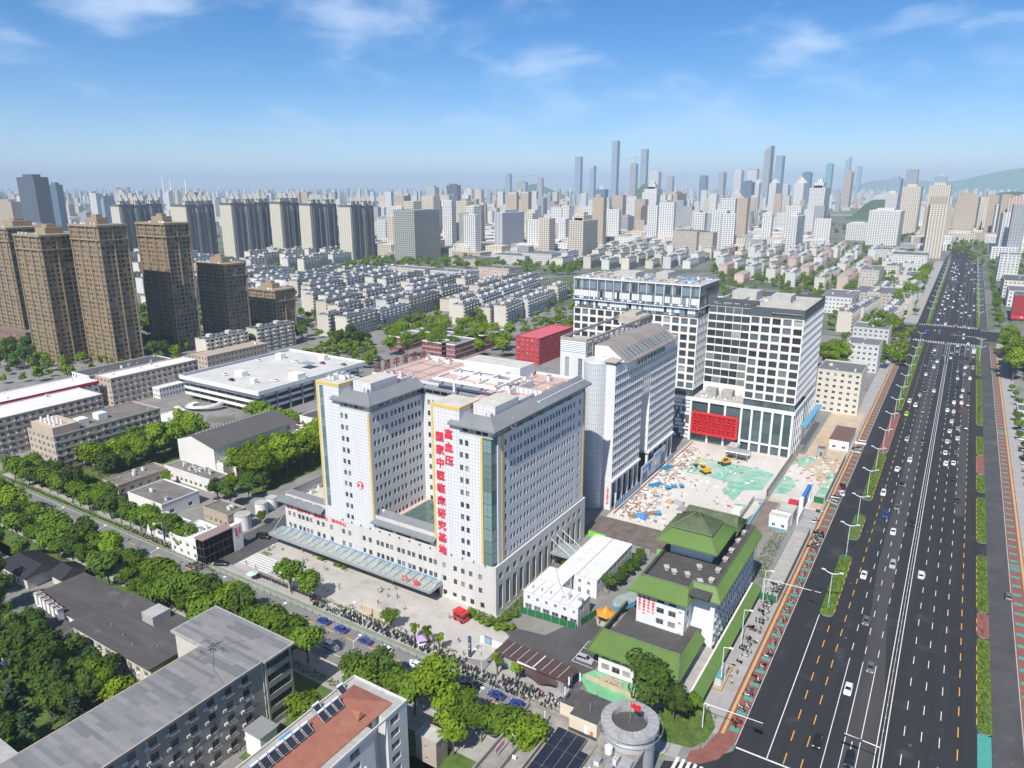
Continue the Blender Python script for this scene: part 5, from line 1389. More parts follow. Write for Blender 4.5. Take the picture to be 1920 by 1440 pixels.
b = MB(); b.box(-96.6, -95.8, 133.0, 133.4, 0, 6.2); b.build('pylon', [dark_m], t); b = MB(); b.box(-96.62, -95.78, 132.97, 133.43, 5.0, 6.0); b.build('head', [mat('sign_blue', (.03, .14, .45), .5)], t)
letters(t, '经十路', (-96.2, 133.0, 3.9), 'S', .6, .75, white, True, .02, .01)
t = thing('map_board', 'blue and white street map board in a low white wall', 'sign', (-94, 139.8, 0))
b = MB(); b.box(-97.5, -88.6, 140, 140.3, 0, 1.9); b.build('wall', [white], t); b = MB(); b.box(-96, -93.8, 139.8, 139.95, .4, 2.6); b.build('frame', [frame_d], t); b = MB(); b.box(-95.85, -93.95, 139.75, 139.79, .6, 2.4); b.build('map', [mat('map_blue', (.25, .38, .55), .5, var=.3, scale=2)], t)
b = MB(); b.sheet([(-68.2, 141.5), (-66, 145.6), (-53, 145.6), (-53, 130.5), (-56, 130.5)], .05); structure('green_ground_sheet', b, [mat('green_sheet', (.16, .42, .22), .8, var=.2, scale=.3)])
b = MB(); b.prism([(-66.5, 141.6), (-52, 140.6), (-52, 141.2), (-66.5, 142.2)], 0, 1.0); tag(b.build('garden_wall', [mat('tan_render', (.50, .40, .29), .9, var=.15)]), 'low tan wall between green sheet and clinic', 'wall')
b = MB()
for k in range(160):
 x, y = R.gauss(-60, 1.8), R.gauss(143.6, .5); s1 = R.uniform(.12, .35); q = MB(); q.box(-s1, s1, -s1 * .6, s1 * .6, 0, s1, bottom=False); b.add(q, (x, y, max(0, .9 - abs(x + 60) * .28) * R.random()), R.uniform(0, 3))
o = b.build('rubble', [mat('brick_rubble', (.45, .35, .26), .9)]); o['kind'] = 'stuff'; tag(o, 'heap of pale brick rubble by the clinic wall', 'rubble')
for i, (x, y, c_) in enumerate(((-37.6, 158, 'teal_box'), (-37.4, 161.6, 'white_box'))):
 t = thing('utility_cabinet', ['teal-roofed utility cabinet inside yellow railings on the pavement', 'beige utility cabinet behind the teal-roofed one'][i], 'cabinet', (x, y, 0))
 b = MB(); b.box(x - 1, x + 1, y - 1.4, y + 1.4, 0, 2.2); b.build('body', [mat('cabinet_cream', (.55, .58, .5), .6)], t); b = MB(); b.box(x - 1.15, x + 1.15, y - 1.55, y + 1.55, 2.2, 2.45); b.build('roof', [mat('cabinet_teal', (.10, .33, .36), .6) if i == 0 else concrete], t)
b = MB()
for y in (154.5, 165): b.tube([(-39.4, y, 1), (-35.8, y, 1)], .06, 4); b.tube([(-39.4, y, .5), (-35.8, y, .5)], .06, 4)
for z in (.5, 1): b.tube([(-35.8, 154.5, z), (-35.8, 165, z)], .06, 4)
for i in range(8): b.tube([(-35.8, 154.5 + i * 1.5, 0), (-35.8, 154.5 + i * 1.5, 1.1)], .06, 4)
t = thing('safety_railing', 'orange safety railing round the utility cabinets', 'railing', (-37, 154.5, 0)); b.each('rail', [mat('rail_orange', (.7, .33, .03), .6)], t)

# ================================================================ CORNER BUILDING WITH THE ROUND TOWER
m_oldc = mat('stained_concrete', (.27, .25, .225), .92, var=.3, scale=.35, var2=((.11, .10, .095), .22, .55, .7))
m_creamw = mat('cream_render', (.66, .57, .44), .85, var=.08, scale=.3)
m_tank = mat('grey_panel', (.43, .44, .455), .5, var=.07, scale=.4, grid=(50, 1.6, (.25, .26, .27), .07, .7))
crn = thing('corner_building', 'stained corner building with grey round tower and dark solar panels', 'building', (-55, 90, 0))
wins = []
b = MB(); walls4(b, -68.5, -41.5, 84, 117.5, 0, 8, {s_: ([(1 + i * 3.2, 3 + i * 3.2) for i in range(8)], [(1, 2.8), (4.6, 6.4)]) for s_ in 'SENW'}, 0, wins); b.build('wall', [m_oldc], crn)
b = MB(); b.sheet(rect(-68.5, -41.5, 84, 117.5), 8.0); b.build('roof', [m_oldc], crn)
b = MB(); parapet(b, -68.6, -41.4, 83.9, 117.6, 8.0, 9.0, .35); b.box(-64.2, -63.8, 84.3, 112, 8, 9.2); b.box(-60.6, -60.2, 84.3, 113, 8, 9.0); b.each('parapet', [m_oldc], crn)
b = MB(); b.box(-57.6, -51.2, 115.4, 123.6, 8.5 - .5, 12.0); b.box(-61, -57.7, 117.6, 123.6, 0, 12.0); b.each('stair_house', [m_creamw], crn)
b = MB(); b.sheet(rect(-57.6, -51.2, 115.4, 123.6), 12.004); b.sheet(rect(-61, -57.7, 117.6, 123.6), 12.004); b.box(-57.7, -51.1, 115.3, 115.39, 8, 8.8); b.build('stair_house_roof', [m_felt], crn)
b = MB(); b.box(-52.6, -52, 115.3, 115.39, 8.9, 9.9); b.build('orange_panel', [mat('rust_orange', (.5, .19, .05), .7)], crn); b = MB(); b.box(-54, -53.2, 115.3, 115.39, 8.8, 10.6); b.build('door', [white], crn)
cx_, cy_ = -46.0, 120.6
b = MB(); b.cyl(cx_, cy_, 0, 10.6, 5.4, n=48, cap=False); b.build('tower_drum', [m_tank], crn)
b = MB(); n = 48
for i in range(n):
 a0, a1 = 2 * math.pi * i / n, 2 * math.pi * (i + 1) / n
 def rp(r, a_, z): return (cx_ + r * math.cos(a_), cy_ + r * math.sin(a_), z)
 b.face([rp(5.4, a0, 10.4), rp(5.4, a1, 10.4), rp(6.2, a1, 11.2), rp(6.2, a0, 11.2)]); b.face([rp(6.2, a0, 11.2), rp(6.2, a1, 11.2), rp(6.1, a1, 12.0), rp(6.1, a0, 12.0)]); b.face([rp(6.1, a0, 12), rp(6.1, a1, 12), rp(3.8, a1, 12.25), rp(3.8, a0, 12.25)]); b.face([rp(3.8, a0, 12.25), rp(3.8, a1, 12.25), rp(3.75, a1, 10.9), rp(3.75, a0, 10.9)])
b.build('tower_rim', [mat('rim_concrete', (.31, .31, .31), .8, var=.25, scale=.7, var2=((.52, .46, .40), .8, .58, .6))], crn)
b = MB(); b.cyl(cx_, cy_, 10.85, 10.9, 3.8, n=32); b.build('tower_roof', [m_felt], crn)
b = MB()
for i in range(24): a0 = 2 * math.pi * i / 24; b.face([rp(3.85, a0 - .008, 12.27), rp(6.1, a0 - .006, 12.03), rp(6.1, a0 + .006, 12.03), rp(3.85, a0 + .008, 12.27)])
o = b.build('rim_joint', [mat('joint_dark', (.12, .12, .12), .8)], crn); o['kind'] = 'stuff'
b = MB(); pts = [rp(6.9, 2 * math.pi * i / 40, 11.0) for i in range(41)]; b.tube(pts, .06, 4)
for i in range(0, 40, 5): b.tube([rp(5.4, 2 * math.pi * i / 40, 10.6), pts[i]], .05, 4)
b.each('ring_rail', [metal_g], crn)
# solar panels on racks
pv = MB(); pv.box(0, 2.1, 0, 1.7, 0, .06, 0); pv.box(-.04, 2.14, -.04, 1.74, -.03, -.005, 1); pvm = pv.mesh('solar_panel', [mat('solar_dark', (.018, .022, .034), .18, var=.3, scale=1.5), metal_g])
for i in range(4):
 for j in range(9):
  if i == 3 and j > 6: continue
  o = ob('solar_panel', pvm, crn, loc=(-59.3 + i * 2.25, 97.4 + j * 1.85, 8.9 + .0 * i), world=True); o.rotation_euler = (rad(4), 0, 0)
b = MB()
for i in range(5): b.box(-59.45 + i * 2.25, -59.35 + i * 2.25, 97, 114, 8.7, 8.82)
for j in range(0, 9, 3): b.box(-59.5, -50.3, 97.2 + j * 1.85, 97.35 + j * 1.85, 8.5, 9.0)
b.each('rack_rail', [mat('rusty_pipe')], crn)
b = MB()
for x, y, h2 in ((-60.2, 118, 4), (-60.8, 121, 4.4), (-59.6, 124, 4), (-61, 123, 3.6), (-63.6, 112, 3.6), (-62.6, 113.5, 3.8), (-55, 124, 3), (-54, 118, 2.5)):
 b.tube([(x, y, 8 if y < 117 else 12), (x, y, (8 if y < 117 else 12) + h2)], .06, 4)
b.each('aerial_mast', [metal_g], crn)
am = MB(); am.box(-.18, .18, -.1, .1, 0, 1.9); am.cyl(0, 0, 1.9, 2.05, .16, .05, n=6); am = am.mesh('aerial', [frame_w])
for x, y, z in ((-60.2, 118, 14), (-60.8, 121, 14.3), (-59.6, 124, 13.8), (-63.6, 112, 9.8), (-62.6, 113.5, 10)): ob('aerial', am, crn, loc=(x + .2, y - .15, z), rz=R.uniform(0, 3), world=True)
ct = MB(); ct.cyl(0, 0, .5, 1.9, .85, n=14); ct.cyl(0, 0, 1.9, 2.3, .85, .4, n=14); ct.box(-.6, .6, -.6, .6, 0, .5, 1); ob('water_tank', ct.mesh('water_tank', [white, metal_g]), crn, loc=(-47.5, 113.5, 8), world=True)
for k in range(12): roof_unit(crn, R.uniform(-50, -43), R.uniform(104, 112), 8.0)
for k in range(8): roof_unit(crn, R.uniform(-67.5, -62), R.uniform(97, 115), 8.0)
b = MB(); b.box(-44.6, -42.2, 96, 114, 8, 8.6); b.build('coping', [mat('rim_concrete')], crn)
ln = MB(); ln.box(-66.4, -66.3, 100, 103.4, 9.3, 10.6); ln.build('pink_sheet', [mat('pink_cloth', (.75, .36, .46), .9)], crn)
b = MB(); b.box(-68.2, -64.4, 108, 112, 9.6, 9.8); b.box(-68.2, -68.1, 108, 112, 8, 9.6); b.each('lean_to', [m_cabr], crn)
put_windows(crn, wins, 80, frame_w)
t = thing('national_flag', 'red flag with a yellow star on a pole on the round tower', 'flag', (cx_, cy_, 10.9))
b = MB(); b.tube([(cx_, cy_, 10.9), (cx_, cy_, 16.6)], .05, 5); b.build('pole', [metal_g], t)
b = MB()
for i in range(8):
 x0, x1 = cx_ + i * .28, cx_ + (i + 1) * .28; y0, y1 = cy_ + .18 * math.sin(i * 1.1), cy_ + .18 * math.sin((i + 1) * 1.1); dz0, dz1 = -.03 * i ** 1.3, -.03 * (i + 1) ** 1.3
 b.face([(x0, y0, 15.0 + dz0), (x1, y1, 15.0 + dz1), (x1, y1, 16.5 + dz1), (x0, y0, 16.5 + dz0)])
b.build('cloth', [mat('flag_red', (.62, .012, .015), .7)], t); b = MB(); b.face([(cx_ + .35 + (.26 if i % 2 == 0 else .11) * math.sin(math.pi * i / 5), cy_ - .03 + .1, 16.1 + (.26 if i % 2 == 0 else .11) * math.cos(math.pi * i / 5)) for i in range(10)]); b.build('star', [mat('star_yellow', (.85, .6, .03), .6)], t)
b = MB(); b.sheet([(-42.5, 131.5), (-36, 133), (-34, 137), (-33.4, 142), (-36, 147), (-42, 147), (-47, 141)], .06); structure('corner_lawn', b, [m_grass])

# ================================================================ FOREGROUND LEFT
m_panel = mat('concrete_panel_wall', (.30, .285, .26), .85, var=.12, scale=.3, grid=(1.75, 1.55, (.17, .16, .15), .06, .7))
m_ochre = mat('ochre_wall', (.40, .32, .12), .85, var=.12, grid=(1.2, 1.2, (.28, .22, .09), .05, .6))
m_pale = mat('pale_tile_wall', (.57, .54, .47), .8, var=.08, grid=(1.2, 1.2, (.42, .4, .36), .05, .6))
m_slate = mat('dark_roof', (.075, .070, .068), .9, var=.3, scale=.3, stretch=(.15, 1, 1), var2=((.15, .14, .13), .2, .58, .55))
# --- the long grey L-shaped dormitory
dorm = thing('dormitory', 'long grey L-shaped dormitory with striped felt roof and wall units', 'dormitory', (-128, 40, 0))
wins = []
H1 = 17.4
b = MB()
zs5 = floors(.4, 5, 3.4, 1.0, 1.6)
ue = [(2 + i * 4.3, 3.7 + i * 4.3) for i in range(15)]
facade(b, (-120.8, 20), 'E', 68, 0, H1, ue, zs5, .3, 0, wins, 1)
facade(b, (-120.2, 88), 'E', 7.5, 0, H1, [(.5, 6.9)], [(z0 - .1, z1 + .2) for z0, z1 in zs5], .25, 0, wins, 2)
b.face([(-120.8, 88, 0), (-120.2, 88, 0), (-120.2, 88, H1), (-120.8, 88, H1)])
facade(b, (-120.2, 95.5), 'N', 27.4, 0, H1, [(2 + i * 4.3, 3.7 + i * 4.3) for i in range(6)], zs5, .3, 0, wins, 1)
facade(b, (-147.6, 95.5), 'W', 11.2, 0, H1, [], [], .3, 0)
facade(b, (-136.2, 84.3), 'W', 64.3, 0, H1, [(2 + i * 4.3, 3.7 + i * 4.3) for i in range(14)], zs5, .3, 0, wins, 1)
facade(b, (-140.5, 20), 'S', 19.7, 0, H1, [], [], .3, 0)
b.build('wall', [m_panel], dorm)
b = MB(); facade(b, (-147.6, 84.3), 'S', 11.4, 0, H1, [(4, 5.6)], zs5[:2], .3, 0, wins, 1); b.build('pale_wall', [m_pale], dorm)
b = MB(); b.prism([(-136.9, 20), (-120.1, 20), (-120.1, 87.5), (-119.5, 87.5), (-119.5, 96.2), (-148.3, 96.2), (-148.3, 83.6), (-136.9, 83.6)], H1, H1 + .5)
b.prism([(-153, 20), (-136.95, 20), (-136.95, 45.4), (-153, 45.4)], H1 - .1, H1 + .45); b.each('roof', [concrete], dorm)
fm = [mat(f'felt_{i}', c_, .85, var=.09, scale=.4) for i, c_ in enumerate(((.165, .165, .172), (.20, .20, .203), (.185, .188, .195), (.225, .222, .218), (.15, .15, .158), (.21, .205, .195)))]
def felt_strips(x0, x1, y0, y1, z, along='x'):
 """roofing felt laid in strips of uneven length, each a piece of its own"""
 w_ = 1.02; n = int((y1 - y0) / w_); w_ = (y1 - y0) / n
 for i in range(n):
  x = x0
  while x < x1 - .05:
   e = min(x1, x + R.choice((4.2, 6.5, 9.5, 12)));  e = x1 if x1 - e < 1.2 else e
   q = MB(); zz = z + .004 + .003 * R.random(); q.box(x, e - .02, y0 + i * w_, y0 + (i + 1) * w_ - .02, z, zz + .008, 0, bottom=False); q.build('roofing_strip', [R.choice(fm)], dorm); x = e
felt_strips(-136.5, -120.4, 24, 84, H1 + .5); felt_strips(-147.9, -119.9, 84.1, 95.8, H1 + .5)
b = MB(); b.box(-136.95, -136.6, 20, 83.6, H1 + .5, H1 + .68); b.box(-120.35, -120.0, 20, 87.5, H1 + .5, H1 + .62); b.each('verge', [mat('verge_tan', (.38, .32, .26), .85, var=.15)], dorm)
b = MB()
for k in range(30):
 p0 = (-134 + R.gauss(0, 1.1), 84.5 + R.gauss(0, 1.1)); b.tube([(*p0, H1 + .56), (p0[0] + R.gauss(0, .7), p0[1] + R.gauss(0, .7), H1 + .62 + .2 * R.random()), (p0[0] + R.gauss(0, 1), p0[1] + R.gauss(0, 1), H1 + .56)], .035, 4)
b.tube([(-134, 85, H1 + .58), (-127, 80, H1 + .57), (-121, 78, H1 + .58)], .03, 4); b.tube([(-134, 85, H1 + .58), (-128, 93, H1 + .57)], .03, 4)
o = b.build('loose_cable', [dark_m], dorm); o['kind'] = 'stuff'
rack = MB(); rack.box(-.05, 1.9, -.85, -.75, 0, .05); rack.box(-.05, 0, -.85, 0, 0, .05); rack.box(1.85, 1.9, -.85, 0, 0, .05); rack = rack.mesh('drying_rail', [metal_g])
LM = []
for c_ in ((.72, .72, .74), (.66, .70, .76), (.12, .12, .15), (.62, .5, .55)):
 q = MB()
 for i in range(4):
  x = R.uniform(0, 1.5); w_ = R.uniform(.3, .6); h2 = R.uniform(.5, 1.0); y = -.8 - .1 * i; q.face([(x, y, -h2), (x + w_, y + .05, -h2), (x + w_, y, 0), (x, y, 0)]); q.face([(x, y + .12, -h2), (x + w_, y + .1, -h2 + .1), (x + w_, y, 0), (x, y, 0)])
 LM.append(q.mesh('laundry', [mat('laundry_%02d' % int(c_[0] * 100), c_, .9)]))
for i, (u0, u1) in enumerate(ue):
 for j, (z0, z1) in enumerate(zs5):
  ob('air_conditioner', AU, dorm, loc=(-120.8, 20 + u0 - 1.0, z0 - .1), rz=math.pi / 2, world=True)
  if R.random() < .8: ob('drying_rail', rack, dorm, loc=(-120.8, 20 + u0 - .1, z0 - .1), rz=math.pi / 2, world=True)
  if R.random() < .36: ob('laundry', R.choice(LM), dorm, loc=(-120.8, 20 + u0, z0 - .1), rz=math.pi / 2, world=True)
b = MB()
for y in (87.6, 60.2, 34.6): b.tube([(-120.7, y, 0), (-120.7, y, H1)], .09, 5)
b.each('drain_pipe', [frame_w], dorm)
put_windows(dorm, wins, 300, frame_d, weights=(6, 2, 1))
# --- two-storey hall with weathered dark roof
hall = thing('low_hall', 'low cream hall with wide weathered dark roof behind the dormitory', 'building', (-170, 80, 0))
wins = []
b = MB(); facade(b, (-188, 80), 'S', 35, 0, 7.6, [(1.5 + i * 3.4, 3.1 + i * 3.4) for i in range(10)], [(1, 2.5), (4.6, 6.2)], .25, 0, wins, 1); b.build('wall', [m_pale], hall)
b = MB(); facade(b, (-153, 80), 'E', 16.5, 0, 7.6, [(2, 3.6), (9, 10.6)], [(4.6, 6.2)], .25, 0, wins, 1); facade(b, (-188, 96.5), 'W', 16.5, 0, 7.6, [], [], .2, 0); facade(b, (-153, 96.5), 'N', 35, 0, 7.6, [], [], .2, 0); b.build('side_wall', [m_ochre], hall)
b = MB(); b.prism([(-188.8, 79.3), (-152.3, 79.3), (-152.3, 97.2), (-188.8, 97.2)], 7.6, 8.0); b.build('roof', [m_slate], hall)
b = MB(); b.box(-173, -168, 90.5, 95.5, 8, 10.6); b.build('roof_house', [concrete], hall)
b = MB()
for x in (-186, -177, -166): b.tube([(x, 79.9, 0), (x, 79.9, 7.6)], .07, 5)
b.each('drain_pipe', [frame_w], hall)
for i in range(10):
 if R.random() < .7: ob('air_conditioner', AU, hall, loc=(-186.5 + i * 3.4 + .2, 80, 3.7), world=True)
b = MB()
for x, y in ((-165, 83), (-159, 86), (-178, 85), (-171, 84)): b.cyl(x, y, 8, 8.5, .15, n=6)
b.each('roof_vent', [metal_g], hall); put_windows(hall, wins, 60)
# --- row of low dark-roofed workshops with chimney stacks
wk = thing('workshop', 'long low workshop with black felt roof and a row of white chimney stacks', 'workshop', (-205, 90, 0))
wins = []
b = MB(); walls4(b, -217, -193, 84, 98, 0, 4.6, {'S': ([(1.5 + i * 2.6, 2.6 + i * 2.6) for i in range(8)], [(1.6, 3.4)]), 'E': ([(1.5 + i * 2.6, 2.6 + i * 2.6) for i in range(4)], [(1.6, 3.4)])}, 0, wins); b.build('wall', [white], wk)
b = MB(); b.prism(rect(-217.6, -192.6, 83.4, 98.6), 4.6, 4.9); b.build('roof', [m_slate], wk)
b = MB(); b.prism(rect(-212, -193, 76, 83), 0, 3.4, 1, 0); b.prism(rect(-192.4, -189.2, 74, 96), 0, 3.2, 1, 0); b.each('lean_to', [m_slate, white], wk)
ch = MB(); ch.box(-.75, .75, -.75, .75, 0, 3.4, 0); ch.box(-.85, .85, -.85, .85, 3.4, 3.6, 1); ch.cyl(0, 0, 3.6, 4.1, .22, n=6, m=2); ch = ch.mesh('chimney_stack', [white, concrete, mat('rub_red')])
for i in range(6): ob('chimney_stack', ch, wk, loc=(-214 + i * 2.7, 83.6 - i * .2, 3.2), world=True)
put_windows(wk, wins, 40)
for lb, x0, x1, y0, y1, z in (('black tiled pavilion roof by the trees at the left edge', -247, -230, 87, 99, 5), ('smaller black tiled roof joined to the left pavilion', -229.5, -221, 93, 102, 4.4)):
 t = thing('tiled_pavilion', lb, 'building', ((x0 + x1) / 2, y0, 0))
 b = MB(); b.box(x0 + 1, x1 - 1, y0 + 1, y1 - 1, 0, z - .8); b.build('wall', [m_pale], t)
 b = MB(); ym = (y0 + y1) / 2; ribbed_slope(b, (x0, y0, z - 1), (x1, y0, z - 1), (x0 + 1, ym, z + 1.2), (x1 - 1, ym, z + 1.2), int((x1 - x0) / .7)); ribbed_slope(b, (x1, y1, z - 1), (x0, y1, z - 1), (x1 - 1, ym, z + 1.2), (x0 + 1, ym, z + 1.2), int((x1 - x0) / .7)); b.face([(x1, y0, z - 1), (x1, y1, z - 1), (x1 - 1, ym, z + 1.2)]); b.face([(x0, y1, z - 1), (x0, y0, z - 1), (x0 + 1, ym, z + 1.2)]); b.build('roof', [mat('black_tile', (.035, .035, .038), .6, var=.2)], t)
block('garden_shed', 'low grey shed with flat dark roof between workshop and hall', -212, -196, 66, 75, 3.6, 1, 3, white, m_slate, 1.2, 1.2, limit=10, par=.2)
# --- red-roofed apartment house with solar heaters
ap_ = thing('apartment_house', 'white tiled apartment house with brown-red roof and solar heaters', 'apartment house', (-91, 60, 0))
m_wtile = mat('white_grid_tile', (.60, .595, .575), .6, var=.07, grid=(1.1, 1.1, (.36, .36, .35), .05, .75))
m_rroof = mat('red_felt_roof', (.30, .115, .075), .85, var=.16, scale=.5, var2=((.33, .165, .10), .2, .55, .6))
wins = []; H2 = 19.0
b = MB(); zs6 = floors(.6, 6, 3.0, .9, 1.6)
for y0, y1, x1 in ((40, 76.5, -83.8), (76.5, 84, -83.8), (84, 87.5, -86.4), (87.5, 93.5, -83.6)):
 us = [(1 + i * 3.6, 3.6 + i * 3.6) for i in range(int((y1 - y0 - .6) / 3.6))] or [(.6, 2.2)]
 facade(b, (x1, y0), 'E', y1 - y0, 0, H2, us, zs6, .25, 0, wins, 2)
 b.face([(x1 - 4, y0, 0), (x1, y0, 0), (x1, y0, H2), (x1 - 4, y0, H2)]); b.face([(x1, y1, 0), (x1 - 4, y1, 0), (x1 - 4, y1, H2), (x1, y1, H2)])
facade(b, (-83.6, 93.5), 'N', 14.4, 0, H2, [(2, 4), (6, 8), (10, 12)], zs6, .25, 0, wins, 2); facade(b, (-98, 93.5), 'W', 53.5, 0, H2, [(1 + i * 3.6, 3.2 + i * 3.6) for i in range(14)], zs6, .25, 0, wins, 2); facade(b, (-98, 40), 'S', 14.2, 0, H2, [], [], .2, 0)
b.build('wall', [m_wtile], ap_)
b = MB(); b.sheet([(-98, 40), (-83.8, 40), (-83.8, 84), (-86.4, 84), (-86.4, 87.5), (-83.6, 87.5), (-83.6, 93.5), (-98, 93.5)], H2); b.build('roof_slab', [concrete], ap_)
b = MB()   # low hipped red roof
ra, rb_, rc, rd = (-96.2, 40, H2 + .2), (-85.6, 40, H2 + .2), (-85.6, 91.5, H2 + .2), (-96.2, 91.5, H2 + .2); k1, k2 = (-93.6, 40, H2 + 1.9), (-93.6, 86, H2 + 1.9)
b.face([rb_, rc, k2, k1]); b.face([rd, ra, k1, k2]); b.face([rc, rd, k2]); b.face([(-96.2, 40, H2), (-85.6, 40, H2), rb_, ra]); b.face([(-85.6, 40, H2), (-85.6, 91.5, H2), rc, rb_]); b.build('hipped_roof', [m_rroof], ap_)
b = MB(); parapet(b, -98.1, -83.5, 40, 93.6, H2, H2 + .5, .25); b.each('parapet', [m_wtile], ap_)
for yy in (84.5, 66, 50):
 b = MB(); p = (-88.6, yy); b.face([(p[0] + 1.3, p[1] - 1, H2 + 1.0), (p[0] + 1.3, p[1] + 1, H2 + 1.0), (p[0] + .9, p[1], H2 + 2.1)]); b.face([(p[0] + 1.3, p[1] + 1, H2 + .9), (p[0] - 1.6, p[1], H2 + 1.55), (p[0] + .9, p[1], H2 + 2.1)]); b.face([(p[0] - 1.6, p[1], H2 + 1.55), (p[0] + 1.3, p[1] - 1, H2 + .9), (p[0] + .9, p[1], H2 + 2.1)]); b.build('dormer', [m_rroof if yy > 80 else mat('slate_patch', (.12, .11, .105), .8)], ap_)
put_windows(ap_, wins, 300, frame_w, weights=(5, 3, 1))
for i in range(12): ob('air_conditioner', AU, ap_, loc=(-83.8, R.uniform(50, 90), R.uniform(3, 17)), rz=math.pi / 2, world=True)
# solar water heaters: each a thing of its own
def heater_proto():
 t = thing('solar_heater', 'h', 'solar heater', (0, 0, 0), 'solar water heaters on the red roof')
 b = MB(); b.tube([(0, 0, 1.45), (0, 1.7, 1.45)], .26, 10, 0); b.build('tank', [mat('tank_white', (.72, .75, .78), .35)], t, world=False)
 b = MB(); b.tube([(0, -.06, 1.45), (0, .0, 1.45)], .27, 10); b.tube([(0, 1.7, 1.45), (0, 1.76, 1.45)], .27, 10); b.each('tank_cap', [mat('tank_blue', (.10, .33, .62), .5)], t, world=False)
 b = MB()
 b.face([(.1, .1, 1.3), (1.75, .1, .2), (1.75, 1.6, .2), (.1, 1.6, 1.3)], 0)
 for i in range(12): y = .14 + i * .125; b.tube([(.12, y, 1.36), (1.75, y, .26)], .03, 4, 1)
 b.build('collector', [mat('collector_dark', (.02, .022, .03), .3), mat('tube_glass', (.05, .05, .07), .1)], t, world=False)
 b = MB(); b.tube([(1.78, .05, .15), (1.78, 1.65, .15)], .05, 4); b.tube([(.1, .05, 1.3), (1.78, .05, .15)], .04, 4); b.tube([(.1, 1.65, 1.3), (1.78, 1.65, .15)], .04, 4)
 for y in (.1, 1.6): b.tube([(0, y, 0), (0, y, 1.3)], .04, 4)
 b.each('frame', [metal_g], t, world=False)
 return t
hp = heater_proto(); k = 0; HORD = 'first second third fourth fifth sixth seventh eighth ninth tenth eleventh twelfth thirteenth x x x'.split()
spots = [(-93.4, 82.6 - i * 1.9) for i in range(3)] + [(-93.4, 74.6 - i * 1.9) for i in range(7)] + [(-93.4, 58.8 - i * 1.9) for i in range(3)] + [(-90.4, 60.5), (-97.3, 87.6), (-97.3, 81)]
for x, y in spots:
 lab = ('solar heater standing low on the right slope of the red roof' if x == -90.4 else 'solar heater on the left flat edge of the red roof, farther one' if y == 87.6 else 'solar heater on the left flat edge of the red roof, nearer one' if y == 81 else f'white-tanked solar heater on the red roof ridge, {HORD[k]} from the far end')
 if k == 0: hp.location = (x, y, H2 + 1.75); hp['label'] = lab
 else: dup(hp, (x, y, H2 + (1.75 if x == -93.4 else 1.1 if x == -90.4 else .05)), label=lab)
 k += 1
b = MB()
for i in range(4): b.box(-97.3 + i * .28, -97.08 + i * .28, 72.5, 75.4, H2 + .1, H2 + .2)
tag(b.build('corrugated_sheet', [mat('sheet_blue', (.12, .34, .58), .5)]), 'small blue corrugated sheet lying on the edge of the red roof', 'sheet')
block('concrete_hut', 'plain beige concrete hut below the street trees', -86, -80.4, 98.5, 102.4, 6, 2, 3, mat('beige_render', (.40, .35, .29), .9, var=.12), m_rawc, .7, .8, limit=6, par=.5)
t = thing('ribbed_shed', 'small white shed with ribbed grey roof between dormitory and red roof', 'shed', (-115, 84, 0))
b = MB(); b.box(-118.5, -113.5, 80, 84.5, 0, 6.0); b.build('wall', [white], t); b = MB(); b.prism(rect(-118.8, -113.2, 79.7, 84.8), 6.0, 6.15)
for i in range(11): b.box(-118.7 + i * .5, -118.5 + i * .5, 79.7, 84.8, 6.15, 6.25)
b.build('roof', [metal_g], t)

# ================================================================ LEFT MIDDLE GROUND
m_beige = mat('beige_dorm_wall', (.47, .385, .305), .85, var=.10, scale=.25)
m_wroof = mat('white_roof', (.66, .645, .615), .85, var=.10, scale=.15, var2=((.5, .47, .43), .08, .58, .5))
m_stain = mat('stained_felt', (.16, .145, .125), .92, var=.25, scale=.2, var2=((.28, .25, .21), .13, .55, .6))
m_groofd = mat('auditorium_roof', (.095, .088, .082), .7, var=.1, scale=.2)
m_wpanel = mat('white_panel_wall', (.68, .655, .60), .7, var=.05, scale=.2, grid=(2.4, 1.5, (.5, .48, .44), .06, .5))
m_tanw = mat('tan_wall', (.42, .35, .26), .85, var=.12)
# auditorium
aud = thing('auditorium', 'white auditorium with low dark gabled roof among the trees', 'auditorium', (-270, 174, 0))
wins = []
b = MB(); x0, x1, y0, y1, e, rx, rz_ = -282, -257, 174.5, 219, 13.4, -272, 16.4
b.face([(x0, y0, 0), (x1, y0, 0), (x1, y0, e), (rx, y0, rz_), (x0, y0, e)]); b.face([(x1, y1, 0), (x0, y1, 0), (x0, y1, e), (rx, y1, rz_), (x1, y1, e)])
facade(b, (x1, y0), 'E', y1 - y0, 0, e, [(13 + i * 3.2, 14.9 + i * 3.2) for i in range(9)], [(6.2, 8.6)], .25, 0, wins, 1); facade(b, (x0, y1), 'W', y1 - y0, 0, e, [], [], .2, 0); b.build('wall', [m_wpanel], aud)
b = MB(); b.face([(x1 + .5, y0 - .3, e - .1), (x1 + .5, y1 + .3, e - .1), (rx, y1 + .3, rz_ + .25), (rx, y0 - .3, rz_ + .25)]); b.face([(x0 - .5, y1 + .3, e - .1), (x0 - .5, y0 - .3, e - .1), (rx, y0 - .3, rz_ + .25), (rx, y1 + .3, rz_ + .25)]); b.build('roof', [m_groofd], aud)
b = MB(); b.box(-257, -251, 180, 217, 0, 4.6); b.box(-257, -252.6, 175, 184, 0, 6.6); b.each('side_wing', [m_wpanel], aud); b = MB(); b.box(-257, -250.4, 184.1, 217.4, 4.6, 4.9); b.build('canopy', [metal_g], aud)
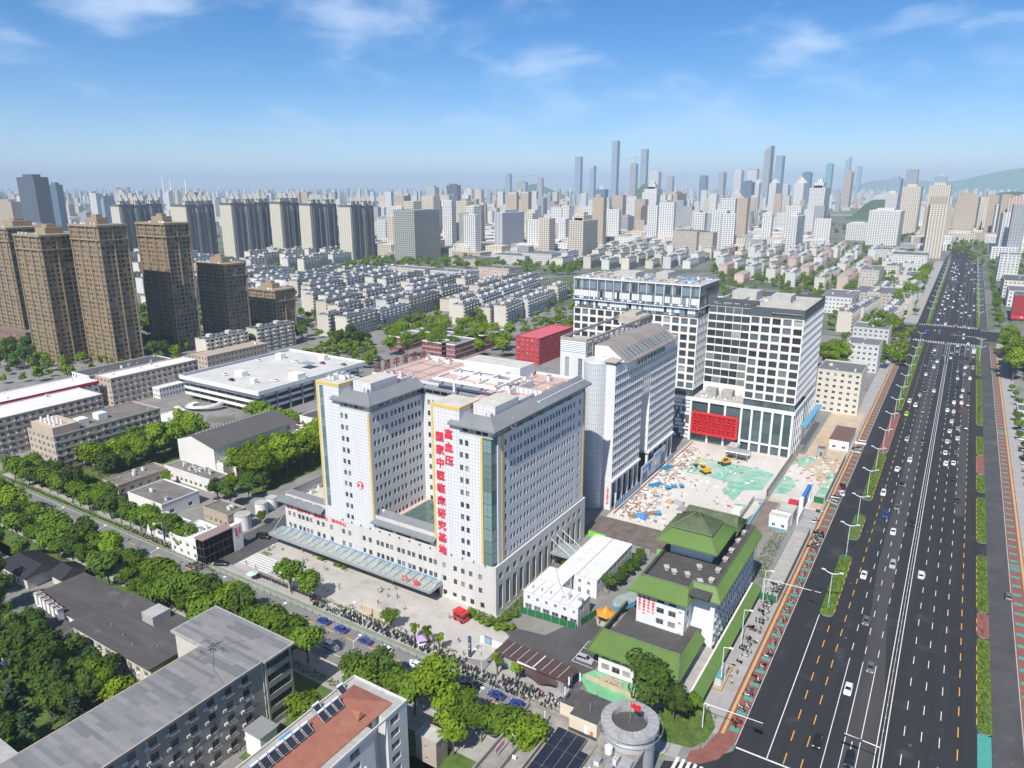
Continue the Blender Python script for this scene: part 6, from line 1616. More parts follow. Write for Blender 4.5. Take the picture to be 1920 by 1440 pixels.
b = MB(); b.box(-282, -250, 219, 224, 0, 9.5); b.build('rear_wing', [m_wpanel], aud); b = MB(); parapet(b, -283, -249, 219, 226, 9.5, 10.1, .4); b.each('red_coping', [mat('coping_red', (.20, .055, .045), .8)], aud)
disc_on(aud, 'red_emblem', (-256.9, 214.5, 11.2), 'E', .9, m_redl)
for i in range(5): roof_unit(aud, -256.5, 176 + i * 1.7, 6.61)
b = MB()
for i in range(24): b.box(rx - .2, rx + .2, 177 + i * 1.7, 177.7 + i * 1.7, rz_ + .26, rz_ + .45)
o = b.build('ridge_vent', [white], aud); o['kind'] = 'stuff'; put_windows(aud, wins, 20, frame_d)
BL = [  # name, label, x0, x1, y0, y1, h, floors, bay, wall, roof, limit, units
 ('annex', 'low beige annex with flat brown roof left of the white store', -286, -275, 142.5, 165, 4.2, 1, 3.4, m_tanw, m_stain, 14, 4),
 ('flat_store', 'white flat store with big blotched dark roof by the street trees', -263, -241, 139.5, 155, 5.2, 1, 6, white, m_stain, 12, 2),
 ('rear_annex', 'white annex with pipes and ducts in front of the auditorium', -277, -245, 164, 172, 5.2, 1, 3, m_wpanel, m_stain, 20, 12),
 ('brown_lodge', 'small brown lodge with flat roof beside white tanks', -227, -213, 147, 155, 5, 1, 2.4, m_tanw, m_stain, 20, 3),
 ('grey_shed', 'low shed with striped grey roof beside the glass-fronted house', -236, -221, 130, 138, 4.4, 1, 4, white, m_stain, 10, 2),
 ('linked_hall', 'white modern hall with dark roof behind the left hospital tower', -262, -216, 226, 262, 13, 3, 4, white, m_slate, 40, 10),
 ('blue_cabin', 'white and blue two-storey cabin block beside the parking deck', -395, -388, 233, 249, 6, 2, 2, m_cab, m_cabr, 30, 0),
 ('beige_dormitory', 'beige six-storey dormitory with flat dark roof left of the trees', -337, -315, 140, 188, 18, 6, 3.3, m_beige, m_stain, 150, 6),
 ('white_roofed_dormitory', 'beige dormitory with long white roof behind the first one', -385, -362, 128, 187, 18, 6, 3.3, m_beige, m_wroof, 120, 3),
 ('red_trimmed_block', 'block with white roof and crimson edge at the far left', -421, -401, 140, 206, 15, 5, 3.3, white, m_wroof, 0, 3),
 ('long_beige_block', 'long beige five-storey block with white roof beside the parking deck', -411, -396, 210, 265, 16, 5, 3.4, m_beige, m_wroof, 100, 4),
 ('brown_roof_school', 'school wing with tan roof and red-brown eave left of the parking deck', -438, -421, 289, 339, 10, 3, 3, m_beige, mat('tan_roof', (.40, .31, .24), .9, var=.12), 0, 2),
 ('tile_block', 'grey block with solar heaters between beige block and brown towers', -447, -428, 215, 268, 12, 4, 3, white, m_slate, 0, 8),
 ('yard_house', 'flat-roofed pale house beside the parked bus', -345, -322, 196, 212, 5, 1, 3, white, m_wroof, 10, 8),
 ('yard_house', 'low house with dark felt roof behind the beige dormitory', -352, -330, 172, 194, 6, 2, 3, m_tanw, m_stain, 10, 6),
 ('small_grey_block', 'small grey block left of the office stair tower', -142, -130, 236, 256, 36, 10, 4, mat('grey_render', (.46, .45, .41), .85, var=.1), m_rawc, 40, 4),
 ('red_block', 'crimson six-storey block with pink-red roof behind the hospital', -260, -241, 422, 473, 18.5, 6, 3.6, mat('crimson_wall', (.44, .030, .040), .8, var=.08), mat('pink_metal_roof', (.58, .11, .13), .6, var=.06), 60, 0),
]
for nm, lb, x0, x1, y0, y1, h, fl, bw, wl, rf, lim, un in BL:
 t = block(nm, lb, x0, x1, y0, y1, h, fl, bw, wl, rf, min(1.8, bw * .5), 1.5, limit=lim, units=un, ledge=nm in ('beige_dormitory', 'white_roofed_dormitory'), par=.5)
 if nm in ('beige_dormitory', 'long_beige_block', 'white_roofed_dormitory'):
  n = int((y1 - y0) / bw); p = (y1 - y0) / n
  for i in range(n):
   for j in range(fl):
    if R.random() < .7: ob('air_conditioner', AU, t, loc=(x1, y0 + p * i + p * .02, j * h / fl + .3), rz=math.pi / 2, world=True)
 if nm == 'beige_dormitory':
  b = MB(); b.box(-335, -317, 141, 152, 18, 21.5); b.build('roof_house', [m_beige], t)
  cf = MB(); cf.cyl(0, 0, 0, 1.8, .5, n=10); cf.cyl(0, 0, 1.8, 2.1, .35, n=10); cf = cf.mesh('exhaust_stack', [white])
  for i in range(8): ob('exhaust_stack', cf, t, loc=(-331 + (i % 4) * 3.6, 143.5 + (i // 4) * 3, 21.5), world=True)
  cf = MB(); cf.box(0, 5, 0, 4.2, 0, 2.8); cf = cf.mesh('roof_cabin', [m_cab]); ob('roof_cabin', cf, t, loc=(-326, 154, 18), world=True); ob('roof_cabin', cf, t, loc=(-327, 163, 18), world=True)
 if nm == 'red_trimmed_block': b = MB(); b.box(-401, -400.2, 140, 206, 14, 15.6); b.build('crimson_edge', [mat('crimson_edge', (.48, .02, .07), .7)], t)
# glass-fronted house
t = block('glass_fronted_house', 'black glass fronted house with pale roof by the side street', -216, -201, 126.5, 138, 6, 2, 3.5, white, m_wroof, 1.4, 1.4, limit=10, units=4)
b = MB(); b.box(-201, -197, 126, 137, 0, 9); b.build('glass_core', [dark_m], t); gp = []
fb = MB(); facade(fb, (-196.98, 126), 'E', 11, 0, 9, bays(11, 6, 1.75), [(.1, 2.9), (3.05, 5.9), (6.05, 8.9)], .02, 0, gp, 3); facade(fb, (-201, 125.98), 'S', 4.02, 0, 9, bays(4, 2, 1.9), [(.1, 2.9), (3.05, 5.9), (6.05, 8.9)], .02, 0, gp, 3); fb.build('mullion_grid', [frame_d], t)
for pos, rz, w_, h2, st in gp: ob('glass_panel', (MB.mesh(win_mb(w_, h2, 0, 0), 'glass_panel', [glass_a, frame_d])), t, loc=pos, rz=rz, world=True)
b = MB(); b.prism(rect(-201.3, -196.7, 125.7, 137.3), 9, 9.3); b.build('brown_roof', [mat('brown_roof_sheet', (.27, .19, .17), .8)], t); b = MB(); b.box(-198.6, -196.9, 137.3, 141, 0, 9.6); b.build('sign_wall', [white], t); letters(t, '中医药', (-196.9, 138.5, 7.6), 'E', 1.0, 1.1, m_redl, True, .05, .02); letters(t, '山东省', (-196.9, 139.9, 8.0), 'E', .8, .9, m_redl, True, .05, .02)
for i, (x, y, r, h2, lb) in enumerate(((-209.3, 150.5, 2.9, 5.4, 'large white round tank beside the brown lodge'), (-213.3, 162, 2.3, 4.6, 'middle white round tank behind the lodge'), (-214, 167.5, 2.1, 4.4, 'rearmost white round tank by the trees'))):
 t = thing('storage_tank', lb, 'tank', (x, y, 0)); b = MB(); b.cyl(x, y, 0, h2, r, n=28, cap=False); b.build('shell', [white], t); b = MB(); b.cyl(x, y, h2, h2 + .15, r + .08, n=28); b.build('lid', [m_rawc], t)
# multi-storey car park
pk = thing('parking_deck', 'large white open parking deck with cars on its roof', 'car park', (-343, 240, 0))
PX0, PX1, PY0, PY1 = -378, -309, 240, 322
b = MB()
for z in (3.6, 7.2, 10.8, 13.6): b.box(PX0 + 2, PX1 - 2 if z < 13 else PX1, PY0 + (2 if z < 13 else 0), PY1, z - .4, z)
b.each('deck', [mat('deck_floor', (.52, .505, .475), .88, var=.12, scale=.1, var2=((.4, .385, .36), .06, .57, .5))], pk)
b = MB()
for z in (3.6, 7.2, 10.8): b.box(PX0 + 1.6, PX1 - 1.6, PY0 + 1.6, PY0 + 1.9, z - .6, z + .9); b.box(PX1 - 1.9, PX1 - 1.6, PY0 + 1.9, PY1, z - .6, z + .9)
b.box(PX0, PX1, PY0 - .2, PY0 + .15, 12.4, 14.7); b.box(PX1 - .15, PX1 + .2, PY0 + .15, PY1, 12.4, 14.7); b.box(PX0 - .2, PX0 + .15, PY0 + .15, PY1, 12.4, 14.7); b.box(PX0, PX1, PY1 - .1, PY1 + .2, 12.4, 14.7)
b.each('parapet', [mat('deck_white', (.74, .74, .735), .6, var=.05)], pk)
b = MB()
for x in range(PX0 + 4, PX1, 8):
 for y in range(PY0 + 4, PY1, 9): b.box(x - .3, x + .3, y - .3, y + .3, 0, 13.2)
b.each('pillar', [concrete], pk)
b = MB(); b.box(-352, -345, 258, 262, 13.6, 16.6); b.box(-330, -327, 252, 254.5, 13.6, 16.4); b.box(-320, -312, 270, 276, 13.6, 17); b.box(-366, -361, 300, 304, 13.6, 17); b.box(-340, -335, 312, 316, 13.6, 17); b.each('stair_house', [white], pk)
b = MB(); b.box(-334, -326, 290, 297, 16.4, 16.8); b.build('ramp_roof', [m_cang], pk)
b = MB()
for i in range(14): x = PX0 + 5 + i * 4.6; b.sheet(rect(x, x + .12, 262, 267), 13.61); b.sheet(rect(x, x + .12, 280, 285), 13.61); b.sheet(rect(x, x + .12, 305, 310), 13.61)
o = b.build('bay_line', [m_mark], pk); o['kind'] = 'stuff'
# curved ramp at the near side
b = MB()
for k in range(14):
 a0, a1 = math.pi * (1 + k / 14), math.pi * (1 + (k + 1) / 14)
 for r0, r1, z0, z1 in ((9, 13, .3 + k * .24, .3 + (k + 1) * .24),):
  A0, A1, B0, B1 = [(-352 + r * math.cos(q), 240 + r * math.sin(q)) for r, q in ((r0, a0), (r1, a0), (r0, a1), (r1, a1))]
  b.face([(*A0, z0), (*A1, z0), (*B1, z1), (*B0, z1)]); b.face([(*A1, z0 - .4), (*B1, z1 - .4), (*B1, z1 + .9), (*A1, z0 + .9)])
b.build('curved_ramp', [MATS['deck_white']], pk)
# the school behind
sch = [('long grey-roofed brick school wing nearest the hospital', -330, -308, 404, 416), ('grey-roofed brick school wing farther back', -362, -300, 430, 442), ('end wing of the brick school beside the trees', -312, -300, 404, 470), ('left wing of the brick school', -362, -350, 404, 430)]
m_brk = mat('school_brick', (.27, .085, .07), .85, var=.12)
for lb, x0, x1, y0, y1 in sch:
 block('school_wing', lb, x0, x1, y0, y1, 10.5, 3, 3.2, m_brk, mat('school_roof', (.20, .215, .20), .85, var=.1), 2.2, 1.7, ledge=True, base=white, group='wings of the brick school', limit=0)

# ================================================================ BROWN HIGH-RISES
m_brn = mat('gold_brown_wall', (.25, .19, .12), .75, var=.18, scale=.2)
m_brn2 = mat('brown_pier', (.31, .24, .155), .75, var=.1)
gl_br = [mat('bronze_glass_a', (.05, .04, .03), .1, spec=.6), mat('bronze_glass_b', (.16, .12, .06), .15), mat('bronze_glass_c', (.30, .23, .12), .3)]
TW = ['second from the left edge', 'with twin ribs, middle of the five tall ones', 'half in shadow, right of the ribbed one', 'shorter, right of the half-shaded one', 'lowest, at the right end of the group', 'cut by the left picture edge']
sp_ = [(-526, 247, 88), (-485, 264, 95), (-491, 315, 94), (-497, 365, 60), (-501, 416, 33), (-604, 262, 90)]
dims = [(34, 30), (34, 19), (34, 19), (34, 20), (34, 21), (42, 34)]
for desc, (X1, Y0, Hh), (wx, wy) in zip(TW, sp_, dims):
 t = thing('residential_tower', f'golden brown high-rise {desc}', 'tower', (X1 - wx / 2, Y0, 0), 'golden brown residential towers')
 fl = int(Hh / 3.1); fh = Hh / fl; b = MB(); wins = []
 ns = int(wx / 3.1); ne = int(wy / 3.1)
 sp2 = {'S': (bays(wx, ns, 1.9), floors(0, fl, fh, .9, 1.6)), 'E': (bays(wy, ne, 2.3), floors(0, fl, fh, .7, 1.9)), 'W': (bays(wy, ne, 1.9), floors(0, fl, fh, .9, 1.6)), 'N': (bays(wx, ns, 1.9), floors(0, fl, fh, .9, 1.6))}
 walls4(b, X1 - wx, X1, Y0, Y0 + wy, 0, Hh, sp2, 0, wins); b.build('wall', [m_brn], t)
 b = MB()
 for k in range(0, ns + 1, 3): x = X1 - wx + wx * k / ns; b.box(x - .45, x + .45, Y0 - .7, Y0 - .002, 0, Hh)
 for k in range(0, ne + 1, 3): y = Y0 + wy * k / ne; b.box(X1 + .002, X1 + .6, y - .4, y + .4, 0, Hh)
 b.each('pier', [m_brn2], t)
 b = MB()
 for z in (Hh - 9.5, Hh - .6): b.box(X1 - wx - 1, X1 + 1, Y0 - 1, Y0 + wy + 1, z, z + (.7 if z < Hh - 2 else 1.4))
 b.each('cornice', [m_brn2], t)
 b = MB(); b.box(X1 - wx * .7, X1 - wx * .3, Y0 + wy * .3, Y0 + wy * .7, Hh + .8, Hh + 5); b.box(X1 - wx * .6, X1 - wx * .4, Y0 + wy * .4, Y0 + wy * .6, Hh + 5, Hh + 7); b.each('roof_house', [m_brn2], t)
 g2 = MB()
 for pos, rz, w_, h2, st in wins: q = MB(); q.face([(0, 0, 0), (w_, 0, 0), (w_, 0, h2), (0, 0, h2)], R.choices((0, 1, 2), (5, 3, 1))[0]); g2.add(q, pos, rz)
 o = g2.build('glazing', gl_br, t); o['kind'] = 'stuff'
 b = MB()
 for k in range(6): x = X1 - wx + R.uniform(2, wx - 3); b.box(x, x + 1.4, Y0 + 1, Y0 + 2.4, Hh + .8, Hh + 2)
 o = b.build('roof_units', [ac_white], t); o['kind'] = 'stuff'
block('brown_podium', 'reddish podium below the golden brown tower at the left edge', -640, -588, 255, 300, 14, 3, 5, mat('podium_red_brown', (.22, .13, .10), .85), m_stain, 2, 2)
# grey high-rises with pointed roof turrets
ORD = 'first second third fourth fifth sixth seventh eighth ninth tenth eleventh twelfth thirteenth fourteenth fifteenth sixteenth seventeenth eighteenth nineteenth twentieth'.split()
def ordw(n):
 if n < 20: return ORD[n]
 t_ = ['twenty', 'thirty', 'forty', 'fifty', 'sixty', 'seventy', 'eighty', 'ninety', 'hundred']
 return t_[min(8, (n - 20) // 10)] + '-' + ORD[(n - 20) % 10]
m_tur = mat('turret_roof', (.33, .33, .30), .7)
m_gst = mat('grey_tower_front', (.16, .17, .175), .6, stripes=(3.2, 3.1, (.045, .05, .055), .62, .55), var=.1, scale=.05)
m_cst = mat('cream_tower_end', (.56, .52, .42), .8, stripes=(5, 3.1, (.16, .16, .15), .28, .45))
for i, (ul, uc, ur, vb, vt) in enumerate(((206, 222, 306, 483, 383), (318, 347, 402, 486, 383), (411, 432, 506, 486, 380), (505, 524, 562, 484, 378), (560, 580, 632, 484, 381), (633, 656, 701, 486, 384))):
 x1, y0 = G(ul + 8, vb); h = hgt(ul + 8, vb, vt)
 # cream end faces the sun side (S), dark long face looks right (E)
 xr = x_at(uc, y0, h); xl = x_at(ul, y0, h); ye = y_at(ur, xr, h)
 t = thing('turreted_tower', f'dark grey slab high-rise with pointed roof turrets, {ORD[i]} from the left', 'tower', ((xl + xr) / 2, y0, 0), 'slab high-rises with turrets')
 n = 2 if ur - ul < 80 else 3; Ln = ye - y0
 for k in range(n):
  ya, yb = y0 + Ln * k / n, y0 + Ln * (k + 1) / n - Ln * .03
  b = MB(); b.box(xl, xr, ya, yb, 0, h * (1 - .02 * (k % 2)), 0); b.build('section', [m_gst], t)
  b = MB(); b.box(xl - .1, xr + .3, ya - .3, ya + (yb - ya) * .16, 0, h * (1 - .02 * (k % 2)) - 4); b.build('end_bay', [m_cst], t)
  b = MB()
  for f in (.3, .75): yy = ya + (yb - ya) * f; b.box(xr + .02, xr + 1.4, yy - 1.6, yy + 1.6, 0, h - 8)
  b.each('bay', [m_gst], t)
  b = MB()
  for f in (.28, .72): yy = ya + (yb - ya) * f; b.prism([(xr - 9, yy - 4), (xr - 1, yy - 4), (xr - 1, yy + 4), (xr - 9, yy + 4)], h - 3, h + 6);
  b.each('turret', [m_cst], t)
  b = MB()
  for f in (.28, .72): yy = ya + (yb - ya) * f; b.cyl(xr - 5, yy, h + 6, h + 17, 7, .3, n=4)
  b.each('turret_roof', [m_tur], t)

# ================================================================ MIDDLE DISTANCE: ESTATES
def inpoly(p, poly):
 x, y = p; c = False; n = len(poly)
 for i in range(n):
  (x0, y0), (x1, y1) = poly[i], poly[i - 1]
  if (y0 > y) != (y1 > y) and x < (x1 - x0) * (y - y0) / (y1 - y0) + x0: c = not c
 return c
m_apr = mat('estate_roof', (.125, .128, .132), .85, rnd=.25, var=.15, scale=.2)
m_apw = [mat(f'estate_wall_{i}', c_, .85, rnd=.10, var=.06, scale=.2) for i, c_ in enumerate(((.58, .54, .46), (.56, .56, .54), (.50, .455, .385), (.54, .42, .37)))]
m_sol = mat('heater_blue_white', (.45, .52, .62), .4, rnd=.2)
def row_proto(Ln, ci, pitched=False):
 """six-storey slab: blank sunny end (S), balconied long side (E); roof crowded with solar heaters"""
 t = thing('apartment_row', 'x', 'apartment block'); W, H = 11.5, 17.5
 b = MB(); wins = []
 n = int(Ln / 3.4); zs = floors(.3, 6, 2.9, .9, 1.5)
 walls4(b, -W / 2, W / 2, 0, Ln, 0, H, {'E': (bays(Ln, n, 2.0), zs), 'W': (bays(Ln, n, 1.5), zs)}, 0, wins)
 parapet(b, -W / 2 - .2, W / 2 + .2, -.2, Ln + .2, H, H + .5, .3)
 b.build('wall', [m_apw[ci]], t, world=False)
 bb = MB()
 for i in range(0, n, 2):
  for j in range(6): y = Ln / n * i + .5; bb.box(W / 2 + .01, W / 2 + 1.2, y, y + Ln / n - .8, .3 + j * 2.9, .3 + j * 2.9 + 1.1)
 o = bb.build('balcony', [m_apw[ci]], t, world=False); o['kind'] = 'stuff'
 g = MB()
 for pos, rz, w_, h2, st in wins: q = MB(); q.face([(0, 0, 0), (w_, 0, 0), (w_, 0, h2), (0, 0, h2)], R.choices((0, 1, 2), (5, 4, 1))[0]); g.add(q, pos, rz)
 o = g.build('glazing', GL, t, world=False); o['kind'] = 'stuff'
 r = MB()
 if pitched:
  r.face([(W / 2 + .4, -.3, H + .3), (W / 2 + .4, Ln + .3, H + .3), (0, Ln + .3, H + 3.2), (0, -.3, H + 3.2)]); r.face([(-W / 2 - .4, Ln + .3, H + .3), (-W / 2 - .4, -.3, H + .3), (0, -.3, H + 3.2), (0, Ln + .3, H + 3.2)]); r.face([(-W / 2, -.2, H), (W / 2, -.2, H), (0, -.2, H + 3.1)], 1)
 else: r.sheet(rect(-W / 2, W / 2, 0, Ln), H + .01)
 r.build('roof', [m_apr if not pitched else mat('estate_pitched', (.42, .30, .26), .85, rnd=.15), m_apw[ci]], t, world=False)
 s_ = MB()
 if not pitched:
  for i in range(int(Ln / 1.9)):
   for x in (-3.2, .6, 3.4):
    if R.random() < .62:
     y = 1 + i * 1.9; s_.box(x, x + .4, y, y + 1.4, H + 1.0, H + 1.4, 0); s_.face([(x + .4, y, H + 1.1), (x + 1.6, y, H + .15), (x + 1.6, y + 1.4, H + .15), (x + .4, y + 1.4, H + 1.1)], 1)
  for i in range(int(Ln / 16)): y = 6 + i * 16; s_.box(-2, 2, y, y + 3.2, H, H + 2.6, 2)
 else:
  for i in range(int(Ln / 2)): s_.box(1.5, 2.2, 1 + i * 2, 2.3 + i * 2, H + 2.6, H + 3.2, 0)
 o = s_.build('solar_heaters', [m_sol, mat('collector_dark'), m_apw[ci]], t, world=False); o['kind'] = 'stuff'
 return t
protos = [row_proto(36, 0), row_proto(50, 1), row_proto(62, 2), row_proto(44, 0), row_proto(40, 3, True)]
used = [False] * 5
placed = []
def put_row(k, x, y, rz, label, group):
 placed.append((x, y))
 if not used[k]: t = protos[k]; used[k] = True; t.location = (x, y, 0); t.rotation_euler = (0, 0, rz); t['label'] = label; t['group'] = group; return t
 return dup(protos[k], (x, y, 0), rz, label, group)
def estate(poly, ang, sx, gap, label, group, kinds, skip=.04, avoid=()):
 """rows laid out on a street grid, kept where the estate stands"""
 c, s_ = math.cos(ang), math.sin(ang)
 W = [G(*p) for p in poly]; Q = [(x * c + y * s_, -x * s_ + y * c) for x, y in W]
 u = min(q[0] for q in Q); n = 0; lines = 0
 while u < max(q[0] for q in Q):
  v = min(q[1] for q in Q) + R.uniform(0, 25); n = 0
  while v < max(q[1] for q in Q):
   k = R.choice(kinds); Ln = (36, 50, 62, 44, 40)[k]
   x, y = u * c - v * s_, u * s_ + v * c
   x2, y2 = u * c - (v + Ln) * s_, u * s_ + (v + Ln) * c
   if inpoly(to_px(x, y), poly) and inpoly(to_px(x2, y2), poly) and R.random() > skip and not any(a < x < b_ and c_ < y < d for a, b_, c_, d in avoid):
    put_row(k, x + R.uniform(-1.5, 1.5), y, ang + R.choice((0, 0, .02, -.03)), f'{label}, line {ordw(lines)} from left, block {ordw(n)} from front', group).scale = (1, 1, R.choice((.67, .84, 1, 1, 1, 1.02))); n += 1
   v += Ln + gap
  u += sx * R.uniform(.9, 1.15); lines += n > 0
AV = [(-395, -230, 380, 500)]
estate([(556, 668), (650, 640), (760, 600), (930, 620), (1084, 600), (1080, 552), (1010, 535), (860, 528), (640, 512), (548, 540)], rad(10), 20, 4, 'cream apartment block behind the school', 'apartment rows behind the school', (0, 1, 2, 3), .05, AV)
estate([(985, 505), (1080, 512), (1330, 505), (1345, 470), (1200, 462), (1090, 478)], rad(6), 27, 10, 'pale apartment block behind the new building', 'apartment rows behind the new building', (0, 1, 3), .15)
estate([(1345, 530), (1545, 545), (1700, 555), (1728, 500), (1640, 470), (1480, 470), (1340, 478)], rad(2), 30, 12, 'apartment block left of the avenue', 'apartment rows left of the avenue', (0, 1, 3, 4), .22)
estate([(0, 770), (70, 745), (190, 695), (150, 660), (0, 690)], rad(0), 24, 8, 'low apartment block at left edge', 'apartment rows at the left edge', (0, 1), .05)
estate([(740, 470), (560, 512), (450, 500), (470, 480), (720, 462)], rad(8), 26, 10, 'distant block below the turreted towers', 'apartment rows below the turreted towers', (0, 1, 3), .1)
estate([(232, 606), (556, 560), (552, 508), (232, 470)], rad(6), 25, 8, 'pale block behind the brown towers', 'apartment rows behind the brown towers', (0, 1, 3), .08, [(-660, -450, 240, 450)])
estate([(372, 696), (566, 660), (566, 630), (372, 668)], 0, 22, 7, 'low block left of the parking deck', 'apartment rows left of the parking deck', (0, 3), .05)
estate([(1552, 668), (1688, 650), (1738, 552), (1690, 548), (1590, 560)], rad(-2), 27, 9, 'pale block beside the avenue', 'apartment rows beside the avenue', (0, 3, 1), .1)
MID = [  # label, near corner px (u, v base), v top, left px, right px, wall colour index, roof, floors
 ('pale civic block with rows of small windows at the tree belt', (803, 535), 506, 728, 806, 0), ('white hall with long porch beside the tree belt', (880, 540), 512, 806, 884, 1), ('pinkish office block right of the white hall', (960, 536), 505, 896, 966, 3),
 ('flat brown-roofed hall at the tree belt', (900, 500), 488, 846, 920, 2), ('white low building with green roof strip', (990, 497), 481, 920, 995, 1), ('long white office wing beside the white slab tower', (1040, 498), 478, 980, 1068, 1),
 ('tan office wing right of the white one', (1066, 492), 475, 1040, 1070, 2), ('white flat-roofed clinic left of the avenue, nearest the new building', (1668, 660), 620, 1600, 1672, 1), ('white block with dark roof left of the avenue', (1648, 700), 650, 1586, 1650, 1),
 ('cream striped block beside the new building', (1612, 780), 703, 1533, 1618, 0), ('pale low block with tiled front beside the car park', (1700, 580), 555, 1600, 1704, 2), ('pink-topped corner house left of the avenue', (1690, 560), 545, 1655, 1694, 3),
 ('cream brick block among the trees', (1650, 545), 508, 1612, 1655, 2), ('white block with grey flat roof among the trees', (1600, 590), 560, 1540, 1604, 1), ('long white terrace left of the avenue', (1735, 545), 520, 1690, 1738, 1),
 ('white stepped office by the far crossroads', (1740, 515), 480, 1670, 1745, 1), ('low white workshop left of the far crossroads', (1690, 520), 500, 1660, 1692, 0), ('pale slab behind the long terrace', (1700, 490), 470, 1640, 1705, 1),
 ('beige tower block with dark balconies right of the new building top', (1310, 480), 435, 1262, 1318, 2), ('beige tower block with dark balconies, the right of the pair', (1340, 480), 437, 1306, 1343, 2),
]
for i, (lb, (uc, vb), vt, ul, ur, ci) in enumerate(MID):
 x1, y0 = G(uc - 6, vb); h = max(4, hgt(uc - 6, vb, vt)); x0 = x_at(ul, y0, h); y1 = max(y0 + 10, min(y0 + 60, y_at(ur + 14, x1, h) if i not in (7, 8, 9) else y0 + 26))
 if x0 > x1 - 6: x0 = x1 - 14
 block('city_block', lb, x0, x1, y0, y1, h, max(1, int(h / 3.2)), 3.4, m_apw[ci], m_apr, 1.7, 1.5, units=3); placed.append(((x0 + x1) / 2, y0))
# shops on the right of the avenue
sh = block('shop_building', 'shop building with big dark red liquor billboard at the right edge', 46, 92, 800, 850, 22, 5, 4, m_apw[2], m_apr, 2, 1.6)
t = thing('liquor_billboard', 'dark red liquor billboard with pale bottles on the shop building', 'billboard', (60, 799, 4))
b = MB(); b.box(44, 84, 798.6, 799.4, 7, 24); b.build('panel', [mat('billboard_red', (.30, .02, .03), .6)], t)
b = MB()
for i, x in enumerate((70, 73.5, 77)): b.cyl(x, 798.2, 8, 12.5, 1.1, n=10); b.cyl(x, 798.2, 12.5, 14.5, .5, n=8)
b.each('bottle', [mat('bottle_gold', (.62, .42, .14), .4)], t); letters(t, '好客山东', (56, 798.6, 19), 'S', 2.6, 3.0, white, False, .05, .02)
b = MB(); b.box(44, 84, 797.6, 798.5, 3, 6.4); b.build('shop_sign', [mat('shop_red', (.6, .02, .05), .5)], t); letters(t, '中国邮政储蓄银行', (52, 797.6, 3.8), 'S', 2.0, 3.0, white, False, .05, .02)
for lb, x0, x1, y0, y1, h, ci in (('white shop house right of the far crossroads', 44, 70, 900, 950, 16, 1), ('cream shop house right of the avenue', 42, 66, 980, 1050, 18, 0), ('grey low depot under the trees right of the avenue', 48, 90, 560, 600, 5, 1), ('flat grey kiosk beside the right-hand pavement', 36, 46, 455, 470, 4, 1), ('tall white office right of the avenue bend', 40, 62, 1150, 1190, 34, 1), ('long white shop row right of the avenue', 44, 60, 1220, 1330, 14, 1)): block('shop_house', lb, x0, x1, y0, y1, h, max(1, int(h / 3.3)), 4, m_apw[ci], m_apr, 2, 1.6, units=2)

# ================================================================ FAR CITY
ST = {}
def far_mat(name, c_, g_, bay, fl, bs, fs): ST[name] = mat('far_' + name, c_, .6, stripes=(bay, fl, g_, bs, fs), rnd=.08)
far_mat('white', (.66, .65, .62), (.10, .12, .14), 4.5, 3.4, .55, .55); far_mat('cream', (.60, .53, .43), (.11, .11, .11), 4.5, 3.4, .5, .55); far_mat('grey', (.36, .37, .38), (.12, .14, .16), 4, 3.4, .55, .6); far_mat('glass', (.28, .36, .43), (.20, .28, .35), 3, 3.8, .85, .75); far_mat('dark', (.10, .12, .15), (.06, .075, .095), 3, 3.8, .8, .7); far_mat('tan', (.44, .36, .27), (.17, .15, .13), 4, 3.1, .45, .5); far_mat('fin', (.66, .66, .65), (.16, .18, .22), 3.0, 300, .55, 1.0); far_mat('teal', (.16, .36, .36), (.10, .26, .27), 3, 3.6, .8, .7); far_mat('frame', (.45, .43, .34), (.10, .13, .15), 4.2, 3.5, .7, .72); far_mat('brick', (.38, .22, .16), (.5, .46, .42), 6, 3.0, .45, .9); far_mat('green', (.42, .46, .40), (.14, .17, .17), 4, 3.3, .6, .55); far_mat('site', (.34, .35, .36), (.20, .21, .22), 5, 4, .7, .6)
far_mat('navy', (.12, .17, .23), (.08, .12, .17), 3.4, 3.6, .75, .65)
FAR = []
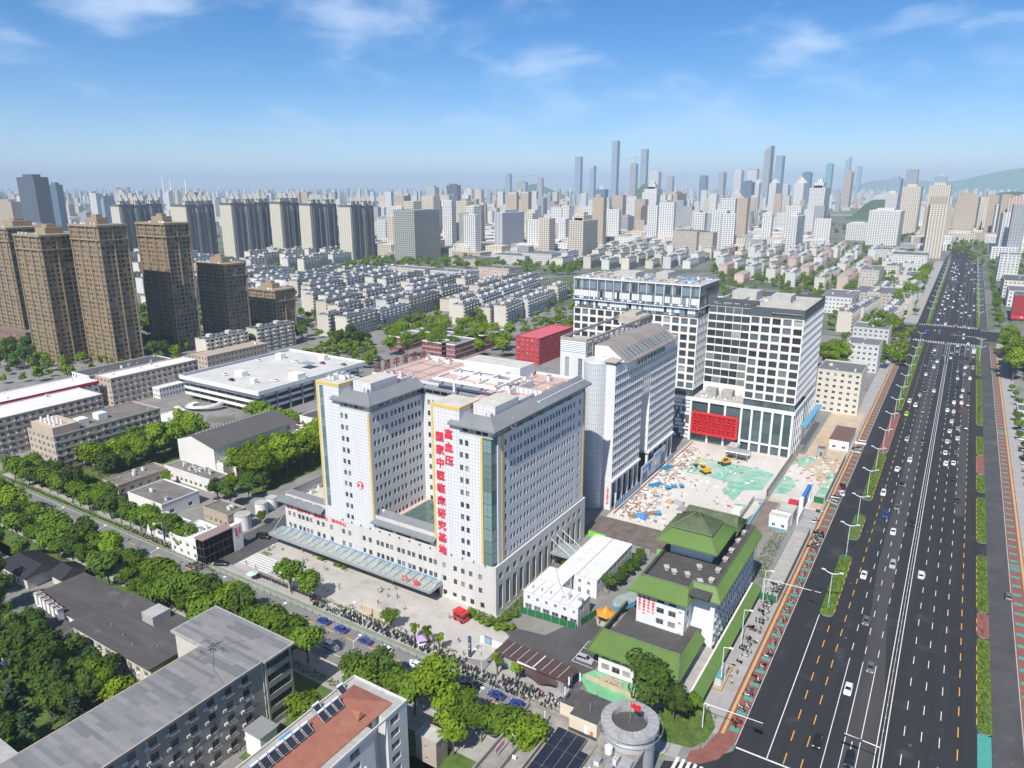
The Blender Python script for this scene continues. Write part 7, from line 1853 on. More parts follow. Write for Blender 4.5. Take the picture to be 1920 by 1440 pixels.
def far_tower(name, label, ul, uc, ur, vb, vt, st, top=None, group=None):
 """tower standing where its foot line meets the plain; uc splits its lit face from its right face"""
 x1, y0 = G(uc, vb); h = hgt(uc, vb, vt); x0 = x_at(ul, y0, h); xr = x_at(uc, y0, h); y1 = y_at(ur, xr, h) if ur > uc + .3 else y0 + (xr - x0) * .8
 y1 = min(max(y1, y0 + 8), y0 + 90)
 t = thing(name, label, 'tower', ((x0 + xr) / 2, y0, 0), group); w_ = xr - x0; d = y1 - y0; FAR.append((x0 - 12, xr + 12, y0 - 12, y1 + 12))
 b = MB(); b.box(x0, xr, y0, y1, 0, h); b.build('shaft', [ST[st]], t)
 b = MB(); b.box(x0 + w_ * .2, x0 + w_ * .75, y0 + d * .2, y0 + d * .8, h, h + min(6, h * .06)); b.build('roof_house', [ST[st]], t)
 if top == 'frame':
  b = MB(); parapet(b, x0, xr, y0, y1, h, h + 5, 1.2); b.each('crown', [ST['grey']], t)
 elif top == 'pyramid': b = MB(); b.cyl((x0 + xr) / 2, (y0 + y1) / 2, h, h + w_ * .7, w_ * .66, .3, n=4); b.build('pyramid_roof', [mat('pyramid_pale', (.55, .5, .48), .6)], t)
 elif top == 'step': b = MB(); b.box(x0 + w_ * .2, xr - w_ * .2, y0 + d * .2, y1 - d * .2, h, h + h * .12); b.box(x0 + w_ * .35, xr - w_ * .35, y0 + d * .35, y1 - d * .35, h + h * .12, h + h * .2); b.each('setback', [ST[st]], t)
 elif top == 'slant':
  b = MB(); b.face([(x0, y0, h), (xr, y0, h), (xr, y0, h + w_ * .8)]); b.face([(xr, y0, h), (xr, y1, h), (xr, y1, h + w_ * .8), (xr, y0, h + w_ * .8)]); b.face([(x0, y0, h), (xr, y0, h + w_ * .8), (xr, y1, h + w_ * .8), (x0, y1, h)]); b.build('slanted_top', [ST[st]], t)
 elif top == 'crane': b = MB(); b.tube([(x0 + w_ * .6, y0 + d / 2, h), (x0 + w_ * .6, y0 + d / 2, h + 40)], 1.5, 4); b.tube([(x0 - w_, y0 + d / 2, h + 26), (x0 + w_ * 2.2, y0 + d / 2, h + 46)], 1.2, 4); b.each('crane', [metal_g], t)
 elif top == 'dome': b = MB(); b.cyl((x0 + xr) / 2, (y0 + y1) / 2, h, h + 12, w_ * .4, w_ * .25, n=12); b.cyl((x0 + xr) / 2, (y0 + y1) / 2, h + 12, h + 20, w_ * .25, .5, n=12); b.each('dome', [ST['grey']], t)
 elif top == 'podium': b = MB(); b.box(x0 - w_ * .3, xr + w_ * .3, y0 - 8, y1 + 6, 0, h * .14); b.build('podium', [ST[st]], t)
 return t
for a_ in [
 ('skyscraper', 'tallest tapering grey glass skyscraper on the horizon', 1148, 1158, 1163, 388, 265, 'glass', 'frame'), ('skyscraper', 'pale blue glass skyscraper left of the tallest one', 1078, 1089, 1093, 386, 295, 'glass', 'frame'), ('skyscraper', 'slim slanted glass tower between the two skyscrapers', 1106, 1114, 1118, 388, 318, 'glass', 'slant'),
 ('skyscraper', 'brown skyscraper under construction with a crane', 1182, 1193, 1197, 388, 307, 'site', 'crane'), ('skyscraper', 'tall grey glass skyscraper right of the crane', 1202, 1213, 1217, 388, 281, 'glass', 'frame'), ('skyscraper', 'broad pale tower right of the twin skyscrapers', 1217, 1235, 1241, 384, 322, 'white', None),
 ('skyscraper', 'slim grey tower with red corner near the green hill', 1250, 1261, 1265, 380, 331, 'grey', None), ('skyscraper', 'blue glass tower on the left of the downtown skyline', 947, 956, 960, 380, 326, 'glass', None), ('skyscraper', 'unfinished tower with teal netting on top', 967, 985, 990, 384, 341, 'site', 'crane'), ('skyscraper', 'hazy grey tower right of the netted tower', 1007, 1016, 1020, 376, 334, 'grey', None),
 ('skyscraper', 'tall dark-gridded skyscraper on the right skyline', 1434, 1446, 1453, 388, 282, 'grey', 'slant'), ('skyscraper', 'pale glass skyscraper beside the dark-gridded one', 1455, 1468, 1473, 388, 293, 'glass', 'frame'), ('skyscraper', 'teal grey tower on the right skyline', 1550, 1561, 1565, 380, 307, 'teal', None), ('skyscraper', 'slim faint tower with slanted top on the right skyline', 1586, 1595, 1599, 372, 300, 'glass', 'slant'), ('skyscraper', 'small faint tower right of the slanted one', 1608, 1615, 1618, 372, 312, 'glass', None),
 ('skyscraper', 'navy tower left of the right cluster', 1312, 1324, 1329, 380, 330, 'navy', None), ('skyscraper', 'rounded grey tower in the right cluster', 1348, 1358, 1363, 384, 323, 'grey', None), ('skyscraper', 'white office tower in the right cluster', 1377, 1391, 1396, 386, 319, 'white', None), ('skyscraper', 'pale gridded tower beside the dark skyscraper', 1402, 1420, 1424, 388, 318, 'white', 'frame'), ('skyscraper', 'blue grey tower behind the pyramid roofs', 1505, 1520, 1526, 384, 323, 'navy', None), ('skyscraper', 'pale brown slab tower left of the flyover', 1585, 1598, 1604, 392, 322, 'tan', None), ('skyscraper', 'grey office tower with bow sign on the right', 1700, 1722, 1731, 392, 319, 'grey', 'frame'), ('skyscraper', 'blue office tower crowned by an arch', 1753, 1776, 1785, 392, 331, 'glass', 'dome'),
 ('office_tower', 'dark blue glass office tower at the far left', 30, 62, 90, 452, 332, 'dark', None), ('office_tower', 'blue tower behind the dark glass one', 90, 104, 117, 432, 346, 'navy', None), ('office_tower', 'brown apartment tower at the left edge', -10, 20, 40, 446, 378, 'tan', None), ('office_tower', 'wedge-shaped glass office left of the turreted slabs', 188, 194, 214, 446, 376, 'glass', 'slant'),
 ('office_tower', 'dark framed office block with classical cornice beside the tree belt', 737, 776, 824, 491, 400, 'frame', 'frame'), ('office_tower', 'white slab tower with tall vertical fins', 927, 942, 983, 481, 399, 'fin', 'podium'), ('office_tower', 'cream residential tower right of the white slab', 1066, 1094, 1121, 489, 414, 'cream', 'step'),
 ('office_tower', 'grey-green office tower left of downtown', 837, 857, 864, 398, 347, 'dark', None), ('office_tower', 'pale green tower left of the dark office tower', 802, 815, 823, 402, 351, 'green', None), ('office_tower', 'cream tower right of the dark office tower', 885, 902, 908, 404, 357, 'cream', None), ('office_tower', 'white tower with stepped side left of downtown', 870, 884, 892, 404, 356, 'white', None), ('office_tower', 'white twin residential tower before the green hill', 1208, 1232, 1241, 422, 354, 'white', 'step'),
 ('office_tower', 'broad brown slab with vertical stripes right of the green hill', 1247, 1270, 1291, 424, 363, 'tan', None), ('office_tower', 'brown and white tower below the green hill', 1192, 1202, 1224, 443, 388, 'tan', None), ('office_tower', 'grey office tower with white frame below the hill', 1162, 1178, 1189, 446, 406, 'grey', None), ('office_tower', 'blue office with round dome near the hill', 1117, 1134, 1141, 396, 355, 'navy', 'dome'), ('office_tower', 'white bank tower with dark glass front', 1082, 1094, 1100, 396, 366, 'fin', None),
 ('office_tower', 'grey twin-slab office left of the cream tower', 1020, 1032, 1036, 400, 368, 'grey', None), ('office_tower', 'navy slab between the grey offices', 950, 964, 968, 402, 376, 'navy', None), ('office_tower', 'tan office slab right of the netted tower', 990, 1006, 1010, 402, 370, 'tan', None),
 ('office_tower', 'white tower with navy cap left of the pyramid roofs', 1372, 1388, 1396, 408, 361, 'white', None), ('office_tower', 'grey blue office tower left of the pyramid roofs', 1392, 1410, 1416, 404, 341, 'navy', None), ('office_tower', 'slim tower with pyramid roof, leftmost of three', 1415, 1424, 1428, 396, 342, 'white', 'pyramid'), ('office_tower', 'tower with pyramid roof, middle of three', 1443, 1456, 1464, 400, 343, 'white', 'pyramid'), ('office_tower', 'broad tower with pink pyramid roof, right of three', 1490, 1508, 1518, 402, 343, 'white', 'pyramid'), ('office_tower', 'slim white tower between two pyramid roofs', 1468, 1478, 1483, 398, 347, 'white', None),
 ('office_tower', 'tall white stepped hotel tower right of the pyramid roofs', 1518, 1548, 1558, 434, 352, 'white', 'step'), ('office_tower', 'white tower with green glass edge nearest the avenue', 1477, 1496, 1510, 482, 406, 'white', None), ('office_tower', 'curved white hotel with rows of windows', 1630, 1690, 1718, 462, 396, 'white', None), ('office_tower', 'white hotel wing left of the curved one', 1588, 1628, 1634, 452, 420, 'white', None),
 ('office_tower', 'cream slab tower left of the avenue bend', 1693, 1728, 1741, 440, 350, 'cream', None), ('office_tower', 'cream slab tower with red characters by the avenue bend', 1743, 1784, 1798, 449, 347, 'cream', None), ('office_tower', 'tan slab tower right of the avenue bend', 1796, 1836, 1848, 452, 366, 'tan', None), ('office_tower', 'blue glass office behind the cream slabs', 1668, 1690, 1700, 420, 334, 'glass', None), ('office_tower', 'pale tower behind the curved hotel', 1662, 1684, 1693, 428, 362, 'white', None), ('office_tower', 'red-brown striped tower at the right edge', 1893, 1925, 1945, 456, 372, 'brick', None),
]: far_tower(a_[0], a_[1], *a_[2:7], a_[7] if len(a_) > 7 else None, a_[8] if len(a_) > 8 else None)
# chimneys and cooling towers of the far power station
for i, (u, vt) in enumerate(((310, 331), (324, 337), (352, 338))):
 x, y = G(u, 382); h = hgt(u, 382, vt); t = thing('power_chimney', f'thin white power station chimney on the left horizon, {ORD[i]} from the left', 'chimney', (x, y, 0), 'power station chimneys'); b = MB(); b.cyl(x, y, 0, h, 8, 4.5, n=10); b.build('flue', [white], t)
for i, u in enumerate((222, 240)):
 x, y = G(u, 378); t = thing('cooling_tower', ['left of two pale cooling towers on the horizon', 'right of two pale cooling towers on the horizon'][i], 'cooling tower', (x, y, 0)); b = MB();
 for z0, z1, r0, r1 in ((0, 60, 46, 32), (60, 95, 32, 29), (95, 115, 29, 31)): b.cyl(x, y, z0, z1, r0, r1, n=16, cap=z1 > 100)
 b.build('shell', [concrete], t)
# hills
m_hill = mat('hill_green', (.052, .085, .026), .95, var=.4, scale=.01, bump=0)
def hill(name, u, vb, wpx, vt, rough, mm=m_hill, n=26):
 x, y = G(u, vb); h = hgt(u, vb, vt); d = math.hypot(x, y); rx = wpx / 2 * d / FPX
 b = MB(); rr = random.Random(int(u)); H = [[0] * (n + 1) for _ in range(n + 1)]
 for i in range(n + 1):
  for j in range(n + 1):
   a_, c_ = 2 * i / n - 1, 2 * j / n - 1; q = math.sqrt(a_ * a_ + c_ * c_); H[i][j] = max(-2, h * (math.cos(min(1, q) * math.pi) * .5 + .5) * (1 + rough * math.sin(5 * a_ + u) * math.cos(4 * c_ + 1)) + h * .02 * rr.uniform(-1, 1) - 1)
 for i in range(n):
  for j in range(n):
   f = lambda p, q: (x + (2 * p / n - 1) * rx, y + (2 * q / n - 1) * rx * .8, H[p][q])
   b.face([f(i, j), f(i + 1, j), f(i + 1, j + 1), f(i, j + 1)])
 return structure(name, b, [mm], smooth=True)
hill('hill', 1207, 392, 92, 346, .1); hill('hill', 1000, 374, 190, 348, .2); hill('hill', 1890, 402, 170, 356, .15); hill('hill', 1930, 366, 460, 318, .2, mat('hill_net', (.03, .16, .07), .95, var=.3, scale=.01)); hill('hill', 1700, 362, 300, 336, .25); hill('hill', 1650, 412, 120, 372, .2)
# flyover
t = thing('flyover', 'pale concrete flyover crossing before the right-hand towers', 'bridge', G(1600, 416) + (0,))
b = MB(); pa_, pb_ = G(1555, 408), G(1690, 410)
for k in range(9):
 f = k / 9; p = [(pa_[0] + (pb_[0] - pa_[0]) * q, pa_[1] + (pb_[1] - pa_[1]) * q) for q in (f, f + 1 / 9)]
 b.face([(p[0][0], p[0][1], 9), (p[1][0], p[1][1], 9), (p[1][0], p[1][1], 12), (p[0][0], p[0][1], 12)]); b.face([(p[0][0], p[0][1], 12), (p[1][0], p[1][1], 12), (p[1][0] - 8, p[1][1] + 18, 12), (p[0][0] - 8, p[0][1] + 18, 12)])
b.build('deck', [concrete], t); b = MB()
for k in range(10): f = k / 9; b.cyl(pa_[0] + (pb_[0] - pa_[0]) * f - 3, pa_[1] + (pb_[1] - pa_[1]) * f + 6, 0, 11.9, 1.5, n=6)
b.each('pier', [concrete], t)
b = MB(); b.sheet([G(1585, 425), G(1620, 425), G(1640, 404), G(1630, 404)], .02); b.sheet([G(1625, 425), G(1640, 425), G(1655, 404), G(1650, 404)], .02); structure('far_road', b, [m_asph2])
# the plain: residential towers one by one near, one mass beyond
def free(x, y, m=14): return not (-40 - m < x < 45 + m and y < 1900) and not any(a - m < x < b_ + m and c - m < y < d + m for a, b_, c, d in FAR) and all((x - p) ** 2 + (y - q) ** 2 > 34 ** 2 for p, q in placed)
bx = {}
def unit_tower(st):
 if st not in bx:
  v = []
  for k in range(2): b = MB(); b.box(-.5, .5, -.5, .5, 0, 1); b.box(-.22, .22, -.3, .3, 1, 1.05 + .03 * k); v.append(b.mesh('tower_block', [ST[st]]))
  bx[st] = v
 return R.choice(bx[st])
PAL = ['white'] * 6 + ['cream'] * 4 + ['tan', 'grey', 'grey', 'green', 'navy', 'fin']
cnt = 0; tries = 0
DESC = {'white': 'white', 'cream': 'cream', 'tan': 'tan', 'grey': 'grey', 'green': 'grey-green', 'navy': 'dark blue', 'fin': 'white finned'}
while cnt < 290 and tries < 9000:
 tries += 1; u = R.uniform(-30, 1950); v = R.choice((R.uniform(385, 430), R.uniform(378, 400), R.uniform(376, 470)))
 if u < 720 and v > 420 and not u < 200: continue
 if 1540 < u < 1720 and v > 398: continue
 x, y = G(u, v)
 if not free(x, y): continue
 d = math.hypot(x, y); tall = R.random() < (.5 if v < 415 else .2)
 h = R.uniform(36, 80) if tall else R.uniform(12, 26); w_, dp = (R.uniform(13, 24), R.uniform(12, 20)) if tall else (R.uniform(14, 50), R.uniform(20, 60))
 if v > 430 and tall: h = R.uniform(30, 50)
 st = R.choice(PAL); o = ob('tower_block' if tall else 'low_block', unit_tower(st), loc=(x, y, 0), rz=rad(R.choice((0, 4, 8, 12)))); o.scale = (w_, dp, h)
 side = 'left third' if u < 640 else 'middle' if u < 1280 else 'right third'
 tag(o, f'hazy {DESC[st]} {"tower block" if tall else "low block"} in the {side} of the far city', 'building', 'buildings of the far city'); placed.append((x, y)) if d < 1800 else None; cnt += 1
m2 = MB(); PN = list(ST)
for k in range(7600):
 u = R.uniform(-60, 1980); v = 353.5 + abs(R.gauss(0, 1)) * 15;
 if k > 3600: v = R.uniform(385, 486)
 x, y = G(u, v)
 if not free(x, y, 8) or math.hypot(x, y) > 27000 or (u < 720 and v > 425) or (1540 < u < 1720 and v > 398): continue
 tall = R.random() < (.5 if v < 385 else .15); h = R.uniform(40, 105) if tall else R.uniform(9, 24); w_, dp = (R.uniform(16, 32), R.uniform(14, 26)) if tall else (R.uniform(14, 60), R.uniform(12, 50))
 if v < 362: w_ *= 1.6; dp *= 1.5
 q = MB(); q.box(-w_ / 2, w_ / 2, -dp / 2, dp / 2, 0, h, bottom=False); m2.add(q, (x, y, 0), rad(R.choice((0, 5, 10, -5))), R.choices(range(4), (6, 4, 2, 2))[0])
o = m2.build('far_city', [ST['white'], ST['cream'], ST['grey'], ST['tan']]); o['kind'] = 'stuff'; tag(o, 'dense hazy mass of pale city blocks towards the horizon', 'city')
x, y = G(505, 552); t = thing('domed_hall', 'low white domed hall behind the lowest brown tower', 'hall', (x, y, 0)); b = MB(); b.cyl(x, y, 0, 9, 24, n=28, cap=False); b.build('wall', [m_apw[1]], t); b = MB()
for i in range(5): a0, a1 = i * .3, (i + 1) * .3; b.cyl(x, y, 9 + 9 * math.sin(a0), 9 + 9 * math.sin(a1), 25 * math.cos(a0), 25 * math.cos(a1), n=28, cap=i == 4)
b.build('dome', [m_wroof], t, smooth=True)

# ================================================================ TREES
def leaf_mat(name, rgb, rnd):
 m = mat(name, rgb, .85, rnd=rnd, var=.4, scale=.7, spec=.1); t = m.node_tree; b = t.nodes['Principled BSDF']
 o_ = next(n for n in t.nodes if n.type == 'OUTPUT_MATERIAL'); tr = t.nodes.new('ShaderNodeBsdfTranslucent'); mx_ = t.nodes.new('ShaderNodeMixShader'); mx_.inputs[0].default_value = .3
 t.links.new(b.inputs['Base Color'].links[0].from_socket, tr.inputs['Color']); t.links.new(b.outputs[0], mx_.inputs[1]); t.links.new(tr.outputs[0], mx_.inputs[2]); t.links.new(mx_.outputs[0], o_.inputs['Surface']); return m
lf_a = leaf_mat('leaf_street', (.118, .200, .020), .35); lf_b = leaf_mat('leaf_bright', (.175, .265, .018), .32); lf_d = leaf_mat('leaf_dark', (.080, .140, .024), .32); lf_c = leaf_mat('leaf_cedar', (.06, .105, .055), .2); lf_s = leaf_mat('leaf_shrub', (.14, .22, .014), .25); bark = mat('bark', (.13, .10, .075), .95, var=.25)
def card(mb, p, n, s, q, m=0):
 u = n.orthogonal().normalized(); u.rotate(Matrix.Rotation(q.uniform(0, 6.28), 3, n)); v = n.cross(u); a, c = u * s * q.uniform(.7, 1.2), v * s * q.uniform(.45, .8)
 mb.face([tuple(p - a), tuple(p - c * .9), tuple(p + a), tuple(p + c)], m)
def rdir(q):
 z = q.uniform(-1, 1); a = q.uniform(0, 6.283); r = math.sqrt(1 - z * z); return Vector((r * math.cos(a), r * math.sin(a), z))
def crown(seed, rx, hz, zc, nl, nc, s, lob=.42):
 """leaf-sized cards over many uneven lobes"""
 q = random.Random(seed); b = MB()
 for k in range(nl):
  d = rdir(q); f = q.uniform(.35, .95) if k else 0; c = Vector((d.x * rx * f * .75, d.y * rx * f * .75, zc + d.z * hz * f * .7)); r = rx * lob * q.uniform(.75, 1.3)
  for i in range(nc):
   e = rdir(q);
   if e.z < -.45 and q.random() < .6: continue
   p = c + Vector((e.x * r, e.y * r, e.z * r * .82)) * q.uniform(.62, 1.12); card(b, p, (e + rdir(q) * .55 + Vector((0, 0, .35))).normalized(), s, q)
 return b
def tree_proto(name, seed, rx, hz, zc, h0, leaf, nl=15, nc=135, s=.52):
 t = thing(name, 'x', 'tree'); b = MB(); q = random.Random(seed); b.tube([(0, 0, 0), (.1, .05, h0 * .6), (0, 0, zc)], .24, 6, taper=.1)
 for i in range(5): a = i * 1.26 + q.random(); b.tube([(0, 0, h0 * .75), (rx * .35 * math.cos(a), rx * .35 * math.sin(a), zc - .1 * hz), (rx * .6 * math.cos(a), rx * .6 * math.sin(a), zc + hz * .3)], .11, 5, taper=.03)
 b.build('trunk', [bark], t, world=False); crown(seed, rx, hz, zc, nl, nc, s).build('crown', [leaf], t, world=False); return t
def cedar_proto(seed, H):
 t = thing('cedar_tree', 'x', 'tree'); q = random.Random(seed); b = MB(); b.tube([(0, 0, 0), (0, 0, H)], .3, 6, taper=.03); b.build('trunk', [bark], t, world=False); b = MB(); z = 1.6
 while z < H:
  r = (H - z) * .34 + .3; n = 7
  for i in range(n):
   a = q.uniform(0, 6.28); L_ = r * q.uniform(.75, 1.15)
   for k in range(int(6 + L_ * 6)): f = q.uniform(.12, 1); p = Vector((math.cos(a) * L_ * f + q.gauss(0, .18), math.sin(a) * L_ * f + q.gauss(0, .18), z - .25 * L_ * f + q.gauss(0, .1))); card(b, p, (Vector((0, 0, 1)) + rdir(q) * .5).normalized(), .36, q)
  z += .62
 b.build('crown', [lf_c], t, world=False); return t
TP = {'a': [tree_proto('street_tree', 1, 4.2, 3.2, 6.0, 3, lf_a), tree_proto('street_tree', 2, 3.9, 3.4, 6.2, 3, lf_a), tree_proto('street_tree', 3, 4.4, 3.0, 5.6, 3, lf_a)],
      'b': [tree_proto('broadleaf_tree', 4, 4.6, 4.6, 8.5, 4, lf_b, 18), tree_proto('broadleaf_tree', 5, 4.2, 5.2, 9.0, 4, lf_b, 18)],
      'd': [tree_proto('dark_tree', 6, 4.2, 3.8, 7, 3, lf_d, 16), tree_proto('dark_tree', 7, 3.8, 4.4, 7.5, 3, lf_d, 16)],
      's': [tree_proto('young_tree', 8, 1.5, 2.0, 3.6, 1.6, lf_b, 7, 50, .3)], 'c': [cedar_proto(9, 11), cedar_proto(10, 9)]}
TU = set(); NT = [0]
TL = {}
ROWS = ('round street tree', 'street tree', 'tree in front', 'tree in the row')
def tree(kind, x, y, label, group, sc_=1.0):
 if label.startswith(ROWS): TL[label] = TL.get(label, -1) + 1; label = f'{label}, {ordw(TL[label])} along'
 p = R.choice(TP[kind]); s = sc_ * R.uniform(.86, 1.16); NT[0] += 1; z = s * R.uniform(.92, 1.1)
 if p.name not in TU:
  TU.add(p.name); p.location = (x, y, 0); p.rotation_euler = (0, 0, R.uniform(0, 6)); p.scale = (s, s, z); p['label'] = label; p['group'] = group; return p
 return dup(p, (x, y, 0), R.uniform(0, 6), label, group, scale=(s, s, z))
far_leaf = MB(); FQ = random.Random(5)
fl_ = [crown(40 + i, 4.2, 3.6, 5.2, 9, 26, .95) for i in range(3)]
def scatter(poly, n, kind, label, group, sc_=1.0, sep=6.0, far=False):
 xs = [p[0] for p in poly]; ys = [p[1] for p in poly]; got = []; k = 0
 while len(got) < n and k < n * 14:
  k += 1; q = (R.uniform(min(xs), max(xs)), R.uniform(min(ys), max(ys)))
  if not inpoly(q, poly): continue
  x, y = G(*q)
  if any((x - a) ** 2 + (y - b_) ** 2 < sep * sep for a, b_ in got): continue
  got.append((x, y))
  if far: far_leaf.add(FQ.choice(fl_), (x, y, 0), FQ.uniform(0, 6), FQ.choice((0, 0, 1)), (s := sc_ * FQ.uniform(.8, 1.3), s, s))
  else: tree(kind, x, y, label, group, sc_)
# street trees of the side street, south rows then north row
x = -332; n = 0
while x < -58:
 if not -128 < x < -118: tree(R.choice('aaaadb'), x, 109.4 + R.uniform(-.8, .8), 'round street tree in the near row of the side street', 'near row of side street trees', 1.15); n += 1
 x += R.uniform(5.6, 7.0)
x = -330
while x < -100:
 if x < -155 or x > -108: tree(R.choice('aad'), x, 103.2 + R.uniform(-1.2, 1.2), 'street tree in the second row below the side street', 'second row of side street trees', 1.05)
 x += R.uniform(6.2, 8.6)
x = -330
while x < -206: tree(R.choice('aaad'), x, 129.5 + R.uniform(-1, 1), 'street tree on the far side of the side street', 'far row of side street trees', 1.1); x += R.uniform(5.8, 7.2)
x = -330
while x < -268: tree(R.choice('ad'), x, 136 + R.uniform(-1, 1.5), 'tree in front of the beige dormitory by the street', 'trees by the beige dormitory', .9); x += 6.5
for x, y, lb in ((-161, 129.8, 'left of two round trees on the hospital forecourt edge'), (-152, 129.6, 'right of two round trees on the hospital forecourt edge'), (-122, 131.5, 'small round tree beside the stone name wall')): tree('a', x, y, lb, 'forecourt trees', 1.12 if x < -130 else .6)
for i, x in enumerate((-113, -108.5, -104.5, -86, -80.3)): tree('s', x, 130.9, f'slim young tree on the pavement, {ordw(i)} from the left', 'young pavement trees', 1.1)
# groves
def grove(x0, x1, y0, y1, sep, kind, label, group, sc_):
 x = x0; i = 0
 while x < x1:
  y = y0; j = 0
  while y < y1: tree(R.choice(kind), x + R.uniform(-1, 1), y + R.uniform(-1, 1), f'{label}, line {ordw(i)} from left, {ordw(j)} from front', group, sc_); y += sep; j += 1
  x += sep; i += 1
grove(-310, -290, 150, 196, 7.6, 'bbd', 'tall tree left of the auditorium', 'grove beside the auditorium', 1.2)
grove(-247, -232, 178, 224, 7.4, 'bb', 'tall tree right of the auditorium', 'grove right of the auditorium', 1.15)
grove(-301, -256, 230, 237, 7.0, 'b', 'tree before the parking deck', 'trees before the parking deck', 1.0)
grove(-236, -222, 160, 176, 7.5, 'db', 'tree behind the white tanks', 'trees behind the tanks', .85)
for x, y, k, s, lb in ((-268, 158.5, 'a', .8, 'single tree between the annex and the flat store'), (-206, 156, 'a', .6, 'small tree beside the large white tank'), (-48.5, 137.5, 'd', 1.35, 'big dark tree at the corner by the round tower'), (-42.5, 139, 'd', .95, 'smaller tree right of the big corner tree'), (-39.5, 144, 'a', .6, 'low tree at the edge of the corner lawn'), (-111.5, 91, 'b', 1.0, 'bright yellow-green tree between dormitory and red roof'), (-104, 101, 'b', .8, 'olive tree behind the red roof'), (-83.5, 107, 'b', .95, 'bright green tree at the lower street edge'), (-79.5, 103.5, 'b', .7, 'small bright tree beside the concrete hut'), (-95, 185.5, 'a', .55, 'small tree between hospital wall and cabins'), (-78, 181, 'd', .62, 'dark shrubby tree behind the cabins')): tree(k, x, y, lb, 'single trees', s)
for i in range(6): tree('d', -76.8 + R.uniform(-.5, .5), 186 + i * 3.6, 'shrubby tree in the row between cabins and clinic', 'row between cabins and clinic', .5)
# garden at the lower left
for i, (x, y, k, s) in enumerate(((-166, 66, 'c', 1.1), (-156, 64, 'c', 1), (-160, 55, 'c', 1.15), (-149, 58, 'c', .9), (-172, 58, 'c', 1.2), (-145, 66, 'c', .85), (-152, 50, 'd', 1), (-166, 48, 'd', 1.1), (-176, 66, 'd', 1.2), (-185, 70, 'd', 1.2), (-190, 62, 'd', 1.2), (-158, 72, 'b', .8), (-163, 73, 'b', .75), (-151, 72, 'b', .75), (-170, 74, 'b', .7), (-200, 74, 'd', 1.1), (-215, 70, 'd', 1.1), (-225, 78, 'd', 1.1), (-236, 80, 'd', 1), (-180, 50, 'c', 1.2), (-176, 42, 'd', 1.2), (-150, 42, 'c', 1), (-205, 62, 'd', 1.3), (-252, 96, 'a', 1), (-262, 92, 'd', 1), (-243, 103, 'a', .8), (-196, 55, 'd', 1.2), (-188, 48, 'd', 1.2), (-168, 38, 'c', 1.2), (-158, 34, 'd', 1.2), (-148, 34, 'c', 1), (-186, 38, 'd', 1.2), (-145, 50, 'c', .8), (-232, 70, 'd', 1.1), (-244, 76, 'd', 1.2), (-222, 62, 'd', 1.2), (-255, 84, 'd', 1.1))): tree(k, x, y, {'c': 'blue-green cedar in the lower left garden', 'd': 'dark broad tree in the lower left garden', 'b': 'yellow-green tree before the low hall', 'a': 'tree beside the black tiled pavilions'}[k], 'lower left garden trees', s)
scatter([(0, 1170), (70, 1195), (130, 1240), (250, 1300), (110, 1400), (0, 1420)], 18, 'd', 'dark tree in the dense lower left planting', 'dense lower left planting', .95, 4.5)
# the avenue's sides and the middle distance
for p in ((1556, 700), (1566, 688), (1580, 692), (1548, 692)): tree('b', *G(*p), 'tree in the clump beside the striped block', 'clump beside the striped block', 1.35)
for i, y in enumerate((626, 640, 655, 612)): tree('b', -42 - 7 * (i % 2), y, 'big tree left of the avenue just before the far crossroads', 'trees before the far crossroads', 1.6)
for i in range(26): tree('b', -43 + R.uniform(-6, 4), 752 + i * 15, 'tree in the row left of the avenue beyond the far crossroads', 'avenue trees beyond the crossroads', 1.5)
grove(37, 72, 545, 640, 13, 'b', 'big tree at right edge', 'clump at the right edge', 1.55)
for i in range(9): tree('a', 36 + R.uniform(-1, 2), 380 + i * 17, 'tree in the row on the right-hand pavement', 'right pavement trees', .6)
for i in range(12): tree('a', 35 + R.uniform(-1, 1), 760 + i * 34, 'tree in the row right of the avenue', 'row right of the avenue', 1.0)
for nm, poly, n, k in (('tree behind the hospital beside the school', [(700, 668), (735, 690), (770, 670), (960, 672), (965, 635), (920, 612), (880, 600), (820, 612), (740, 620)], 44, 'b'), ('tree left of the school', [(615, 655), (690, 660), (690, 640), (620, 640)], 8, 'd'), ('tree between the parking deck and brown towers', [(430, 672), (570, 640), (570, 625), (430, 655)], 12, 'd'), ('tree among the brown towers', [(240, 650), (300, 690), (360, 640), (400, 600), (270, 620)], 14, 'd'), ('tree at the foot of the left brown towers', [(0, 690), (70, 700), (75, 660), (0, 655)], 8, 'd')): scatter(poly, n, k, nm, nm + ' group', 1.2, 6.5)
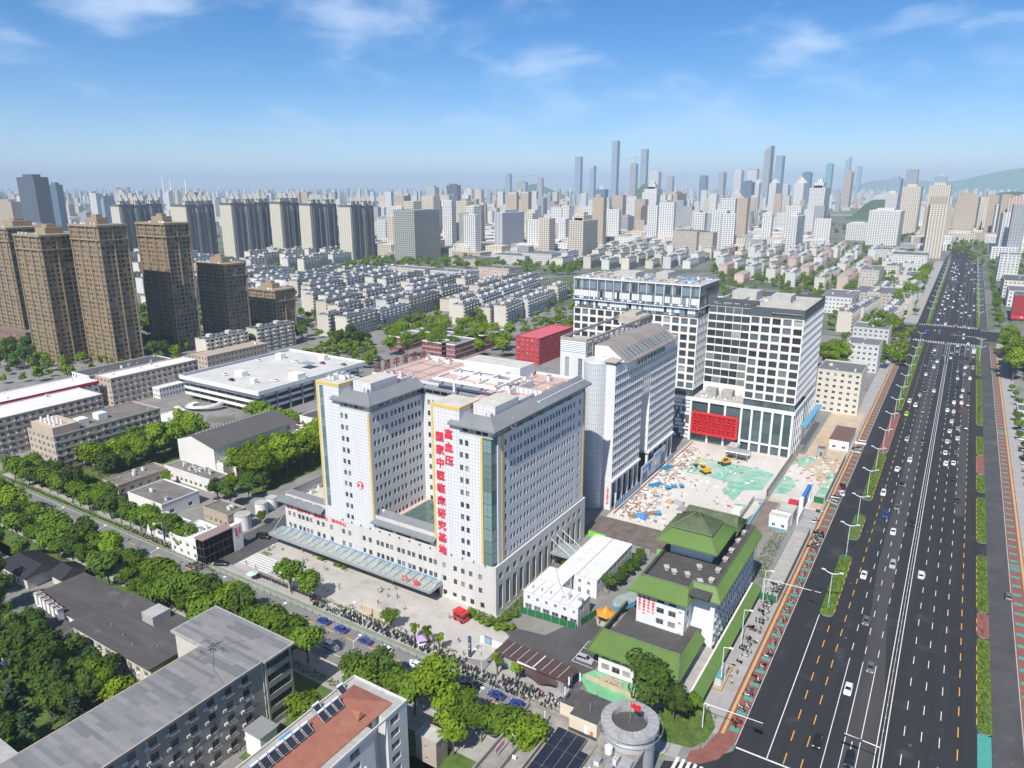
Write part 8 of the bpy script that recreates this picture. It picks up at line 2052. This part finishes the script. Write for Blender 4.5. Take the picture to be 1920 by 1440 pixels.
for poly, n, s in (([(600, 530), (740, 505), (900, 505), (1090, 520), (1090, 495), (900, 488), (700, 490), (600, 512)], 190, 1.25), ([(1330, 520), (1700, 560), (1735, 520), (1720, 470), (1330, 440)], 420, 1.15), ([(560, 640), (1080, 600), (1080, 530), (560, 540)], 190, .85), ([(1560, 440), (1690, 455), (1760, 470), (1900, 480), (1900, 445), (1560, 420)], 150, 1.3), ([(980, 470), (1330, 470), (1330, 440), (980, 445)], 260, 1.3), ([(0, 480), (740, 470), (740, 430), (0, 430)], 240, 1.6), ([(740, 450), (1560, 440), (1560, 405), (740, 408)], 650, 1.9), ([(1700, 440), (1920, 450), (1920, 400), (1700, 400)], 120, 1.6), ([(1780, 470), (1920, 560), (1920, 480), (1800, 455)], 40, 1.2), ([(1545, 700), (1690, 690), (1735, 545), (1560, 550)], 110, 1.0), ([(232, 610), (556, 570), (552, 508), (232, 470)], 130, 1.1), ([(0, 700), (120, 690), (560, 600), (560, 560), (0, 640)], 60, 1.0), ([(1340, 560), (1540, 575), (1600, 540), (1345, 520)], 60, 1.0), ([(0, 722), (230, 722), (380, 690), (380, 630), (0, 670)], 70, .9), ([(560, 690), (690, 668), (690, 640), (560, 665)], 34, .9), ([(980, 640), (1060, 640), (1080, 600), (975, 605)], 30, .9), ([(570, 720), (640, 700), (720, 690), (700, 672), (570, 690)], 14, .9)): scatter(poly, n, 'a', '', '', s, 5, True)
o = far_leaf.build('distant_trees', [lf_b, lf_a]); o['kind'] = 'stuff'; tag(o, 'green tree crowns scattered between the distant city blocks', 'trees')
# shrubs, island planting
q = random.Random(8); b = MB()
for x0, x1, y0, y1, k in ISL:
 if k != 'p' or y0 > 1000: continue
 for i in range(int((x1 - x0) * (y1 - y0) * (9 if y0 < 430 else 3))): card(b, Vector((q.uniform(x0, x1), q.uniform(y0, y1), .16 + abs(q.gauss(0, .22)))), (Vector((0, 0, 1)) + rdir(q) * .8).normalized(), .3 if y0 < 430 else .45, q, q.choice((0, 0, 1)))
o = b.build('island_planting', [lf_s, lf_a]); o['kind'] = 'stuff'; tag(o, 'low green planting on the traffic islands of the avenue', 'planting')
b = MB()
def bed(x0, x1, y0, y1, h, dens=7):
 for i in range(int((x1 - x0) * (y1 - y0) * dens)): card(b, Vector((q.uniform(x0, x1), q.uniform(y0, y1), q.uniform(.1, h))), (Vector((0, 0, 1)) + rdir(q) * .9).normalized(), .3, q, q.choice((0, 0, 1)))
bed(-108, -97.5, 147.6, 151.6, .9, 16); bed(-99.5, -95.6, 150, 172, 1.0, 12); bed(-145, -122, 131.6, 132.8, .6); bed(-112, -100, 132.2, 133.2, .7); bed(-330, -206, 126.2, 128.6, .8, 5); bed(-200, -110, 105.2, 107.5, .6, 5); bed(-330, -200, 105.5, 113, .7, 4); bed(-188, -184, 141, 142.4, .8); bed(-197, -191, 124.6, 126, .7, 6); bed(-44.5, -40, 215, 250, .5, 3); bed(-46, -34, 133.5, 146, .22, 3); bed(-66, -58, 166, 170, .8)
o = b.build('hedge_planting', [lf_s, lf_a]); o['kind'] = 'stuff'; tag(o, 'low hedges and beds along hospital, street and lawn', 'hedge')
sb = [crown(60 + i, 1.0, .8, .75, 8, 60, .2, .5).mesh('clipped_shrub', [lf_s]) for i in range(2)]
for i, (x, y, s) in enumerate(((-106.4, 148.6, 1.1), (-104.2, 147.9, 1), (-102.3, 147.3, 1), (-99.6, 147, 1.5), (-96.8, 147, 1.2), (-94.6, 147.8, 1.5), (-93.4, 149.6, 1.2), (-96.6, 152, 1.5), (-108, 149.8, 1.2), (-95.2, 155, 1.3))): tag(ob('clipped_shrub', sb[i % 2], loc=(x, y, 0)), f'clipped round shrub at the hospital corner, {ordw(i)} along the bed', 'shrub', 'clipped shrubs at the hospital corner').scale = (s, s, s)
for i, (x, y) in enumerate(((-168.6, 148.6), (-166.6, 148.4), (-160.8, 148.4), (-158.9, 148.2), (-157, 148.1), (-177, 141.5), (-175, 141.2), (-173, 140.9))): tag(ob('clipped_shrub', sb[i % 2], loc=(x, y, .2)), f'clipped shrub in a forecourt planter, {ordw(i)} of eight', 'shrub', 'clipped forecourt shrubs')
for i, (x0, x1, y) in enumerate(((-170, -165.4, 148.4), (-162.2, -155.8, 148.2), (-178.6, -171.8, 141.2))): b = MB(); b.box(x0, x1, y - .8, y + .8, 0, .35); tag(b.build('planter', [m_kerb]), ['long stone planter before the hospital wall, left one', 'long stone planter before the hospital wall, right one', 'oval stone planter out on the forecourt'][i], 'planter')
# bare saplings on the islands
sp = MB()
for k in range(9): a = k * .7; sp.tube([(0, 0, 1 + k * .3), (.5 * math.cos(a), .5 * math.sin(a), 2 + k * .34)], .03, 3)
sp.tube([(0, 0, 0), (0, 0, 3.8)], .06, 4); spm = sp.mesh('sapling', [bark])
for x, ys in ((-19.6, range(208, 245, 7)), (19.0, range(176, 268, 8)), (-19.6, range(302, 356, 8)), (-19.6, range(445, 650, 9)), (19, range(434, 540, 9))):
 for y in ys: tag(ob('sapling', spm, loc=(x, y, .14), rz=R.uniform(0, 6)), f'bare sapling on the {"left" if x < 0 else "right"} traffic islands of the avenue', 'tree', 'bare saplings on the islands')

# ================================================================ VEHICLES
paint = mat('car_paint', obj=True, rough=.28, spec=.6); tyre = mat('tyre', (.015, .015, .016), .8); car_glass = mat('car_glass', (.012, .015, .018), .06, spec=.7); lamp_w = mat('headlight', (.75, .76, .78), .2); lamp_r = mat('tail_light', (.45, .015, .015), .3)
def loft(b, rings, m=0):
 for a, c in zip(rings, rings[1:]):
  n = len(a)
  for i in range(n - 1): b.face([a[i], a[i + 1], c[i + 1], c[i]], m)
 b.face(rings[0], m); b.face(rings[-1][::-1], m)
def car_shapes(kind):
 """nose to +y. returns body, glass, roof, wheel spots"""
 L2, W, belt, H = {'sedan': (2.3, .9, .95, 1.45), 'suv': (2.3, .93, 1.08, 1.7), 'van': (2.5, .95, 1.15, 2.0)}[kind]
 top = {'sedan': [(-1, .80), (-.93, .97), (-.5, 1.0), (.38, 1.0), (.8, .86), (.96, .72), (1, .55)], 'suv': [(-1, .9), (-.95, 1.08), (-.5, 1.1), (.42, 1.1), (.85, .98), (.97, .8), (1, .6)], 'van': [(-1, 1.1), (-.97, 1.18), (-.5, 1.2), (.6, 1.2), (.9, 1.02), (.98, .85), (1, .6)]}[kind]
 body = MB(); rings = []
 for f, z in top:
  w_ = W * (.86 if abs(f) > .98 else .95 if abs(f) > .9 else 1); y = f * L2; rings.append([(-w_ * .94, y, .22), (-w_, y, .5), (-w_ * .97, y, z * .86), (-w_ * .86, y, z), (w_ * .86, y, z), (w_ * .97, y, z * .86), (w_, y, .5), (w_ * .94, y, .22)])
 loft(body, rings)
 for r in (rings,): body.face([(-.8, -L2 * .95, .22), (-.8, L2 * .95, .22), (.8, L2 * .95, .22), (.8, -L2 * .95, .22)])
 yb0, yr0, yr1, yb1 = {'sedan': (-1.85, -1.05, .3, 1.05), 'suv': (-2.2, -1.85, .35, 1.1), 'van': (-2.42, -2.25, .9, 1.6)}[kind]
 zb = top[2][1] * .985; gb = [(-W * .84, yb0, zb), (W * .84, yb0, zb), (W * .84, yb1, zb), (-W * .84, yb1, zb)]; gt = [(-W * .68, yr0, H - .05), (W * .68, yr0, H - .05), (W * .68, yr1, H - .05), (-W * .68, yr1, H - .05)]
 gl = MB()
 for i in range(4): j = (i + 1) % 4; gl.face([gb[i], gb[j], gt[j], gt[i]])
 rf = MB(); rf.prism([(-W * .69, yr0 - .05), (W * .69, yr0 - .05), (W * .69, yr1 + .05), (-W * .69, yr1 + .05)], H - .06, H, bottom=True)
 for s_ in (-1, 1):   # pillars
  for (a, c) in ((gb[0] if s_ < 0 else gb[1], gt[0] if s_ < 0 else gt[1]), (gb[3] if s_ < 0 else gb[2], gt[3] if s_ < 0 else gt[2])): rf.tube([a, c], .06, 4)
  rf.tube([(s_ * W * .85, -.2, zb), (s_ * W * .69, -.2, H - .06)], .05, 4)
 return body, gl, rf, [(s_ * W * .86, f * L2 * .62) for s_ in (-1, 1) for f in (-1, 1)], L2, W
CP = {}
def car_proto(kind, parts=True):
 k = (kind, parts)
 if k in CP: return CP[k]
 b, g, r, wh, L2, W = car_shapes(kind)
 wm = MB(); n = 10
 for s_, y in wh:
  c0 = [(s_ - .1 , y + .33 * math.cos(2 * math.pi * i / n), .33 + .33 * math.sin(2 * math.pi * i / n)) for i in range(n)]; c1 = [(s_ + .1, p[1], p[2]) for p in c0]
  for i in range(n): wm.face([c0[i], c1[i], c1[(i + 1) % n], c0[(i + 1) % n]])
  wm.face(c0); wm.face(c1[::-1]); wm.g.append(len(wm.f) - n - 2)
 if parts:
  t = thing('car', 'x', 'car'); b.build('body', [paint], t, world=False); g.build('window_glass', [car_glass], t, world=False); r.build('roof', [paint], t, world=False); ws = wm.each('wheel', [tyre], t, world=False)
  for wo, (s_, y) in zip(ws, wh):
   q = MB(); X = s_ + (.105 if s_ > 0 else -.105); q.face([(X, y + .2 * math.cos(i * .785), .33 + .2 * math.sin(i * .785)) for i in range(8)]); q.build('rim', [metal_g], wo, world=False)
  for s_ in (-1, 1):
   for nm, y, m_ in (('headlight', L2 * .955, lamp_w), ('tail_light', -L2 * .985, lamp_r)): q = MB(); q.box(s_ * W * .68 - .2, s_ * W * .68 + .2, y - .06, y + .06, .62, .78); q.build(nm, [m_], t, world=False)
  CP[k] = [t, False]
 else:
  a = MB(); a.add(b, m=0); a.add(r, m=0); a.add(g, m=1); a.add(wm, m=2); CP[k] = [a.mesh('car', [paint, car_glass, tyre]), None]
 return CP[k]
COL = {'white': (.74, .74, .74), 'black': (.012, .012, .014), 'silver': (.38, .39, .40), 'grey': (.12, .125, .13), 'blue': (.02, .045, .22), 'red': (.30, .02, .025), 'green': (.35, .62, .02), 'beige': (.36, .33, .28)}
CN = {}
def car(x, y, rz, cl, where, kind='sedan', parts=True, z=.0):
 k = (cl, where); CN[k] = CN.get(k, -1) + 1; nm = {'sedan': 'saloon car', 'suv': 'off-road car', 'van': 'van'}[kind]
 lb = f'{cl} {nm} {where}, {ordw(CN[k])} {cl} one along'; g = f'cars {where}'; p = car_proto(kind, parts)
 if not parts: return tag(ob('car', p[0], loc=(x, y, z), rz=rz, color=COL[cl]), lb, 'car', g)
 if not p[1]:
  p[1] = True; t = p[0]; t.location = (x, y, z); t.rotation_euler = (0, 0, rz); t['label'] = lb; t['group'] = g
  for c in t.children: c.color = (*COL[cl], 1)
  return t
 return dup(p[0], (x, y, z), rz, lb, g, COL[cl])
W_, K_, S__, Y_, B__ = 'white', 'black', 'silver', 'grey', 'blue'
def z7(x, y): return G(1280 + x / 3, 640 + y / 3)
def z4(x, y): return G(1280 + x / 3, 960 + y / 3)
for f, L_ in ((z4, ((930, 1005, W_), (1055, 885, Y_), (1030, 622, Y_), (758, 1300, K_), (937, 1405, K_))), (z7, ((1018, 1322, W_), (1180, 1265, S__), (1183, 1078, W_), (1140, 985, B__), (1205, 940, Y_), (1292, 1030, K_), (1128, 860, W_), (1230, 810, K_), (1205, 725, W_), (1277, 673, W_), (1260, 556, S__), (1350, 568, K_), (1258, 415, 'green'), (1350, 398, Y_), (1275, 342, W_), (1308, 365, W_), (1333, 306, S__), (1362, 283, K_), (1412, 284, W_), (1367, 190, W_), (1412, 150, W_), (1417, 108, B__), (1403, 64, Y_)))):
 for x, y, c in sorted(L_, key=lambda q: -q[1]): car(*f(x, y), math.pi, c, 'driving towards the camera', 'suv' if R.random() < .3 else 'sedan')
for x, y, c in ((1340, 1322, W_), (1545, 900, K_), (1522, 778, K_), (1478, 694, W_), (1522, 690, W_), (1537, 632, Y_), (1476, 632, W_), (1487, 569, W_), (1545, 552, W_), (1500, 511, W_), (1547, 496, S__), (1593, 494, K_), (1512, 456, W_), (1488, 393, W_), (1523, 400, W_), (1560, 398, 'red'), (1603, 365, K_), (1567, 352, W_), (1525, 350, W_), (1567, 315, W_), (1610, 295, K_), (1575, 280, W_), (1545, 260, K_), (1498, 280, B__), (1545, 214, W_), (1615, 214, W_), (1583, 188, S__), (1545, 174, Y_), (1588, 152, W_), (1622, 126, K_)): car(*z7(x, y), 0, c, 'driving away from the camera', 'suv' if R.random() < .3 else 'sedan', y > 330)
for x, y, c in sorted(((R.choice((-12.6, -9.2, -6, -2.9)), R.uniform(560, 1460), R.choice((W_, W_, W_, K_, Y_, S__, B__))) for k in range(75)), key=lambda q: q[1]): car(x, y, math.pi, c, 'in the far queue left of the barrier', parts=False)
for x, y, c in sorted(((R.choice((1.9, 5.3, 8.7, 12.2, 15.6)), R.uniform(565, 1460), R.choice((W_, W_, W_, K_, Y_, S__, 'red'))) for k in range(95)), key=lambda q: q[1]): car(x, y, 0, c, 'in the far queue right of the barrier', parts=False)
for x, y, c, k in ((-30.2, 286.5, S__, 'suv'), (-29.9, 292, Y_, 'suv'), (-28.8, 298, W_, 'sedan'), (-29.4, 305.5, K_, 'suv'), (-33.6, 266, S__, 'suv'), (-30.5, 352, 'beige', 'suv'), (-30.4, 357, K_, 'sedan'), (-30, 366, W_, 'van'), (-37, 356, W_, 'sedan')): car(x, y, rad(R.choice((60, 90, 100, 20)) if y > 270 else 5), c, 'parked beside the construction site', k)
for i in range(14): car(-36.8 + .6 * (i % 3), 540 + i * 5.2, rad(80), R.choice((W_, B__, S__, Y_)), 'in the car park left of the avenue', parts=False)
for i in range(16): car(36.5, 300 + i * 9.5 + R.uniform(-1, 1), rad(90), R.choice((W_, K_, S__, B__, Y_)), 'parked on the right-hand pavement', parts=False)
car(*z4(1830, 485), 0, Y_, 'on the right-hand service road', 'suv')
for x, y, c, k in ((-81.8, 124, B__, 'sedan'), (-75.7, 124, B__, 'sedan'), (-69.8, 124, B__, 'sedan'), (-89.5, 123.8, K_, 'sedan'), (-96, 123.6, K_, 'suv'), (-117, 123, W_, 'suv'), (-124, 123.2, B__, 'sedan'), (-133.5, 123.6, B__, 'sedan'), (-140.5, 123.8, B__, 'sedan'), (-106, 122.6, W_, 'sedan'), (-176, 121, B__, 'sedan'), (-283, 119.5, W_, 'suv'), (-295, 119, W_, 'sedan'), (-306, 120, S__, 'suv'), (-318, 119, W_, 'sedan')): car(x, y, rad(90), c, 'heading left along the side street', k)
for x, y, c, k in ((-78.6, 117.8, S__, 'suv'), (-66.5, 120.3, W_, 'sedan'), (-130, 116.5, W_, 'suv'), (-93, 117, W_, 'sedan')): car(x, y, rad(-90), c, 'bound for the crossroads', k)
for x, y, rz, c, k, w_ in ((-69.5, 147.7, -90, S__, 'suv', 'in a clinic parking bay'), (-69.3, 154.3, -90, W_, 'sedan', 'in a clinic parking bay'), (-196.5, 149, -70, K_, 'van', 'at the hospital side entrance'), (-193, 129, -60, K_, 'suv', 'at the hospital side entrance'), (-238.5, 160.5, 40, Y_, 'sedan', 'beside the white store'), (-96.4, 258, -60, W_, 'sedan', 'on the construction deck')): car(x, y, rad(rz), c, w_, k)
for x, y, c in ((-358, 256, W_), (-344, 250, K_), (-322, 262, W_), (-330, 306, 'red'), (-348, 300, W_), (-316, 310, Y_), (-370, 290, W_)): car(x, y, rad(R.choice((80, 100))), c, 'on the roof of the parking deck', z=13.62)
def bus(name, label, x, y, rz, L_, c1, c2):
 t = thing(name, label, 'bus', (x, y, 0), rz=rz); q = MB(); q.box(-1.25, 1.25, -L_ / 2, L_ / 2, .35, 3.1); q.build('body', [mat('bus_' + label.split()[0], c1, .4)], t, world=False); q = MB(); q.box(-1.27, 1.27, -L_ / 2 + .6, L_ / 2 + .02, 1.5, 2.5); q.build('window_band', [car_glass], t, world=False); q = MB(); q.box(-1, 1, -L_ / 4, L_ / 4, 3.1, 3.35); q.build('roof_unit', [mat('busroof_' + label.split()[0], c2, .5)], t, world=False)
 q = MB()
 for s_ in (-1.1, 1.1):
  for f in (-.3, .32): q.box(s_ - .16, s_ + .16, f * L_ - .5, f * L_ + .5, 0, .9)
 q.each('wheel', [tyre], t, world=False)
bus('city_bus', 'blue-roofed city bus in the kerb lane of the avenue', 15.8, 628, 0, 11, (.55, .6, .65), (.05, .22, .5)); bus('coach', 'white coach parked beside the parking deck', -353, 222, rad(75), 10.5, (.72, .73, .75), (.6, .6, .62)); bus('delivery_truck', 'dark blue lorry at the far crossroads', -18, 690, math.pi, 8, (.03, .06, .22), (.03, .06, .2)); bus('fire_van', 'small red fire van on the hospital forecourt', -108, 145.6, rad(-100), 4.2, (.55, .02, .03), (.5, .02, .03))

# ================================================================ SCOOTERS, PEOPLE, LAMPS
sc_m = MB()
for y in (-.62, .62):
 c = [(0, y + .26 * math.cos(i * .785), .26 + .26 * math.sin(i * .785)) for i in range(8)]; sc_m.face([(-.06, *p[1:]) for p in c], 1); sc_m.face([(.06, *p[1:]) for p in c][::-1], 1)
 for i in range(8): a, e = c[i], c[(i + 1) % 8]; sc_m.face([(-.06, *a[1:]), (.06, *a[1:]), (.06, *e[1:]), (-.06, *e[1:])], 1)
sc_m.box(-.16, .16, -.75, -.05, .35, .68, 0); sc_m.box(-.15, .15, -.72, -.1, .68, .78, 1); sc_m.box(-.13, .13, -.1, .45, .28, .36, 0); sc_m.face([(-.16, .42, .3), (.16, .42, .3), (.14, .5, .95), (-.14, .5, .95)], 0); sc_m.box(-.3, .3, .42, .5, .95, 1.02, 1); sc_m.box(-.16, .16, -.98, -.76, .62, .9, 1); sc_m.box(-.08, .08, .36, .44, .3, 1.0, 0)
scm = sc_m.mesh('scooter', [paint, tyre]); SCN = [0]; rest = MB()
def scooter(x, y, rz, where):
 SCN[0] += 1; cl = R.choices(((.68, .68, .68), (.02, .02, .025), (.3, .03, .04), (.05, .12, .3), (.25, .25, .26), (.5, .38, .3)), (9, 8, 2, 2, 4, 1))[0]
 if SCN[0] <= 296: tag(ob('scooter', scm, loc=(x, y, .02), rz=rz, color=cl), f'electric scooter parked {where}', 'scooter', f'scooters parked {where.split(",")[0]}')
 else: rest.add(sc_m, (x, y, .02), rz)
for ri, (yy, x0, x1) in enumerate(((129.0, -150, -62), (130.6, -140, -96), (130.4, -84, -64), (127.0, -96, -68))):
 x = x0; n = 0
 while x < x1:
  if R.random() < .9: scooter(x, yy + R.uniform(-.25, .25), rad(R.gauss(15, 12) + R.choice((0, 180))), f'in the {("long middle", "left rear", "metro-side rear", "kerbside")[ri]} pavement row, {ordw(n)} from left'); n += 1
  x += R.uniform(.75, 1.0)
for i in range(55): scooter(R.uniform(-36.8, -34), R.uniform(168, 214), rad(R.gauss(70, 30)), 'beside the green-roofed clinic')
for i in range(45): scooter(R.uniform(-31.5, -28.6), R.uniform(244, 258), R.uniform(0, 6), 'in the cluster at the site gate')
for y in [k * 6 + 143 for k in range(17)]:
 for j in range(3): scooter(R.uniform(-30.4, -28.8), y + 1.7 + j * 1.0, rad(R.gauss(70, 15)), 'between the teal pits of the red pavement')
for i in range(34): scooter(R.uniform(-202, -196), R.uniform(122.5, 127), R.uniform(0, 6), 'by the glass-fronted house')
for i in range(40): scooter(-178 + i * .8, 131.4, rad(R.gauss(10, 8)), 'in the racked row by the forecourt')
for i in range(40): scooter(R.uniform(-245, -205), R.uniform(126.6, 128.2), R.uniform(0, 6), 'along the far kerb of the side street')
o = rest.build('parked_scooters', [mat('rub_grey'), tyre]); o['kind'] = 'stuff'; tag(o, 'dense remainder of parked scooters on the pavements', 'scooters')
def person_mesh(pose, shirt, legs):
 sw, bend = pose; V = [(0, 0, .92), (0, .0, 1.15), (0, .0, 1.40), (0, .02, 1.52), (0, .03, 1.66)]; E_ = [(0, 1), (1, 2), (2, 3), (3, 4)]; rr = [.15, .14, .15, .06, .10]
 def ch(root, pts, rads):
  last = root
  for p, r in zip(pts, rads): V.append(p); rr.append(r); E_.append((last, len(V) - 1)); last = len(V) - 1
 for s_ in (-1, 1):
  f = sw * s_; ch(0, [(s_ * .1, f * .05, .84), (s_ * .1, f * .22, .48), (s_ * .1, f * .3 - .05, .08), (s_ * .1, f * .3 + .09, .04)], [.10, .065, .045, .04]); ch(2, [(s_ * .2, 0, 1.38), (s_ * .24, -f * .12, 1.12), (s_ * .22, -f * .2 + .12 + bend, .9 + bend), (s_ * .22, -f * .22 + .2 + bend, .84 + bend)], [.06, .045, .036, .034])
 me = bpy.data.meshes.new('person'); me.from_pydata(V, E_, []); o = bpy.data.objects.new('person', me); col.objects.link(o); o.modifiers.new('s', 'SKIN')
 for i, sv in enumerate(me.skin_vertices[0].data): sv.radius = (rr[i], rr[i]); sv.use_root = i == 0
 o.modifiers.new('u', 'SUBSURF').levels = 1; bpy.context.view_layer.update(); m = bpy.data.meshes.new_from_object(o.evaluated_get(bpy.context.evaluated_depsgraph_get())); bpy.data.objects.remove(o); m.name = 'person'; m.materials.clear()
 for q in (mat('cloth_%02d' % int(shirt[0] * 99), shirt, .9), mat('cloth_%02d' % int(legs[0] * 99), legs, .9), mat('skin', (.42, .26, .18), .7), mat('hair', (.015, .013, .012), .7)): m.materials.append(q)
 for p in m.polygons: c = p.center; p.material_index = 3 if c.z > 1.68 or (c.z > 1.6 and c.y < .0) else 2 if c.z > 1.45 or (abs(c.x) > .16 and c.z < 1.05 + bend) else 0 if c.z > .9 else 1
 return m
PM = [person_mesh(p, s_, l_) for p, s_, l_ in (((.9, 0), (.68, .68, .68), (.04, .045, .06)), ((-.8, .1), (.05, .05, .06), (.10, .12, .2)), ((.2, 0), (.62, .60, .58), (.16, .15, .14)), ((.7, .15), (.30, .05, .06), (.02, .02, .03)), ((-.5, 0), (.20, .30, .45), (.05, .05, .05)))]
PD = ['white shirt and dark trousers', 'black top and blue trousers', 'pale shirt and grey trousers', 'red top and black trousers', 'blue top and dark trousers']; PCN = {}
def person(x, y, where):
 i = R.randrange(5); k = (i, where); PCN[k] = PCN.get(k, -1) + 1; tag(ob('person', PM[i], loc=(x, y, .02), rz=R.uniform(0, 6)), f'person in {PD[i]} {where}, {ordw(PCN[k])} such', 'person', f'people {where}')
for u, v in ((567, 1036), (568, 1052), (576, 1053), (610, 1068), (612, 1070), (540, 1020), (533, 1060), (512, 1028), (635, 1098), (636, 1105), (710, 1107), (713, 1112), (716, 1108), (727, 1120), (731, 1093), (736, 1097), (742, 1106), (745, 1122), (709, 1133), (757, 1140), (758, 1144), (580, 1095), (599, 1097), (860, 1205), (845, 1160), (842, 1159), (634, 1140), (640, 1144), (655, 1138), (662, 1142), (505, 1033), (450, 1035), (462, 1060), (480, 1068), (505, 1033)): person(*G(u, v), 'across the hospital forecourt')
for i in range(10): person(R.uniform(-150, -92), R.uniform(131, 133), 'along the scooter rows')
for i in range(8): person(R.uniform(-37, -33), R.uniform(145, 215), 'on the pavement beside the clinic')
def lamp_proto():
 t = thing('street_lamp', 'x', 'street lamp', (0, 0, 0), 'double-armed lamps of the avenue'); b = MB(); b.tube([(0, 0, 0), (0, 0, 11.6)], .13, 6, taper=.08); b.build('pole', [frame_w], t, world=False); b = MB(); b.cyl(0, 0, 0, 2.2, .2, n=6); b.build('blue_sleeve', [mat('lamp_blue', (.12, .36, .52), .5)], t, world=False)
 for s_ in (-1, 1): b = MB(); b.tube([(0, 0, 11.6), (s_ * 1.1, 0, 11.8), (s_ * 2.6, 0, 12.5)], .16, 5, taper=.1); b.box(s_ * 2.4 - .55, s_ * 2.4 + .55, -.28, .28, 12.35, 12.55); b.build('lamp_arm', [mat('lamp_white', (.66, .72, .78), .4)], t, world=False)
 return t
lp = lamp_proto(); k = 0
for x, ys in ((-19.6, [207, 243, 270, 299, 328, 357, 386, 415, 444] + list(range(474, 650, 30)) + list(range(760, 1400, 45))), (19, list(range(590, 650, 30)) + list(range(760, 1400, 45)))):
 for i, y in enumerate(ys):
  lab = f'white double-armed street lamp on the {"left" if x < 0 else "right"} islands, {ordw(i)} from the near end'
  if k == 0: lp.location = (x, y, .14); lp['label'] = lab
  else: dup(lp, (x, y, .14), 0, lab)
  k += 1
def post_arm(name, label, x, y, h, ax, ay, extra=None, cat='street lamp'):
 t = thing(name, label, cat, (x, y, 0)); b = MB(); b.tube([(x, y, 0), (x, y, h)], .14, 6, taper=.1); b.build('pole', [frame_w], t); b = MB(); b.tube([(x, y, h), (x + ax, y + ay, h + .4)], .11, 5, taper=.07); b.build('arm', [frame_w], t)
 if extra: b = MB(); b.box(*extra); b.build('signal_box', [dark_m], t)
 else: b = MB(); b.box(x + ax - .5, x + ax + .5, y + ay - .3, y + ay + .3, h + .3, h + .5); b.build('lamp_head', [frame_w], t)
post_arm('traffic_gantry', 'white signal gantry arm at the near corner of the avenue', -36, 140.5, 6.6, 13, 0, (-25, -23, 140.3, 140.7, 6, 6.9), 'gantry'); post_arm('traffic_gantry', 'white camera gantry arm reaching over the service lane', -37.5, 203, 6.6, 16, 0, (-24, -23.2, 202.8, 203.2, 6.9, 7.4), 'gantry'); post_arm('traffic_gantry', 'signal gantry in the middle of the avenue near the lower edge', -.5, 147, 6.4, -7, 0, (-7.4, -4, 146.8, 147.2, 6.2, 6.7), 'gantry'); post_arm('traffic_gantry', 'signal gantry before the far crossroads', 21, 655, 7, -22, 0, (-1, 10, 654.8, 655.2, 6.6, 7.3), 'gantry'); post_arm('traffic_gantry', 'slim gantry over the construction gate road', -39, 262.5, 6, 9, 0, (-33, -31.5, 262.3, 262.7, 5.5, 6.6), 'gantry')
for i, (x, y) in enumerate(((-80, 113), (-118, 113), (-146, 113), (-172, 113), (-205, 113), (-235, 113), (-262, 113))): post_arm('street_lamp', f'curved grey lamp in the near row of the side street, {ordw(i)} from the crossroads', x, y, 8.5, 0, 2.6)
for i, (x, y) in enumerate(((-89.7, 129.1), (-130, 128.6), (-160, 128.6), (-200, 127.6), (-222, 127.6))): post_arm('street_lamp', f'grey lamp on the hospital side of the side street, {ordw(i)} from the crossroads', x, y, 8.5, 0, -2.6)
for i, (x, y) in enumerate(((-36.6, 157), (-36.6, 176), (-36.6, 200))): post_arm('street_lamp', f'tall thin lamp beside the clinic, {ordw(i)} from the corner', x, y, 11, 1.8, 0)
b = MB(); b.prism([(-135.5, 133.4), (-122.5, 133.2), (-122.5, 133.8), (-135.5, 134)], 0, 2.6); tag(b.build('stone_wall', [mat('name_stone', (.55, .44, .33), .8, var=.1)]), 'long pink stone name wall on the forecourt', 'wall')
t = thing('market_stall', 'small stall with lilac canopy at the pavement edge', 'stall', (-110, 129, 0)); b = MB(); b.cyl(-110, 130.2, 2.3, 3.4, 2.0, .1, n=4); b.build('canopy', [mat('lilac_canvas', (.42, .30, .55), .8)], t); b = MB(); b.box(-111.2, -108.8, 129.4, 131, 0, 1); b.build('counter', [white], t); b = MB(); b.tube([(-110, 130.2, 0), (-110, 130.2, 2.4)], .06, 5); b.build('pole', [metal_g], t)
t = thing('parasol', 'green and white parasol at the barrier gate', 'parasol', (-177, 128.5, 0)); b = MB(); b.cyl(-177, 128.5, 2.2, 2.9, 1.8, .1, n=8); b.build('canopy', [mat('parasol_mint', (.45, .6, .5), .8)], t); b = MB(); b.tube([(-177, 128.5, 0), (-177, 128.5, 2.3)], .05, 5); b.build('pole', [metal_g], t)

# ================================================================ HAZE
b = MB(); b.box(-32000, 32000, -2600, 32000, -1.2, 620)
hz = b.build('haze', [])
hz['kind'] = 'stuff'
tag(hz, 'thin pale blue summer haze over the whole city', 'haze')
mh = bpy.data.materials.new('haze'); mh.use_nodes = True
t_ = mh.node_tree; t_.nodes.clear()
o_ = t_.nodes.new('ShaderNodeOutputMaterial'); v_ = t_.nodes.new('ShaderNodeVolumePrincipled')
v_.inputs['Color'].default_value = (.68, .84, 1.0, 1)
v_.inputs['Density'].default_value = 1.0e-4
v_.inputs['Anisotropy'].default_value = -0.1
t_.links.new(v_.outputs[0], o_.inputs['Volume'])
hz.data.materials.append(mh)
